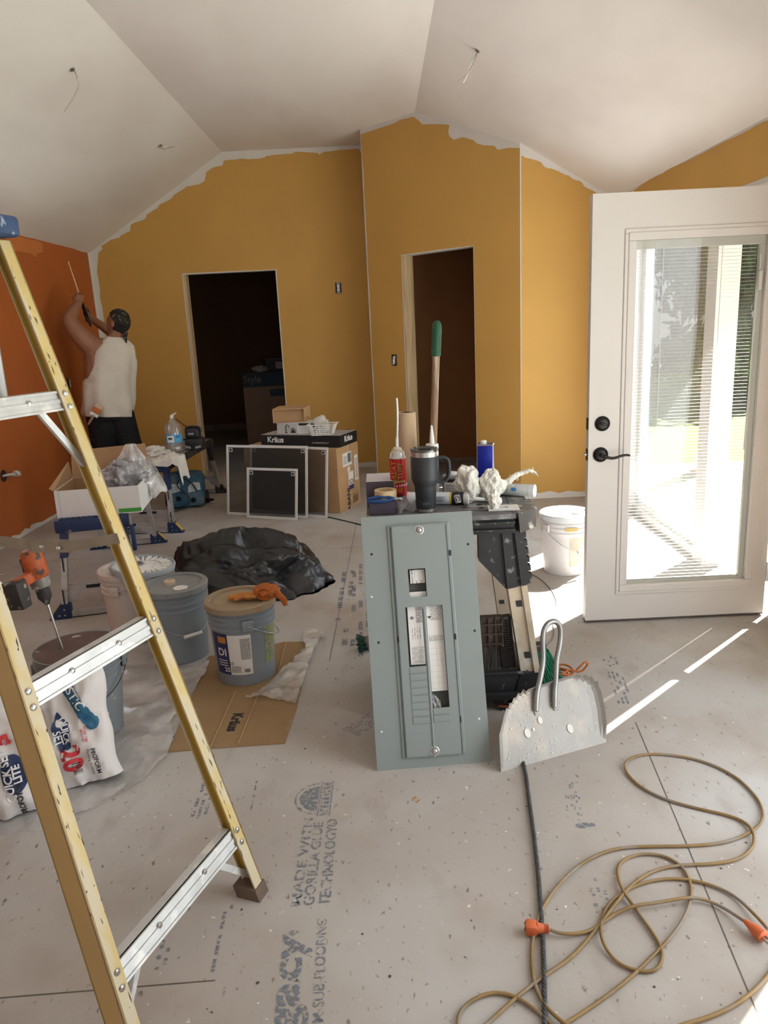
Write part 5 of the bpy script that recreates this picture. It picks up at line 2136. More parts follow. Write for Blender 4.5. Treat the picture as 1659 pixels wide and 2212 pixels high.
# pressed rim round the door
for c, s in (((hx0 - .004, -.002, (hz0 + hz1) / 2), (.010, .006, hz1 - hz0 + .018)), ((hx1 + .006, -.002, (hz0 + hz1) / 2), (.012, .006, hz1 - hz0 + .018)), (((hx0 + hx1) / 2, -.002, hz1 + .005), (hx1 - hx0, .006, .010))):
    m.box(c, s, bev=.002)
m.m(1)
for u, v in ((.075, .85), (.945, .865), (.085, .498), (.945, .517)):
    m.lathe([(0, .0006), (.0042, .0006), (.0046, 0)], 14, T(U(u), 0, Wv(v)) @ R90)
m.m(2)
for u, v in ((.925, .17), (.06, .15), (.05, .68)):
    m.lathe([(0, .0012), (.003, .001), (.004, 0)], 10, T(U(u), 0, Wv(v)) @ R90)
m.build('trim_plate', [PAN, INKB, WPL], pn)
m = MB()
dx0, dx1, dz0, dz1 = U(.268), U(.745), Wv(.045), Wv(.955)
holes = [(U(.385), U(.54), Wv(.668), Wv(.78)), (U(.34), U(.488), Wv(.395), Wv(.63)), (U(.522), U(.668), Wv(.228), Wv(.63))]
xs = sorted(set([dx0, dx1] + [h[0] for h in holes] + [h[1] for h in holes]))
zs = sorted(set([dz0, dz1] + [h[2] for h in holes] + [h[3] for h in holes]))
m.cells(xs, zs, -.013, -.0105, holes)
for x in (dx0, dx1):
    m.box((x, -.006, (dz0 + dz1) / 2), (.0025, .014, dz1 - dz0))
for z in (dz0, dz1):
    m.box(((dx0 + dx1) / 2, -.006, z), (dx1 - dx0, .014, .0025))
m.box((U(.505), -.0145, Wv(.33)), (.007, .005, Wv(.58)), bev=.002)
door = m.build('panel_door', PAN, pn)
for n_, x0, z0, zt in ((8, U(.34), Wv(.17), Wv(.395)), (2, U(.522), Wv(.172), Wv(.228))):
    for k in range(n_):
        hh = (zt - z0) / n_
        m = MB()
        m.box((x0 + U(.073), -.0125, z0 + hh * (k + .5)), (U(.146), .005, hh - .0022), T(), bev=.001)
        m.box((x0 + U(.073), -.0142, z0 + hh * k + hh * .2), (U(.146), .0035, .003))
        m.build('knockout', PAN, door)
m = MB()
for v in (.935, .062):
    M = T(U(.51), -.013, Wv(v)) @ R90
    m.lathe([(0, .009), (.006, .0085), (.010, .005), (.011, 0)], 20, M)
    m.box((0, 0, .0092), (.013, .0018, .001), M @ T(rz=.7))
    m.lathe([(.012, .0), (.015, .001), (.017, 0)], 20, M)
m.build('door_screw', STEEL, pn, 40)
m = MB()
for u, v in ((.775, .835), (.765, .50), (.755, .175), (.262, .505)):
    m.box((U(u), -.006, Wv(v)), (.007, .006, .020))
m.build('hinge_slot', INKB, pn)
# inside: shadowed back with the printed sheets
m = MB()
m.box(((hx0 + hx1) / 2, .022, (hz0 + hz1) / 2), (hx1 - hx0, .002, hz1 - hz0))
m.build('inner_back', PAND, pn)
m = MB()
rn = random.Random(21)


def sheet(x0, x1, z0, z1, y=.004):
    m.m(0).box(((x0 + x1) / 2, y, (z0 + z1) / 2), (x1 - x0, .0006, z1 - z0))


def bars(x0, x1, z0, z1, n, y=.0032, i=1):
    """columns of small vertical print"""
    m.m(i)
    for k in range(n):
        x = x0 + (x1 - x0) * (k + .5) / n
        z = z0
        while z < z1:
            L_ = rn.uniform(.004, .018)
            m.raw([(x - .0006, y, z), (x + .0006, y, z), (x + .0006, y, min(z1, z + L_)), (x - .0006, y, min(z1, z + L_))], [(0, 1, 2, 3)])
            z += L_ + rn.uniform(.002, .006)


sheet(U(.36), U(.488), Wv(.40), Wv(.632), .006)
bars(U(.43), U(.485), Wv(.565), Wv(.628), 9, .005)
bars(U(.38), U(.47), Wv(.50), Wv(.545), 4, .005, 2)
bars(U(.375), U(.485), Wv(.405), Wv(.47), 12, .005)
m.m(2).poly([(U(.395) + .0055 * cos(a), .005, Wv(.585) + .0055 * sin(a)) for a in [2 * pi * k / 20 for k in range(20)]])
m.m(0).text('GE', .006, T(U(.395), .0046, Wv(.585), pi / 2, 0, 0) @ T(rz=pi / 2), .02)
sheet(U(.525), U(.668), Wv(.29), Wv(.628), .006)
bars(U(.56), U(.66), Wv(.57), Wv(.625), 12, .005)
bars(U(.535), U(.665), Wv(.488), Wv(.51), 16, .005)
m.m(2).text('4', .02, T(U(.553), .005, Wv(.583), pi / 2) @ T(rz=pi / 2), .02)
for k in range(9):
    z = Wv(.30) + Wv(.18) * k / 8
    m.m(3).raw([(U(.53), .005, z), (U(.665), .005, z), (U(.665), .005, z + .0006), (U(.53), .005, z + .0006)], [(0, 1, 2, 3)])
m.raw([(U(.595), .005, Wv(.30)), (U(.5965), .005, Wv(.30)), (U(.5965), .005, Wv(.48)), (U(.595), .005, Wv(.48))], [(0, 1, 2, 3)])
sheet(U(.405), U(.535), Wv(.722), Wv(.776), .004)
m.m(2).text('QUALITY GATE', .0085, T(U(.424), .003, Wv(.749), pi / 2) @ T(rz=pi / 2), .01, 1, None, .85)
m.text('BBY', .006, T(U(.462), .003, Wv(.728), pi / 2) @ T(rz=pi / 2), 0)
m.text('DBZ', .006, T(U(.50), .003, Wv(.728), pi / 2) @ T(rz=pi / 2), 0)
for u in (.445, .482, .518):
    m.m(2).raw([(U(u), .003, Wv(.724)), (U(u) + .0005, .003, Wv(.724)), (U(u) + .0005, .003, Wv(.774)), (U(u), .003, Wv(.774))], [(0, 1, 2, 3)])
sheet(U(.39), U(.54), Wv(.655), Wv(.688), .006)
m.build('printed_sheet', [PAPER, INKG, INKB, mat('rule_grey', (.5, .5, .5))], pn)
m = MB()
m.grid(lambda u, v: V((U(.53) + U(.07) * u, .010 - .006 * sin(u * 9) * sin(v * 7), Wv(.215) + Wv(.07) * v * (1 - .5 * u))), 12, 12)
m.build('hardware_bag', CLEAR, pn, 60)

# ---- folding work table
TB_BLK = mat('table_black', (.022, .023, .025), .5, var=.2, vs=10, col2=(.20, .20, .20), c2=(.62, .70), s2=26)
TB_TOP = mat('table_top_grey', (.13, .13, .135), .65, var=.15, vs=12, col2=(.36, .35, .33), c2=(.52, .66), s2=11)
LEGM = mat('table_leg_tan', (.50, .42, .31), .5, .15, var=.15, vs=7, col2=(.62, .60, .55), c2=(.5, .64), s2=9)
q = [TB(1112, 1110), TB(1152, 1097), TB(1131, 1050), TB(1107, 1046)]
fy, ry, xr_ = q[0].y, q[3].y, q[1].x
xl_ = -.075
wt = thing('folding_work_table', 'black plastic folding work table with tan metal legs behind the grey panel', 'work table', (xl_, fy, 0))
O = V((xl_, fy, 0))
m = MB()
top2 = [(xl_, fy), (q[0].x, fy), (q[1].x, q[1].y), (q[1].x + .005, ry - .05), (q[3].x, ry), (xl_, ry)]
m.m(1).prism([(a - O.x, b - O.y) for a, b in top2], TZ - .018, TZ)
m.m(0).prism([((a - .28) * .985 + .28 - O.x, (b - (fy + ry) / 2) * .97 + (fy + ry) / 2 - O.y) for a, b in top2], TZ - .075, TZ - .018)
for k in range(2):
    m.box(((xl_ + q[0].x) / 2 - O.x, .000, TZ - .032 - .028 * k), (q[0].x - xl_, .016, .010), bev=.003)
m.m(2)
for px, py in ((1035, 1090), (1040, 1097), (1003, 1096), (1058, 1095)):
    c = TB(px, py) - O
    m.lathe([(0, .0006), (.011, .0006), (.012, 0)], 16, Matrix.Translation(c))
for a, b in (((1000, 1103), (1105, 1104)), ((1060, 1060), (1075, 1106)), ((1090, 1070), (1108, 1108))):
    s_, e_ = TB(*a) - O, TB(*b) - O
    m.tube([s_ + V((0, 0, .0003)), e_ + V((0, 0, .0003))], .0012, 4)
m.build('table_top', [TB_BLK, TB_TOP, INKB], wt)
m = MB()
c = [q[1] - O + V((.001, .0, 0)), q[1] - O + V((.006, .12, 0))]
m.hexa([q[0] - O + V((.02, -.002, -.075)), q[1] - O + V((.01, .0, -.075)), q[1] - O + V((.01, .15, -.075)), q[0] - O + V((.02, .15, -.075)), q[0] - O + V((.012, -.004, .002)), q[1] - O + V((.012, .0, .002)), q[1] - O + V((.012, .15, .002)), q[0] - O + V((.012, .15, .002))])
m.build('corner_clamp', mat('clamp_smoke', (.085, .085, .083), .3, var=.2, col2=(.5, .48, .42), c2=(.55, .65), s2=30), wt)
LYF = fy + .045


def lp(px, py, y):
    return WY(px, py, y) - O


def legplate(m, pxs, y0, y1):
    a = [lp(x, y, y0) for x, y in pxs]
    m.ext(a, (0, y1 - y0, 0))


m = MB()
legplate(m, [(1033, 1135), (1127, 1135), (1144, 1260), (1094, 1273), (1035, 1212)], LYF, LYF + .05)
legplate(m, [(1083, 1138), (1103, 1138), (1118, 1268), (1096, 1273)], LYF - .012, LYF)
legplate(m, [(1110, 1138), (1129, 1137), (1146, 1259), (1126, 1265)], LYF - .014, LYF)
for k in range(6):
    yy = 1150 + 18 * k
    legplate(m, [(1127 + 2.6 * k, yy), (1136 + 2.6 * k, yy - 1), (1137 + 2.6 * k, yy + 10), (1128 + 2.6 * k, yy + 11)], LYF - .004, LYF + .03)
m.m(1)
legplate(m, [(1089, 1136), (1096, 1136), (1096, 1139), (1089, 1139)], LYF - .016, LYF - .012)
m.build('leg_bracket', [TB_BLK, mat('bracket_orange', (.6, .25, .02))], wt)
leg = None
m = MB()
legplate(m, [(1096, 1270), (1139, 1264), (1167, 1452), (1126, 1456)], LYF + .002, LYF + .05)
legplate(m, [(1097, 1270), (1108, 1269), (1138, 1455), (1126, 1456)], LYF - .006, LYF + .002)
legplate(m, [(1126, 1266), (1139, 1264), (1167, 1452), (1155, 1453)], LYF - .006, LYF + .002)
m.m(1)
for x, y in ((1121, 1305), (1139, 1416)):
    legplate(m, [(x - 6, y - 6), (x + 6, y - 7), (x + 8, y + 5), (x - 4, y + 6)], LYF - .005, LYF + .004)
m.build('front_leg', [LEGM, INKB], wt)
m = MB()
legplate(m, [(1126, 1453), (1168, 1450), (1163, 1500), (1150, 1540), (1100, 1540), (1118, 1480)], LYF - .004, LYF + .06)
m.build('front_foot', TB_BLK, wt)
RY = ry - .1
m = MB()
legplate(m, [(1064, 1240), (1092, 1236), (1112, 1420), (1090, 1430)], RY, RY + .045)
m.m(1)
legplate(m, [(1079, 1297), (1089, 1296), (1090, 1304), (1080, 1305)], RY - .003, RY)
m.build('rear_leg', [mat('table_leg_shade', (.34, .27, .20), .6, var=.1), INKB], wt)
m = MB()
for x in (xl_ + .10,):
    m.hexa([V((x - .03 - O.x, LYF - O.y, 0)), V((x - O.x, LYF - O.y, 0)), V((x - O.x, LYF + .05 - O.y, 0)), V((x - .03 - O.x, LYF + .05 - O.y, 0)), V((x + .04 - O.x, LYF - O.y, TZ - .07)), V((x + .08 - O.x, LYF - O.y, TZ - .07)), V((x + .08 - O.x, LYF + .05 - O.y, TZ - .07)), V((x + .04 - O.x, LYF + .05 - O.y, TZ - .07))])
    LYF += RY - LYF - .0
LYF = fy + .045
m.build('left_legs', LEGM, wt)
sh = [lp(1046, 1452, LYF), lp(1126, 1455, LYF), lp(1118, 1492, LYF), lp(1048, 1512, LYF)]
m = MB()
tx1 = sh[1].x + .01
z1_, z0_ = sh[0].z, sh[3].z
m.box((tx1 / 2 + .02, (RY - O.y + .09) / 2 + .0, (z0_ + z1_) / 2 + .0), (tx1 - .0, RY - O.y - .0, z1_ - z0_ - .03), bev=.006)
m.box((tx1 / 2 + .02, .05, z1_ - .008), (tx1, .03, .016), bev=.004)
m.box((tx1 / 2 + .02, .035, z0_ + .02), (tx1, .02, .03), bev=.004)
m.hexa([lp(1060, 1500, LYF), lp(1080, 1498, LYF), lp(1102, 1545, LYF), lp(1086, 1550, LYF)] + [lp(1060, 1500, LYF + .05), lp(1080, 1498, LYF + .05), lp(1102, 1545, LYF + .05), lp(1086, 1550, LYF + .05)])
m.build('lower_tray', TB_BLK, wt, 40)

# ---- things under the table
SHY = fy + .06
tray_z = z1_ + .0
BRWN = mat('brush_block_brown', (.055, .035, .025), .6, var=.25, vs=14, col2=(.22, .17, .13), c2=(.6, .68), s2=25)
bb_ = WY(1064, 1448, SHY)
br = thing('stiff_brush', 'brown-backed stiff brush with dark bristles standing on the table tray', 'brush', (bb_.x, SHY, tray_z + .001))
m = MB()
hz = WY(1064, 1335, SHY).z - tray_z
bz = WY(1064, 1398, SHY).z - tray_z
m.box((0, .02, (hz + bz) / 2), (.085, .035, hz - bz), bev=.003)
for k in range(3):
    m.box((0, .0, bz + (hz - bz) * (.12 + .33 * k)), (.085, .012, .007))
for k in range(4):
    m.box((-.04 + .027 * k, .0, (hz + bz) / 2), (.005, .010, hz - bz))
m.build('block', BRWN, br)
m = MB()
rn = random.Random(31)
for k in range(150):
    x, y = rn.uniform(-.04, .04), rn.uniform(.004, .036)
    m.cyl((x, y, bz), (x + rn.uniform(-.008, .008), y + rn.uniform(-.008, .004), .001), .0011, .0008, 4)
o = m.build('bristles', mat('bristle_dark', (.10, .09, .08), .7), br)
o['kind'] = 'stuff'
cs = thing('ribbed_case', 'dark ribbed plastic case standing upright between the brush and the tan leg', 'case', (WY(1100, 1448, SHY).x, SHY, tray_z + .001), 0, None, (0, -.09, 0))
hz2 = WY(1098, 1333, SHY).z - tray_z
m = MB()
m.box((0, .02, hz2 / 2), (.058, .03, hz2), bev=.004)
for k in range(14):
    m.box((0, .002, hz2 * (.33 + .045 * k)), (.054, .008, .004))
for k in range(5):
    m.box((-.024 + .012 * k, .001, hz2 * .63), (.003, .008, hz2 * .66))
m.build('case_shell', mat('case_black', (.022, .017, .015), .5, var=.2, col2=(.16, .14, .12), c2=(.62, .7), s2=40), cs)
GREENB = mat('bristle_green', (.01, .16, .085), .6, var=.3, vs=20)
gp = WY(1182, 1452, fy + .22)
gb2 = thing('green_broom_head', 'green-bristled broom head on the floor behind the dustpan handle', 'broom', (gp.x - .02, fy + .22, .0), .3)
m = MB()
m.box((-.05, .0, .19), (.12, .04, .04), bev=.008)
m.build('block', BLACK, gb2)
m = MB()
for k in range(260):
    x, y = rn.uniform(-.10, .02), rn.uniform(-.02, .02)
    m.cyl((x, y, .18), (x * 1.15 + .065 + rn.uniform(-.02, .02), y * 1.8 - .02, rn.uniform(.001, .012)), .0016, .0011, 4)
o = m.build('bristles', GREENB, gb2)
o['kind'] = 'stuff'
oc = thing('orange_cord_coil', 'loosely coiled orange cord on the floor behind the metal dustpan', 'cord', FL(1185, 1490))
o_ = V(oc.location)
m = MB()
pts = []
for k in range(60):
    a = k * .52
    pts.append(V((.055 + (.055 + .012 * sin(k * .7)) * cos(a), .06 + (.05 + .01 * cos(k * .9)) * sin(a), .010 + .0010 * k + .006 * sin(k * 1.3))))
pts += [V((.14, .02, .06)), V((.17, .01, .105)), V((.155, .0, .125)), V((.12, .01, .08))]
m.tube(pts, .0042, 6, smooth=1)
m.build('cord', mat('cord_orange', (.50, .14, .03), .55, var=.15), oc, 70)
oc2 = thing('orange_cord_coil', 'short loop of orange cord on the floor under the black table tray', 'cord', FL(1065, 1545))
m = MB()
m.tube([V((.0 + .035 * cos(a) + .01 * k, .05 + .03 * sin(a), .008 + .002 * k)) for k, a in [(q_, q_ * .6) for q_ in range(16)]], .0042, 6, smooth=1)
m.build('cord', mat('cord_orange', (.50, .14, .03), .55, var=.15), oc2, 70)

# ---- sheet-metal dustpan propped against the table
PANM = mat('dustpan_aluminium', (.34, .325, .30), .55, .3, var=.10, vs=5, col2=(.43, .385, .33), c2=(.48, .62), s2=7)
e0, e1 = FL(1086, 1667), FL(1308, 1604)
hp = WY(1193, 1352, fy - .0)
nrm = (e1 - e0).cross(hp - e0).normalized()
if nrm.y > 0:
    nrm = -nrm
dp = thing('dustpan', 'dented aluminium dustpan with a looped tube handle, spattered with plaster', 'dustpan', e0)


def DP(px, py, lift=0.0):
    return WP(px, py, e0 + nrm * lift, nrm) - e0


out = [(1082, 1668), (1075, 1640), (1073, 1590), (1080, 1562), (1084, 1545), (1088, 1532), (1093, 1531), (1096, 1521), (1101, 1519), (1104, 1510), (1110, 1508), (1114, 1499), (1120, 1500), (1125, 1491), (1131, 1496), (1136, 1491), (1165, 1481), (1200, 1470), (1240, 1458), (1252, 1463), (1258, 1459), (1266, 1468), (1272, 1463), (1278, 1474), (1285, 1474), (1287, 1485), (1292, 1495), (1300, 1530), (1304, 1565), (1310, 1598), (1308, 1605), (1290, 1611), (1230, 1628), (1150, 1651), (1090, 1667)]
pts = [DP(*p) for p in out]
m = MB()
cx_ = sum(pts, V()) / len(pts)
n_ = len(pts)
rings = []
for f_, dpth in ((1.0, .022), (.95, .010), (.90, .003), (.80, .0), (.4, .0)):
    rings.append([cx_ + (p - cx_) * f_ + nrm * (dpth if 1 <= i < n_ - 6 else 0) for i, p in enumerate(pts)])
vs = [p for r_ in rings for p in r_]
fs = [(r_ * n_ + k, r_ * n_ + (k + 1) % n_, (r_ + 1) * n_ + (k + 1) % n_, (r_ + 1) * n_ + k) for r_ in range(4) for k in range(n_)]
fs.append(tuple(range(4 * n_, 5 * n_)))
m.raw(vs, fs)
m.raw([p - nrm * .002 for p in vs], [f[::-1] for f in fs])
m.raw([p for p in rings[0]] + [p - nrm * .002 for p in rings[0]], [(k, (k + 1) % n_, n_ + (k + 1) % n_, n_ + k) for k in range(n_)])
m.m(1)
rn = random.Random(12)
for k in range(230):
    px, py = rn.uniform(1085, 1290), rn.uniform(1500, 1655)
    if py > 1662 - (px - 1086) * .29 or py < 1520 - (px - 1085) * .2:
        continue
    if rn.random() < (px - 1080) / 320:
        continue
    c = DP(px, py, .0)
    r_ = rn.uniform(.0008, .0028)
    a1, a2 = (pts[0] - pts[-4]).normalized(), None
    a2 = nrm.cross(a1)
    m.poly([c + nrm * .0025 + (a1 * cos(t_) + a2 * sin(t_)) * r_ * rn.uniform(.6, 1.3) for t_ in [2 * pi * q_ / 7 for q_ in range(7)]])
for px, py, r_ in ((1139, 1584, .013), (1231, 1574, .013), (1152, 1576, .005), (1166, 1556, .010)):
    c = DP(px, py, .0)
    m.poly([c + nrm * .003 + (a1 * cos(t_) * .9 + a2 * sin(t_) * 1.25) * r_ for t_ in [2 * pi * q_ / 18 for q_ in range(18)]])
m.build('pan', [PANM, mat('plaster_spatter', (.74, .71, .66), .7)], dp)
m = MB()
hpts = [(DP(1158, 1536, .008)), DP(1159, 1500, .014), DP(1168, 1462, .016), DP(1174, 1425, .018), DP(1172, 1385, .018), DP(1174, 1362, .018), DP(1183, 1346, .018), DP(1197, 1341, .018), DP(1208, 1348, .018), DP(1212, 1365, .018), DP(1209, 1395, .018), DP(1202, 1425, .018), DP(1201, 1465, .016), DP(1198, 1500, .014), DP(1198, 1528, .008)]
m.tube(hpts, .0105, 12, smooth=2)
m.build('tube_handle', mat('tube_steel', (.30, .295, .28), .45, .8, var=.15, vs=15), dp, 70)
for px, py in ((1158, 1534), (1199, 1524)):
    m = MB()
    c = DP(px, py, .002)
    M = axes(c, a1, a2)
    m.box((0, 0, .001), (.020, .034, .003), M, bev=.001)
    m.lathe([(0, .004), (.003, .0035), (.004, .002)], 10, M)
    m.lathe([(0, -.004), (.003, -.0035), (.004, -.002)], 10, M)
    m.build('handle_foot', PANM, dp)

# ---- long wooden handle with green grip
tb0, tb1 = WY(944, 692, ry + .04), WY(936, 975, ry + .04)
ddir = (tb1 - tb0)
foot_ = tb0 + ddir * ((tb0.z - .0) / (tb0.z - tb1.z))
bh = thing('broom', 'tall wooden pole with a dark green grip standing upright behind the work table', 'broom', foot_)
tl = tb0 - foot_
WOODH = mat('worn_wood', (.30, .19, .12), .75, var=.35, vs=6, stretch=(8, 8, .6), col2=(.45, .36, .28), c2=(.55, .68), s2=7)
m = MB()
m.cyl(tl * .02, tl * .97, .015, .0155, 18)
m.build('pole', WOODH, bh, 50)
m = MB()
k = 1 - WY(941, 770, ry + .04).z / tb0.z
q_ = tl.to_track_quat('Z', 'Y').to_matrix().to_4x4()
Lg = tl.length * k
m.lathe([(.0, 0), (.0195, .001), (.020, .01), (.0205, Lg * .5), (.0205, Lg - .03), (.0175, Lg - .012), (.010, Lg - .002), (0, Lg)], 24, Matrix.Translation(tl * (1 - k)) @ q_)
m.build('green_grip', mat('grip_green', (.012, .075, .032), .55, var=.25, vs=14, col2=(.03, .12, .055), c2=(.5, .7), s2=16), bh, 50)
m = MB()
m.box((0, 0, .03), (.26, .06, .05), bev=.01)
m.box((0, 0, .003), (.27, .07, .004))
m.build('broom_block', BRWN, bh)

# ---- on the table ------------------------------------------------------------------------------------------
RED = mat('can_red', (.55, .012, .018), .35, var=.06)
c = TB(863, 1091)
fc = thing('spray_foam_can', 'red spray foam can with a thin white straw nozzle on the work table', 'can', c)
m = MB()
m.lathe([(0, .002), (.031, .0), (.033, .004), (.033, .19), (.0335, .193), (.031, .196)], 36)
m.m(1)
m.lathe([(.0335, .0), (.0342, .002), (.0335, .006)], 36)
m.lathe([(.034, .191), (.0345, .194), (.030, .199), (.028, .212), (.022, .222), (.014, .226), (0, .227)], 36)
m.m(2).lathe([(.018, .222), (.019, .226), (.016, .232), (.009, .235), (0, .235)], 20)
m.build('can_body', [RED, STEEL, CREAM], fc, 40)
m = MB()
m.tube([V((0, 0, .232)), V((.001, 0, .262)), V((.002, 0, .275))], [.006, .006, .0045], 10)
m.tube([V((.002, 0, .27)), V((.006, 0, .33)), V((.008, 0, .38)), V((.007, 0, .425))], .0038, 8, smooth=1)
m.build('straw_nozzle', WPL, fc, 60)
m = MB()
ang = -pi / 2 + .0
g3 = (.033, .033, 1)
m.m(0)
wrap_text(m, 'GREAT', .030, ang - .42, .135, *g3, pi / 2, .02)
wrap_text(m, 'STUFF', .030, ang + .30, .135, *g3, pi / 2, .02)
m.m(1)
wrap_text(m, 'GREAT', .030, ang - .45, .1365, *g3, pi / 2, .0, .0026)
wrap_text(m, 'STUFF', .030, ang + .27, .1365, *g3, pi / 2, .0, .0026)
m.m(2)
wrap_label(m, *g3, ang - .85, ang + .85, .098, .104, .0012)
m.m(3)
wrap_text(m, 'GAPS & CRACKS', .013, ang + .05, .085, *g3, .06, .01)
m.m(1)
for k in range(4):
    wrap_label(m, *g3, ang - .5, ang + .5 - .1 * (k % 2), .074 - .005 * k, .0755 - .005 * k, .0012, 5)
m.m(0)
wrap_label(m, *g3, ang - .35, ang + .45, .028, .048, .0012)
m.m(4)
wrap_label(m, *g3, ang - .25, ang + .35, .031, .042, .0018)
m.build('can_printing', [INKB, mat('print_gold', (.62, .35, .05), .5), CREAM, LTINK, INKG], fc)

c = TB(921, 1104)
tm = thing('travel_tumbler', 'charcoal insulated tumbler with a side handle and steel rims on the work table', 'tumbler', c)
CHAR = mat('tumbler_charcoal', (.028, .031, .036), .5, var=.08, col2=(.5, .5, .5), c2=(.735, .745), s2=30)
m = MB()
m.lathe([(.0365, .014), (.0375, .016), (.0415, .10), (.0435, .105), (.0515, .125), (.0525, .13), (.0535, .215), (.0525, .217)], 48)
m.build('cup_body', CHAR, tm, 30)
m = MB()
m.lathe([(0, .0), (.033, 0), (.036, .003), (.0368, .015)], 48)
m.lathe([(.0525, .216), (.0535, .2165), (.0535, .234), (.051, .236)], 48)
m.build('steel_band', STEEL, tm, 40)
m = MB()
m.lathe([(.0525, .234), (.0535, .236), (.0535, .241), (.050, .245), (.047, .245), (.045, .240), (0, .240)], 48)
m.m(1).box((.0, -.012, .243), (.045, .03, .006), bev=.002)
m.build('lid', [sheer('smoke_lid', (.04, .04, .042), .7, .1, .12, 5, .05), BLACK], tm, 40)
m = MB()
m.tube([V((.044, 0, .203)), V((.070, 0, .207)), V((.088, 0, .198)), V((.091, 0, .17)), V((.090, 0, .14)), V((.080, 0, .118)), V((.060, 0, .112)), V((.048, 0, .117))], .0075, 10, smooth=3, flat=1.5)
m.build('handle', CHAR, tm, 60)
m = MB()
g4 = (.0372, .0415, .104)
m.m(0)
wrap_text(m, 'YETI', .0165, -pi / 2 - .04, .036, *g4, 0, .03, .0016)
for a0_, a1_, z0, z1 in ((-.66, .58, .022, .0228), (-.66, .58, .048, .0488), (-.66, -.64, .022, .0485), (.56, .58, .022, .0485)):
    wrap_label(m, *g4, -pi / 2 + a0_, -pi / 2 + a1_, z0, z1, .0016, 6)
m.build('emblem', mat('emblem_grey', (.11, .115, .12), .4), tm)

c = TB(884, 1066)
pr_ = thing('paper_roll', 'roll of brown masking paper standing upright behind the red can', 'roll', (c.x, c.y, TZ))
rt_ = WY(881, 890, c.y).z - TZ
m = MB()
m.lathe([(.019, rt_ - .0), (.037, rt_), (.040, rt_ - .003), (.040, 0), (.019, 0), (.019, rt_)], 36)
m.build('roll', mat('kraft_paper', (.46, .33, .21), .8, var=.06, vs=4), pr_, 40)
c = TB(937, 1073)
ck = thing('caulk_tube', 'upright white caulk tube with a long pointed nozzle behind the tumbler', 'tube', c)
zt = WY(936, 918, c.y).z - TZ
zs_ = WY(936, 960, c.y).z - TZ
m = MB()
m.lathe([(0, 0), (.0235, 0), (.0235, zs_ - .022), (.026, zs_ - .02), (.026, zs_), (.024, zs_ + .003), (0, zs_ + .003)], 28)
m.build('cartridge', WPL, ck, 40)
m = MB()
m.lathe([(.010, zs_ + .002), (.0098, zs_ + .02), (.004, zt - .004), (.002, zt), (0, zt)], 16)
m.build('nozzle', WPL, ck, 50)

c = TB(1044, 1054)
bl_ = thing('solvent_can', 'rectangular blue metal solvent can with a white cap on the work table', 'can', c, -.28)
zh = WY(1044, 960, c.y).z - TZ
m = MB()
m.box((.012, .0, zh / 2), (.066, .05, zh), bev=.005)
m.m(1).box((-.0215, 0, zh / 2), (.002, .040, zh * .86))
m.build('can_body', [mat('can_blue', (.012, .022, .30), .3, .2, var=.05), PAPER], bl_, 30)
m = MB()
for k in range(8):
    m.box((-.0228, -.0, zh * (.25 + .08 * k)), (.0006, .03 - .01 * (k % 3), .004))
m.build('label_print', INKG, bl_)
m = MB()
for a_, b_ in (((.012, .024), (.068, .004)), ((.012, -.024), (.068, .004)), ((-.020, 0), (.004, .05)), ((.044, 0), (.004, .05))):
    m.box((a_[0], a_[1], zh + .001), (b_[0], b_[1], .006))
m.m(1).lathe([(.013, zh), (.0135, zh + .014), (.011, zh + .018), (0, zh + .018)], 20, T(.004, 0, 0))
m.build('can_top', [STEEL, WPL], bl_, 40)

c = TB(978, 1068)
bc = thing('filler_tin', 'small black and white filler tin behind the tumbler handle', 'tin', c)
m = MB()
m.lathe([(0, 0), (.042, 0), (.042, .078), (.043, .081), (.040, .084)], 32)
m.build('tin_body', INKG, bc, 40)
m = MB()
m.m(0)
wrap_label(m, .042, .042, 1, -pi / 2 - 1.0, -pi / 2 + 1.2, .008, .074, .001)
m.m(1)
wrap_label(m, .042, .042, 1, -pi / 2 - 1.0, -pi / 2 + 1.2, .060, .074, .0018)
m.m(2)
for k in range(6):
    wrap_label(m, .042, .042, 1, -pi / 2 - .8, -pi / 2 + .2 + .1 * (k % 3), .012 + .007 * k, .015 + .007 * k, .0018, 4)
m.build('tin_label', [PAPER, BLACK, INKG], bc)
m = MB()
m.lathe([(.040, .082), (.036, .078), (.030, .080), (.0, .080)], 32)
m.m(1).lathe([(.019, .080), (.021, .092), (.019, .096), (0, .097)], 20)
m.build('tin_lid', [STEEL, WPL], bc, 40)

# caulk tubes lying on the table
TUBEW = mat('tube_white', (.72, .72, .70), .45, var=.03)


def lying_tube(label, pa, pb, r, name='caulk_tube'):
    a, b = TB(*pa), TB(*pb)
    a.z = b.z = TZ + r
    dd = (b - a)
    M = axes(a, dd, V((0, 0, 1)).cross(dd))
    t = thing_m(name, label, 'tube', M)
    return t, dd.length, M


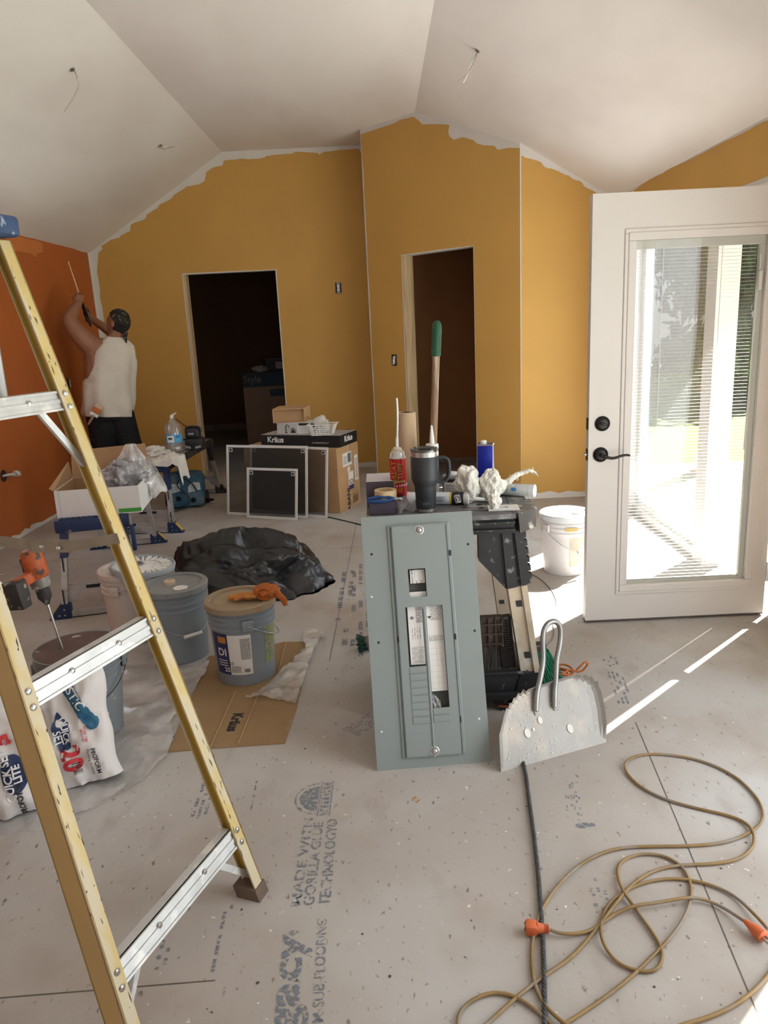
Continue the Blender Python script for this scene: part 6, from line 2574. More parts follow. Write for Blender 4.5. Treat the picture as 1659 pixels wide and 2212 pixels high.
RX2 = Euler((0, pi / 2, 0)).to_matrix().to_4x4()
t, L_, _ = lying_tube('caulk tube with a black and yellow label lying across the table behind the tumbler', (868, 1089), (1014, 1090), .025)
m = MB()
m.lathe([(0, 0), (.025, 0), (.0255, .004), (.0255, .03), (.0245, .032), (.0245, L_ - .02), (.026, L_ - .018), (.026, L_ - .003), (.018, L_), (0, L_)], 32, RX2)
m.build('cartridge', TUBEW, t, 40)
m = MB()
m.tube([V((L_ - .002, 0, 0)), V((L_ + .012, 0, 0)), V((L_ + .06, 0, -.004))], [.010, .009, .006, .004], 12)
m.build('nozzle', TUBEW, t, 60)
m = MB()
for x0, x1, i in ((L_ * .50, L_ * .72, 0), (L_ * .72, L_ * .75, 1), (L_ * .75, L_ - .021, 2)):
    m.m(i).lathe([(.0246, x0), (.0250, x0 + .0005), (.0250, x1)], 32, RX2)
m.m(3)
MT = T(L_ * .845, -.0253, .004, pi / 2, 0, 0)
m.text('DAP', .017, MT @ T(0, 0, .0004, 0, 0, -1.35), .04)
for a_, b_, c_, d_ in ((-.011, .011, .014, .0158), (-.011, .011, -.0158, -.014), (-.011, -.0092, -.0158, .0158), (.0092, .011, -.0158, .0158)):
    m.poly([(a_, c_, .0003), (b_, c_, .0003), (b_, d_, .0003), (a_, d_, .0003)], MT @ T(rz=.22))
m.m(2)
for k in range(9):
    m.poly([(L_ * .52, -.0252, -.010 + .0026 * k), (L_ * (.62 + .08 * ((k * 7) % 3) / 3), -.0252, -.010 + .0026 * k), (L_ * (.62 + .08 * ((k * 7) % 3) / 3), -.0252, -.0088 + .0026 * k), (L_ * .52, -.0252, -.0088 + .0026 * k)])
m.build('tube_label', [mat('tube_pale', (.62, .66, .70)), YEL, BLACK, LTINK], t)
t, L_, _ = lying_tube('white sealant tube with a small blue label lying at the right table end', (1070, 1069), (1156, 1074), .026, 'sealant_tube')
m = MB()
m.lathe([(0, 0), (.024, 0), (.0255, .002), (.0255, L_ - .025), (.0265, L_ - .024), (.0265, L_ - .002), (.024, L_), (0, L_)], 32, RX2)
m.build('cartridge', mat('tube_grey_white', (.62, .66, .66), .4, var=.04), t, 40)
m = MB()
m.m(0)
for x0, x1, z0, z1 in ((.075, .095, .0, .014),):
    m.poly([(x0, -.0262, z0), (x1, -.0262, z0), (x1, -.0245, z1), (x0, -.0245, z1)])
m.m(1)
for k in range(5):
    m.poly([(.03, -.0262, .008 - .005 * k), (.06, -.0262, .008 - .005 * k), (.06, -.0262, .010 - .005 * k), (.03, -.0262, .010 - .005 * k)])
m.build('tube_label', [mat('label_blue', (.06, .22, .55)), INKG], t)

# fluffy white insulation
FLUFF = mat('insulation_wool', (.74, .72, .65), .95, var=.06, vs=12, bump=.9, bs=60)


def wool(label, pxy, r, sv, dz=0, rz=0):
    c = TB(*pxy)
    t = thing('insulation_wad', label, 'insulation', (c.x, c.y, TZ + .001 + dz), rz)
    m = MB()
    o = V((sv * 1.7, sv, 0))
    tb_ = bmesh.new()
    bmesh.ops.create_icosphere(tb_, subdivisions=6, radius=1)
    for v in tb_.verts:
        p = v.co.copy()
        k = 1 + .40 * fbm(p + o, 1.2, 2) + .10 * fbm(p + o, 3.5, 2) + .02 * fbm(p + o, 14, 3)
        z = p.z * r[2] * k + r[2]
        v.co = V((p.x * r[0] * k, p.y * r[1] * k, max(0, z)))
    m._take(tb_)
    m.build('wool', FLUFF, t, 80)
    return t


wool('white wool insulation wad, largest and uppermost of the heap on the work table', (1012, 1086), (.050, .045, .070), 1)
wool('white wool insulation wad right of the largest, under the trailing strand', (1062, 1083), (.050, .045, .062), 4)
wool('white wool tuft hanging forward towards the table edge, below the other wads', (1068, 1102), (.022, .018, .034), 8)
t = thing('insulation_strand', 'long wisp of white insulation trailing off to the right above the table', 'insulation', TB(1085, 1080) + V((0, 0, .05)))
o_ = V(t.location)
m = MB()
ps = [WY(x, y, t.location.y) - o_ for x, y in ((1060, 1050), (1080, 1046), (1098, 1040), (1112, 1028), (1130, 1020), (1145, 1017), (1158, 1019))]
ps = [p + V((.0, .006 * sin(i * 2), .004 * sin(i * 3))) for i, p in enumerate(ps)]
m.tube(ps, [.022, .016, .013, .011, .009, .007, .004], 10, smooth=2, flat=.6)
for k in range(40):
    i = (k * 7) % (len(ps) - 1)
    p = ps[i].lerp(ps[i + 1], (k % 5) / 5)
    m.tube([p, p + V((rn.uniform(-.012, .02), rn.uniform(-.012, .012), rn.uniform(-.02, .016)))], [.004, .001], 5)
m.build('wool', FLUFF, t, 80)
c = TB(1087, 1099)
sw = thing('wall_plate', 'white rectangular wall plate lying flat near the front right of the table', 'plate', (c.x, c.y, TZ + .001), -.05)
m = MB()
m.cells([-.058, -.018, .018, .058], [-.036, -.012, .012, .036], 0, .006, [(-.018, .018, -.012, .012)])
for v in m.b.verts:
    v.co = V((v.co.x, v.co.z, v.co.y))
m.build('plate', WPL, sw)

# purple cartons, tape and pliers at the left end
PURP = mat('carton_purple', (.075, .06, .085), .6, var=.08)
pc = WY(793, 1112, fy + .20)
zt = WY(794, 1042, fy + .20).z - TZ
pb = thing('purple_carton', 'dark purple carton with a pale top at the left end of the work table', 'box', (pc.x + .002, fy + .20, TZ + .001))
m = MB()
m.box((.075, .085, zt / 2), (.15, .17, zt), bev=.002)
m.m(1).box((.075, .085, zt + .0005), (.148, .168, .001))
m.build('carton', [PURP, mat('carton_top_pale', (.62, .61, .66), .7, var=.05)], pb)
z2 = WY(800, 1086, fy + .08).z - TZ
p2 = thing('purple_carton', 'low dark purple carton carrying a tape roll and blue-handled pliers', 'box', (WY(797, 1100, fy + .08).x, fy + .08, TZ + .001))
m = MB()
m.box((.05, .045, z2 / 2), (.10, .09, z2), bev=.002)
m.build('carton', PURP, p2)
tr_ = thing('masking_tape', 'roll of tan masking tape lying on the low purple carton', 'tape', (p2.location.x + .066, p2.location.y + .055, TZ + z2 + .002), rot=(0, 0, 0))
m = MB()
m.lathe([(.028, 0), (.043, 0), (.043, .034), (.028, .034), (.028, 0)], 36)
m.build('tape_roll', mat('tape_tan', (.62, .46, .26), .6, var=.04), tr_, 40)
pl = thing('pliers', 'pliers with blue handles in front of the red can, on the low purple carton', 'pliers', (p2.location.x + .05, p2.location.y + .006, TZ + z2 + .004))
for s in (-1, 1):
    m = MB()
    m.tube([V((-.052, .006 * s, .004 + .004 * s)), V((-.02, .014 * s, .006 + .005 * s)), V((.02, .010 * s, .006 + .006 * s)), V((.05, .002 * s, .006))], [.006, .007, .0065, .005], 8, smooth=1)
    m.build('handle', mat('handle_blue', (.015, .06, .20), .5), pl, 60)
m = MB()
m.box((.06, 0, .006), (.03, .014, .008), bev=.002)
m.build('jaw', STEEL, pl)
cbg = thing('clear_wrapper', 'crumpled clear plastic wrapper at the table front, left of the tumbler', 'wrapper', TB(870, 1107))
m = MB()
for s in range(3):
    m.grid(lambda u, v: V(((u - .5) * .10 + .01 * s, .012 * sin(u * 11 + s * 2) + .008 * s, .002 + v * (.055 - .03 * abs(u - .35 + .1 * s)) + .012 * sin(u * 14 + s))), 24, 10)
m.build('film', sheer('wrapper_film', (.70, .66, .66), .28, .15, .25, 30, .25), cbg, 60)

# ---- white bucket by the door
WBK = mat('bucket_bright', (.72, .72, .74), .4, var=.03)
bd = bucket('paint_bucket', 'white lidded paint bucket on the floor beside the open door', (1.095, 4.47, .001), WBK, 0, .36, .128, .148)
m_ear[0] = WBK
lid(bd, .36, .148, mat('lid_white_blue', (.66, .72, .76), .45, var=.08, vs=6))
bail(bd, .36, .148, radians(-62), .13, WPL, WIRE)
m = MB()
m.m(0)
wrap_label(m, *g, -pi / 2 - .05, -pi / 2 + .65, .06, .24, .0012)
m.m(1)
wrap_label(m, *g, -pi / 2 - .25, -pi / 2 + .25, .285, .305, .008, 8)
m.build('pale_label', [mat('label_cream', (.62, .58, .48), .6, var=.15, vs=12), mat('paint_smear', (.60, .45, .15))], bd)
m = MB()
m.lathe([(.025, .365), (.027, .372), (.020, .374), (0, .374)], 24, T(.06, -.03, 0))
m.build('spout_cap', CREAM, bd, 40)

# ---- scrub brush on the floor left of the panel
sbp = FL(786, 1404)
sb = thing('scrub_brush', 'small round scrub brush with dark green bristles on the floor left of the panel', 'brush', sbp + V((0, .0, .001)), .3)
m = MB()
m.lathe([(0, -.022), (.030, -.020), (.034, 0), (.030, .018), (0, .020)], 24, T(.028, 0, .034) @ Euler((0, pi / 2 - .3, 0)).to_matrix().to_4x4())
m.build('brush_back', mat('brush_back_tan', (.20, .16, .12), .7, var=.25, vs=30), sb, 50)
m = MB()
for k in range(190):
    a, rr = rn.uniform(0, 2 * pi), rn.random() ** .5 * .03
    y, z = rr * cos(a), rr * sin(a)
    p = V((.012, y, .034 + z))
    e = V((-.026 + rn.uniform(-.004, .004), y * 1.7, max(.001, .036 + z * 1.6)))
    m.cyl(p, e, .0011, .0009, 4)
o = m.build('bristles', mat('bristle_teal', (.02, .075, .055), .7, var=.4, vs=60), sb)
o['kind'] = 'stuff'

# ---- cords on the floor
CORD = mat('cord_tan', (.27, .175, .07), .6, var=.22, vs=9, col2=(.27, .225, .175), c2=(.5, .62), s2=7)
OPL = mat('plug_orange', (.56, .13, .045), .5, var=.1)
ec = thing('extension_cord', 'long dirty yellow extension cord looping over the floor at lower right', 'cord', FL(1400, 1950))
o_ = V(ec.location)


def cordpath(px, z=.006, zs=None):
    return [FL(x, y, (zs[i] if zs else z)) - o_ for i, (x, y) in enumerate(px)]


# from the orange socket, right to left loops, off the picture's lower edge
A = [(1185, 2007), (1215, 2018), (1260, 2016), (1290, 2003), (1325, 1975), (1365, 1957), (1420, 1950), (1485, 1938), (1520, 1942), (1560, 1958), (1612, 1992)]
B = [(1660, 2008), (1640, 1985), (1590, 1935), (1540, 1912), (1490, 1900), (1440, 1897), (1385, 1907), (1340, 1930), (1312, 1955), (1298, 1990), (1298, 2025), (1315, 2060), (1345, 2088), (1390, 2100), (1420, 2095), (1432, 2070), (1428, 2045), (1410, 2015), (1375, 1965), (1345, 1925), (1333, 1890), (1337, 1865), (1362, 1849), (1400, 1843), (1440, 1850), (1475, 1872), (1492, 1905), (1494, 1940), (1480, 1980), (1450, 2025), (1410, 2065), (1370, 2105), (1320, 2145), (1270, 2180), (1215, 2215), (1150, 2255), (1080, 2290)]
C = [(1000, 2260), (985, 2200), (1010, 2165), (1060, 2142), (1110, 2150), (1150, 2175), (1200, 2220), (1260, 2290)]
D = [(960, 2300), (1010, 2250), (1060, 2205), (1120, 2150), (1180, 2105), (1240, 2065), (1290, 2005), (1335, 1945), (1370, 1905), (1420, 1876), (1480, 1868), (1550, 1866), (1600, 1855), (1628, 1830), (1630, 1800), (1610, 1775), (1570, 1760), (1500, 1745), (1430, 1725), (1375, 1695), (1350, 1665), (1350, 1645), (1380, 1630), (1430, 1628), (1510, 1640), (1580, 1670), (1628, 1712), (1650, 1750), (1645, 1780), (1610, 1805), (1560, 1822), (1480, 1828), (1400, 1828), (1330, 1832), (1270, 1855), (1220, 1895), (1180, 1945), (1160, 1990), (1150, 2030), (1148, 2080), (1155, 2130), (1175, 2170), (1210, 2205), (1260, 2235)]
m = MB()
m.tube(cordpath(A, zs=[.016, .012, .008, .006, .008, .016, .017, .018, .010, .008, .018]), .0047, 8, smooth=2)
m.tube(cordpath(B, zs=[.02] + [.006 if i % 9 else .015 for i in range(len(B) - 1)]), .0044, 8, smooth=2)
m.tube(cordpath(D, zs=[.006 if i % 7 else .014 for i in range(len(D))]), .0047, 8, smooth=2)
m.tube(cordpath(C), .0047, 8, smooth=2)
m.build('cable', CORD, ec, 80)
m = MB()
a_, b_ = FL(1134, 2003, .018) - o_, FL(1186, 2007, .016) - o_
M = axes(a_, b_ - a_, V((0, 0, 1)).cross(b_ - a_))
Lp = (b_ - a_).length
m.box((Lp * .26, 0, 0), (Lp * .52, .034, .030), M, bev=.007)
m.lathe([(0, Lp * .5), (.015, Lp * .5), (.011, Lp * .8), (.008, Lp), (0, Lp)], 16, M @ RX2)
for k in range(3):
    m.lathe([(.008, Lp * (.8 + .07 * k)), (.012, Lp * (.81 + .07 * k)), (.012, Lp * (.83 + .07 * k)), (.008, Lp * (.84 + .07 * k))], 14, M @ RX2)
m.m(1)
for y, z in ((-.008, .006), (.008, .006), (0, -.007)):
    m.box((-.0005, y, z), (.001, .0022, .008), M)
m.build('socket', [OPL, INKB], ec, 40)
m = MB()
a_, b_ = FL(1612, 1992, .02) - o_, FL(1650, 2025, .018) - o_
M = axes(a_, b_ - a_, V((0, 0, 1)).cross(b_ - a_))
Lp = (b_ - a_).length
m.lathe([(.0055, -.005), (.009, Lp * .2), (.015, Lp * .55), (.016, Lp * .95), (.013, Lp), (0, Lp)], 18, M @ RX2)
m.m(1)
for y in (-.006, .006):
    m.box((Lp + .010, y, 0), (.02, .0018, .007), M)
m.build('plug', [OPL, STEEL], ec, 45)
m = MB()
m.tube(cordpath([(1690, 2060), (1650, 2120), (1600, 2165), (1540, 2195), (1480, 2212), (1400, 2240)], .006), .0047, 8, smooth=2)
m.build('cable_tail', CORD, ec, 80)

rp = thing('twisted_rope', 'dark grey twisted rope running straight down the floor from the dustpan', 'rope', FL(1140, 1680))
o_ = V(rp.location)
ctr = [FL(x, y, .007) for x, y in ((1118, 1600), (1128, 1640), (1136, 1670), (1143, 1730), (1153, 1800), (1162, 1880), (1168, 1960), (1173, 2040), (1176, 2120), (1176, 2230), (1178, 2300))]
for _ in range(3):
    ctr = chaikin(ctr)
m = MB()
acc = 0
strands = [[], [], []]
for i, p in enumerate(ctr):
    dd = (ctr[min(i + 1, len(ctr) - 1)] - ctr[max(i - 1, 0)]).normalized()
    acc += (p - ctr[i - 1]).length if i else 0
    sd = dd.cross(V((0, 0, 1)))
steps = 420
tot = sum((ctr[i + 1] - ctr[i]).length for i in range(len(ctr) - 1))
seg_i, run = 0, 0.0
for k in range(steps):
    s_ = tot * k / steps
    while seg_i < len(ctr) - 2 and run + (ctr[seg_i + 1] - ctr[seg_i]).length < s_:
        run += (ctr[seg_i + 1] - ctr[seg_i]).length
        seg_i += 1
    L0 = (ctr[seg_i + 1] - ctr[seg_i]).length
    p = ctr[seg_i].lerp(ctr[seg_i + 1], (s_ - run) / max(L0, 1e-6))
    dd = (ctr[seg_i + 1] - ctr[seg_i]).normalized()
    sd = dd.cross(V((0, 0, 1)))
    for j in range(3):
        a = s_ * 2 * pi / .035 + j * 2 * pi / 3
        strands[j].append(p - o_ + sd * cos(a) * .0034 + V((0, 0, sin(a) * .0034)))
for st in strands:
    m.tube(st, .0036, 5)
m.build('rope', mat('rope_grey', (.07, .072, .072), .7, var=.3, vs=60), rp, 80)
th_ = thing('thin_grey_cable', 'thin grey cable curving over the sunlit floor to the dustpan handle', 'cable', FL(1200, 1300))
o_ = V(th_.location)
m = MB()
m.tube([FL(x, y, .003) - o_ for x, y in ((1128, 1236), (1150, 1240), (1175, 1256), (1196, 1280), (1203, 1305), (1198, 1325), (1193, 1345), (1199, 1375), (1180, 1395), (1150, 1412))], .0028, 6, smooth=2)
m.build('cable', mat('cable_grey', (.22, .225, .22), .6), th_, 80)
# ================================================================ the painter
SKIN = mat('skin', (.30, .135, .075), .5, var=.08, vs=9)
PO = V((-2.46, 7.03, 0))
pe = thing('person', 'person in a white sleeveless shirt, black shorts and bandana, arms raised in the corner', 'person', PO)
FACE = V((-.82, .30, .42)).normalized()
SHX = V((.92, .38, 0)).normalized()       # from his left shoulder to his right
FWD = V((-.38, .92, 0)).normalized()


def limb(m, pts, rad, seg=14, n=3):
    q = [V((*p, 0)) .to_4d() if False else (V(p), r) for p, r in zip(pts, rad)]
    for _ in range(n):
        o = [q[0]]
        for (a, ra), (b, rb) in zip(q[:-1], q[1:]):
            o += [(a * .75 + b * .25, ra * .75 + rb * .25), (a * .25 + b * .75, ra * .25 + rb * .75)]
        o.append(q[-1])
        q = o
    # rounded ends
    d0, d1 = (q[0][0] - q[1][0]).normalized(), (q[-1][0] - q[-2][0]).normalized()
    q = [(q[0][0] + d0 * q[0][1] * .9, q[0][1] * .35), (q[0][0] + d0 * q[0][1] * .5, q[0][1] * .8)] + q + [(q[-1][0] + d1 * q[-1][1] * .5, q[-1][1] * .8), (q[-1][0] + d1 * q[-1][1] * .9, q[-1][1] * .35)]
    rs = [r for _, r in q]
    m.tube([p for p, _ in q], rs, seg)


def ringloft(m, rings, seg=40, cap=True, tilt=0.0, fn=None):
    vs, fs = [], []
    for i, (c, rx, ry) in enumerate(rings):
        for k in range(seg):
            a = 2 * pi * k / seg
            sq = lambda t: math.copysign(abs(t) ** .86, t)
            p = V(c) + SHX * rx * sq(cos(a)) + FWD * ry * sq(sin(a))
            p.z += tilt * rx * cos(a)
            if fn:
                p = fn(p, a, i / (len(rings) - 1))
            vs.append(p)
    n = len(rings)
    for i in range(n - 1):
        for k in range(seg):
            fs.append((i * seg + k, i * seg + (k + 1) % seg, (i + 1) * seg + (k + 1) % seg, (i + 1) * seg + k))
    if cap:
        fs += [tuple(range(seg))[::-1], tuple(range((n - 1) * seg, n * seg))]
    m.raw(vs, fs)


def densify(r, n):
    for _ in range(n):
        o = [r[0]]
        for a, b in zip(r[:-1], r[1:]):
            o += [tuple([V(a[0]) * .75 + V(b[0]) * .25] + [a[i] * .75 + b[i] * .25 for i in (1, 2)]), tuple([V(a[0]) * .25 + V(b[0]) * .75] + [a[i] * .25 + b[i] * .75 for i in (1, 2)])]
        r = o + [r[-1]]
    return r


def fuse(m, name, material, parent, voxel, sm=2):
    """join overlapping shapes into one continuous skin"""
    o = m.build(name, material)
    md = o.modifiers.new('r', 'REMESH')
    md.mode = 'VOXEL'
    md.voxel_size = voxel
    md2 = o.modifiers.new('s', 'SMOOTH')
    md2.iterations = sm
    md2.factor = .5
    dg = bpy.context.evaluated_depsgraph_get()
    me = bpy.data.meshes.new_from_object(o.evaluated_get(dg))
    o.modifiers.clear()
    old = o.data
    o.data = me
    bpy.data.meshes.remove(old)
    me.name = name
    if not me.materials:
        me.materials.append(material)
    me.polygons.foreach_set('use_smooth', [True] * len(me.polygons))
    o.parent = parent
    return o


L = lambda px, py, y: WY(px, py, y) - PO
torso = [((-.05, 0, .84), .170, .125), ((-.04, 0, .95), .185, .14), ((-.02, 0, 1.10), .190, .145), ((.02, 0, 1.26), .190, .135), ((.055, .01, 1.38), .180, .115), ((.075, .01, 1.455), .165, .095), ((.085, .02, 1.51), .10, .075), ((.092, .02, 1.56), .062, .062)]
lsh, lel, lwr = V((-.10, -.045, 1.445)), L(147, 694, 6.86), L(168, 656, 7.05)
lha = L(172, 641, 7.09)
rsh, rel, rwr = V((.175, .10, 1.41)), V((.04, .36, 1.50)), L(196, 687, 7.36)
rha = L(188, 679, 7.38)
HC = L(256, 697, 7.04)
m = MB()
ringloft(m, densify(torso, 2))
limb(m, [V((.0, -.01, 1.44)), lsh, lsh.lerp(lel, .5) + V((0, 0, -.012)), lel, lel.lerp(lwr, .35), lwr], [.095, .100, .084, .066, .060, .038])
limb(m, [V((-.075, -.03, 1.05)), V((-.085, -.035, 1.2)), V((-.075, -.035, 1.33)), lsh], [.125, .135, .12, .095])
limb(m, [V((.14, .04, 1.43)), rsh, rsh.lerp(rel, .5), rel, rel.lerp(rwr, .4), rwr], [.070, .060, .056, .052, .046, .033])
# neck and head, turned up to the left
limb(m, [V((.088, .02, 1.50)), V((.10, .02, 1.57)), HC + V((.01, 0, -.03))], [.066, .060, .062])
UPH = (V((0, 0, 1)) - FACE * FACE.z).normalized()
SDH = FACE.cross(UPH)
HM = Matrix.Identity(4)
for i in range(3):
    HM[i][0], HM[i][1], HM[i][2], HM[i][3] = FACE[i], SDH[i], UPH[i], HC[i]
m.ico((0, 0, .012), (.100, .078, .105), 3, None, HM)
m.ico((.035, 0, -.055), (.062, .056, .060), 3, None, HM)           # jaw
m.ico((.078, 0, -.085), (.024, .026, .020), 2, None, HM)           # chin
m.ico((.102, 0, -.022), (.020, .014, .022), 2, None, HM)           # nose
m.ico((.094, 0, .018), (.014, .045, .012), 2, None, HM)            # brow
m.ico((.092, 0, -.055), (.014, .024, .010), 2, None, HM)           # mouth
for s in (-1, 1):
    m.ico((-.002, s * .080, -.012), (.019, .010, .031), 2, None, HM)
    m.ico((.075, s * .038, -.022), (.022, .020, .020), 2, None, HM)


def hand(m, wr, ha, dirx, curl, size=1.0):
    """palm, four curled fingers and a thumb closing round the tool"""
    ax = (ha - wr).normalized()
    sd = (dirx - ax * dirx.dot(ax)).normalized()
    nm = ax.cross(sd)
    pc = wr + ax * .045
    M = Matrix.Identity(4)
    for i in range(3):
        M[i][0], M[i][1], M[i][2], M[i][3] = sd[i], nm[i], ax[i], pc[i]
    m.ico((0, 0, .0), (.042, .020, .052), 3, None, M)
    for k, (x, L0) in enumerate(((-.030, .062), (-.010, .074), (.011, .070), (.031, .056))):
        pts = [M @ V((x, 0, .035)), M @ V((x, .004 + .012 * curl, .035 + L0 * .42)), M @ V((x, .004 + .040 * curl, .035 + L0 * (.72 - .35 * curl))), M @ V((x, .004 + .048 * curl, .035 + L0 * (1.0 - .95 * curl)))]
        limb(m, pts, [.0105, .0105, .0095, .0085], 8, 2)
    limb(m, [M @ V((-.034, .004, -.018)), M @ V((-.050, .022, .010)), M @ V((-.040, .038, .030)), M @ V((-.020, .044, .040))], [.013, .012, .011, .009], 8, 2)


hand(m, lwr, lha, V((.6, .6, .2)), .9)
hand(m, rwr, rha, V((-.1, -.6, .6)), .9)
# legs
for s, kx, fx in ((-1, (-.15, .02, .50), (-.16, -.02, .09)), (1, (.09, .08, .50), (.11, .08, .09))):
    hp_ = V((-.045, 0, .88)) + SHX * .09 * s
    limb(m, [hp_, hp_.lerp(V(kx), .5) + FWD * .01, V(kx), V(kx).lerp(V(fx), .35) - FWD * .015, V(fx)], [.115, .092, .066, .060, .040])
fuse(m, 'body', SKIN, pe, .0065, 3)
# shirt
SHIRT = mat('shirt_white', (.66, .61, .53), .85, var=.07, vs=6, col2=(.55, .47, .38), c2=(.60, .72), s2=8)
rings = [((-.06, 0, .835), .215, .160), ((-.055, 0, .90), .219, .166), ((-.04, 0, 1.02), .224, .172), ((-.01, 0, 1.18), .222, .165), ((.035, .01, 1.34), .214, .144), ((.068, .01, 1.435), .185, .115), ((.082, .02, 1.50), .125, .092), ((.090, .02, 1.535), .085, .080)]


def folds(p, a, t):
    k = .013 * (1 - t) * sin(a * 7 + t * 5) + .012 * noise.noise(V((a * 1.5, t * 6, 2))) + .006 * sin(a * 3 - t * 14) * (1 - t)
    return p + (SHX * cos(a) + FWD * sin(a)) * k


m = MB()
ringloft(m, densify(rings, 3), 72, False, -.10, folds)
kill = []
for f in m.b.faces:
    c = f.calc_center_median()
    q = c - V((-.185, -.04, 1.325))
    q2 = c - V((.285, .12, 1.40))
    if (q.x / .135) ** 2 + (q.y / .18) ** 2 + (q.z / .185) ** 2 < 1 or (q2.x / .09) ** 2 + (q2.y / .11) ** 2 + (q2.z / .12) ** 2 < 1:
        kill.append(f)
bmesh.ops.delete(m.b, geom=kill, context='FACES')
sh_ = m.build('sleeveless_shirt', SHIRT, pe, 80)
md = sh_.modifiers.new('thickness', 'SOLIDIFY')
md.thickness = .004
# shorts
m = MB()
ringloft(m, densify([((-.05, 0, .80), .188, .145), ((-.045, 0, .90), .196, .150), ((-.042, 0, .98), .190, .146)], 2))
for s, kx in ((-1, (-.15, .015, .44)), (1, (.095, .08, .44))):
    hp_ = V((-.045, 0, .84)) + SHX * .088 * s
    limb(m, [hp_, hp_.lerp(V(kx), .5), V(kx)], [.128, .115, .105])
fuse(m, 'shorts', mat('shorts_black', (.010, .010, .013), .85, var=.25, vs=6, col2=(.06, .06, .065), c2=(.66, .72), s2=18), pe, .010, 4)
for s, fx in ((-1, (-.16, -.02)), (1, (.11, .08))):
    m = MB()
    c = V((fx[0], fx[1], 0))
    limb(m, [c + V((.03, -.03, .045)), c + V((.0, .0, .05)), c + FWD * .10 + V((0, 0, .038)), c + FWD * .17 + V((0, 0, .030))], [.042, .046, .042, .030])
    for v in m.b.verts:
        v.co.z = max(0.0, v.co.z)
    m.build('shoe', mat('shoe_dark', (.05, .045, .04), .7), pe, 60)
# bandana with its knot and tails, hair under it
BAND = mat('bandana_camo', (.014, .012, .009), .8, var=.5, vs=14, col2=(.13, .115, .075), c2=(.56, .64), s2=34)
m = MB()
tb_ = bmesh.new()
bmesh.ops.create_icosphere(tb_, subdivisions=5, radius=1)
for v in tb_.verts:
    p = v.co.copy()
    k = 1 + .02 * noise.noise(p * 5)
    v.co = HM @ V((p.x * .108 * k - .002, p.y * .086 * k, p.z * .112 * k + .014))
lim = []
for f in tb_.faces:
    c = HM.inverted() @ f.calc_center_median()
    if c.z < .028 + .0 + (c.x * .30 if c.x > 0 else c.x * .75) or False:
        lim.append(f)
bmesh.ops.delete(tb_, geom=lim, context='FACES')
m._take(tb_)
bd_ = m.build('bandana', BAND, pe, 80)
md = bd_.modifiers.new('thickness', 'SOLIDIFY')
md.thickness = .003
m = MB()
kn = HM @ V((-.108, -.01, -.055))
m.ico(kn, (.018, .016, .020), 2)
m.tube([kn, kn + V((.002, -.012, -.03)), kn + V((-.004, -.016, -.062)), kn + V((.0, -.014, -.085))], [.012, .015, .012, .006], 8, smooth=1, flat=.5)
m.tube([kn, kn + V((-.014, -.012, -.025)), kn + V((-.016, -.014, -.05))], [.010, .012, .006], 8, smooth=1, flat=.5)
m.build('bandana_knot', BAND, pe, 70)
m = MB()
tb_ = bmesh.new()
bmesh.ops.create_icosphere(tb_, subdivisions=4, radius=1)
for v in tb_.verts:
    p = v.co.copy()
    v.co = HM @ V((p.x * .1025 - .004, p.y * .081, p.z * .108 + .008))
lim = [f for f in tb_.faces if (lambda c: c.x > -.005 or c.z < -.075 or c.z > .02)(HM.inverted() @ f.calc_center_median())]
bmesh.ops.delete(tb_, geom=lim, context='FACES')
m._take(tb_)
m.build('hair', mat('hair_black', (.012, .010, .009), .6), pe, 80)
m = MB()
for s in (-1, 1):
    m.ico((.088, s * .030, -.002), (.011, .014, .011), 2, None, HM)
m.build('eyes', mat('eye_dark', (.03, .02, .015), .2), pe, 80)

# caulking gun in his hands
tip, g0, g1_ = WY(148, 567, 7.16), WY(172, 639, 7.12), WY(187, 684, 7.30)
cg = thing('caulking_gun', 'dark caulking gun with a long pale nozzle rod, held up in both raised hands', 'tool', g0)
m = MB()
m.tube([V((0, 0, 0)), (tip - g0) * .5, tip - g0], [.0065, .006, .005], 8)
m.ico(tip - g0, .008, 2)
m.build('nozzle_rod', mat('rod_pale', (.80, .50, .36), .5), cg, 60)
m = MB()
d_ = g1_ - g0
m.cyl(d_ * -.1, d_ * .9, .014, .016, 12)
m.cyl(d_ * .8, d_ * 1.15, .020, .018, 12)
m.build('barrel', BLACK, cg, 50)
m = MB()
m.tube([d_ * .95, d_ * 1.0 + V((.01, .0, -.04)), d_ * 1.0 + V((.03, .0, -.09))], [.010, .011, .010], 8, smooth=1)
m.tube([d_ * .8, d_ * .85 + V((.0, -.01, -.035)), d_ * .9 + V((.0, -.01, -.07))], [.006, .006, .005], 8, smooth=1)
m.build('trigger_grip', BLACK, cg, 60)

# brush tucked into the waistband
bp_ = WY(210, 884, 6.815)
pb_ = thing('paint_brush', 'broad paint brush with orange-stained bristles hanging at the waist of the shorts', 'brush', bp_, 0, None, (-.08, .62, .25))
m = MB()
m.box((0, 0, .0), (.075, .020, .085), bev=.006)
m.m(1).box((0, -.0105, .028), (.072, .002, .032))
m.build('bristle_head', [mat('bristle_orange', (.55, .17, .05), .8, var=.15, vs=30, stretch=(8, 1, 1)), mat('bristle_cream', (.62, .50, .38), .8)], pb_, 40)
m = MB()
m.box((0, 0, -.055), (.078, .024, .030), bev=.002)
m.build('ferrule', STEEL, pb_)
m = MB()
m.tube([V((0, 0, -.06)), V((0, 0, -.10)), V((0, .0, -.16))], [.014, .011, .009], 10)
m.build('handle', WOODH, pb_, 60)

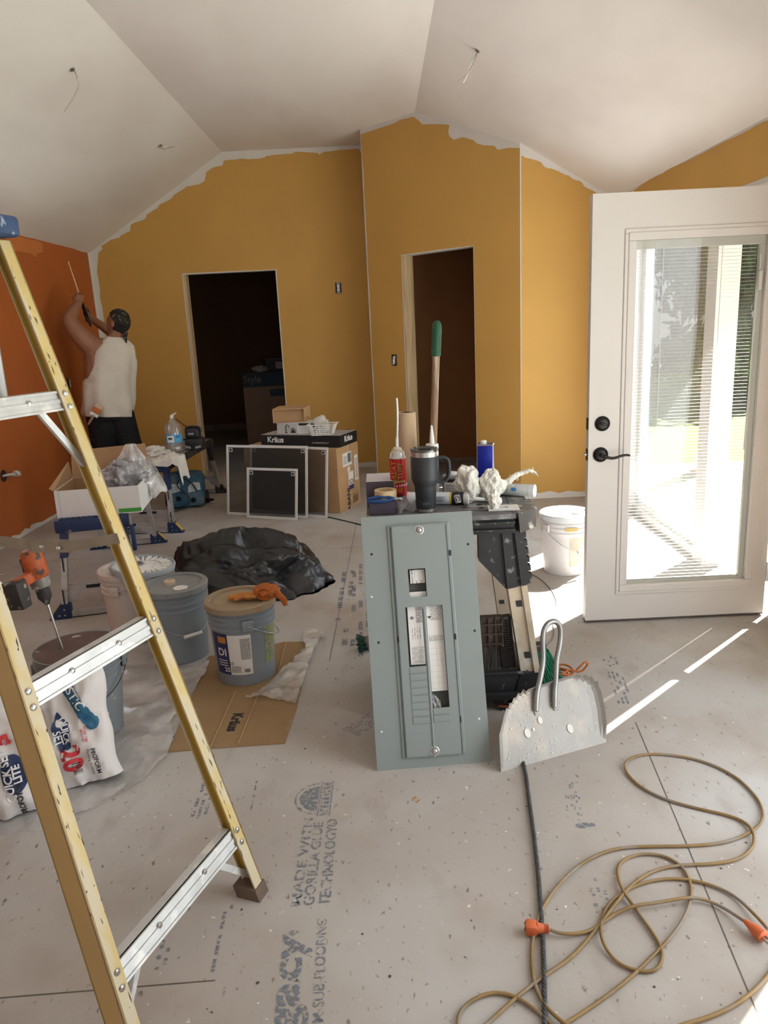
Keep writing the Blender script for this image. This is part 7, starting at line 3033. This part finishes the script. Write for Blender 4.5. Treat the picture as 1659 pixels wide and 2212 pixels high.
# ================================================================ boxes in the walls, wires
def outlet(label, p, nrm_, along, kind='outlet', group='wall boxes without covers'):
    M = axes(p, along, (0, 0, 1))
    t = thing_m('electrical_outlet' if kind == 'outlet' else 'light_switch', label, 'outlet' if kind == 'outlet' else 'switch', M, group)
    m = MB()
    m.box((0, 0, .002), (.062, .108, .006))
    m.build('open_box', INKB, t)
    m = MB()
    for s in (-1, 1):
        if kind == 'outlet':
            m.lathe([(0, .012), (.015, .011), (.017, .006), (.017, .003)], 20, T(0, s * .020, 0))
            m.box((0, s * .046, .005), (.040, .008, .004))
        else:
            m.box((.012 * s, s * .03, .006), (.012, .03, .005))
    m.box((0, 0, .006), (.026, .07, .004))
    if kind != 'outlet':
        m.box((0, 0, .012), (.01, .018, .014), T(rx=.4))
    m.build('device', WPL, t, 40)
    return t


outlet('white socket in a black box, high on the mustard back wall', WY(731, 622, YB - .003), None, (1, 0, 0))
outlet('white socket in a black box, low on the wall right of the basket', WY(751, 938, YB - .003), None, (1, 0, 0))
outlet('open switch box on the mustard closet wall left of its doorway', WD(852, 778, .004), None, DX, 'switch')
outlet('pale socket on the orange wall between the ladder and the person', WX(150, 829, XL + .004), None, (0, 1, 0))
wv_ = thing('wire_bundle', 'twisted bundle of white wires poking out of a hole in the orange wall', 'wires', WX(8, 1028, XL + .004))
o_ = V(wv_.location)
m = MB()
for k in range(4):
    m.tube([V((0, -.02 + .01 * k, 0)), V((.03, .0 + .012 * k, .008 - .004 * k)), V((.06 + .01 * k, .035 + .012 * k, .004 * k)), V((.085 - .01 * k, .06 - .004 * k, -.012 + .012 * k))], [.009, .010, .013, .008], 7, smooth=2)
m.ico((.08, .065, .0), (.022, .03, .020), 3, lambda p: 1 + .4 * noise.noise(p * 3))
m.build('wires', mat('wire_white', (.55, .52, .50), .7, var=.25, vs=40), wv_, 60)
m = MB()
m.lathe([(0, .002), (.045, .002), (.047, 0)], 20, Euler((0, pi / 2, 0)).to_matrix().to_4x4())
m.build('wall_hole', INKB, wv_)
WIRES = mat('cable_sheath', (.50, .46, .41), .6, var=.1)


def whip(label, hole_px, y, paths, rad=.0045):
    p = WY(*hole_px, y)
    t = thing('ceiling_wire', label, 'wire', p, 0, 'wire whips hanging from the ceiling')
    for i, path in enumerate(paths):
        m = MB()
        m.tube([WY(a, b, y + dy) - p for a, b, dy in path], rad, 6, smooth=2)
        m.build('wire', WIRES if i == 0 else mat('cable_white', (.74, .73, .70), .5), t, 70)
    nz = V((-.526, 0, .85)) if p.x < XCL else V((.507, 0, .862))
    m = MB()
    m.lathe([(0, -.001), (.014, -.001), (.016, 0)], 14, nz.to_track_quat('Z', 'Y').to_matrix().to_4x4())
    m.build('ceiling_hole', mat('hole_dark', (.12, .10, .08), .9), t)


def on_slope(px, py):
    d = ray(px, py)
    s_, z0 = ((ZF - ZL) / (XCL - XL), ZL - XL * (ZF - ZL) / (XCL - XL)) if px < 800 else (-.588, ZF + .588 * XCR)
    k = (z0 - EYE) / (d.z - s_ * d.x)
    return (EYEP + d * k).y


y = on_slope(157, 151)
whip('long bent wire whip hanging from the left slope of the ceiling, nearest the ladder', (157, 151), y - .02, [[(157, 149, .02), (163, 155, 0), (168, 172, 0), (171, 184, 0), (164, 202, 0), (152, 222, 0), (139, 242, 0)], [(158, 150, .02), (167, 165, 0), (170, 184, .0), (160, 206, 0), (150, 222, 0)]])
y = on_slope(345, 316)
whip('short curled wire whip on the left ceiling slope above the dark doorway', (346, 315), y - .02, [[(344, 312, .02), (343, 318, -.02), (352, 323, -.03), (363, 318, -.03), (376, 317, -.03)], [(348, 314, .02), (352, 320, -.03), (362, 317, -.03)]], .006)
y = on_slope(1031, 111)
whip('forked wire whip hanging from the right slope of the ceiling', (1031, 111), y - .02, [[(1032, 110, .02), (1028, 125, 0), (1018, 148, 0), (1010, 162, 0), (990, 177, 0)], [(1032, 111, .02), (1021, 128, 0), (1014, 148, 0), (1008, 165, 0), (1000, 179, 0)]])
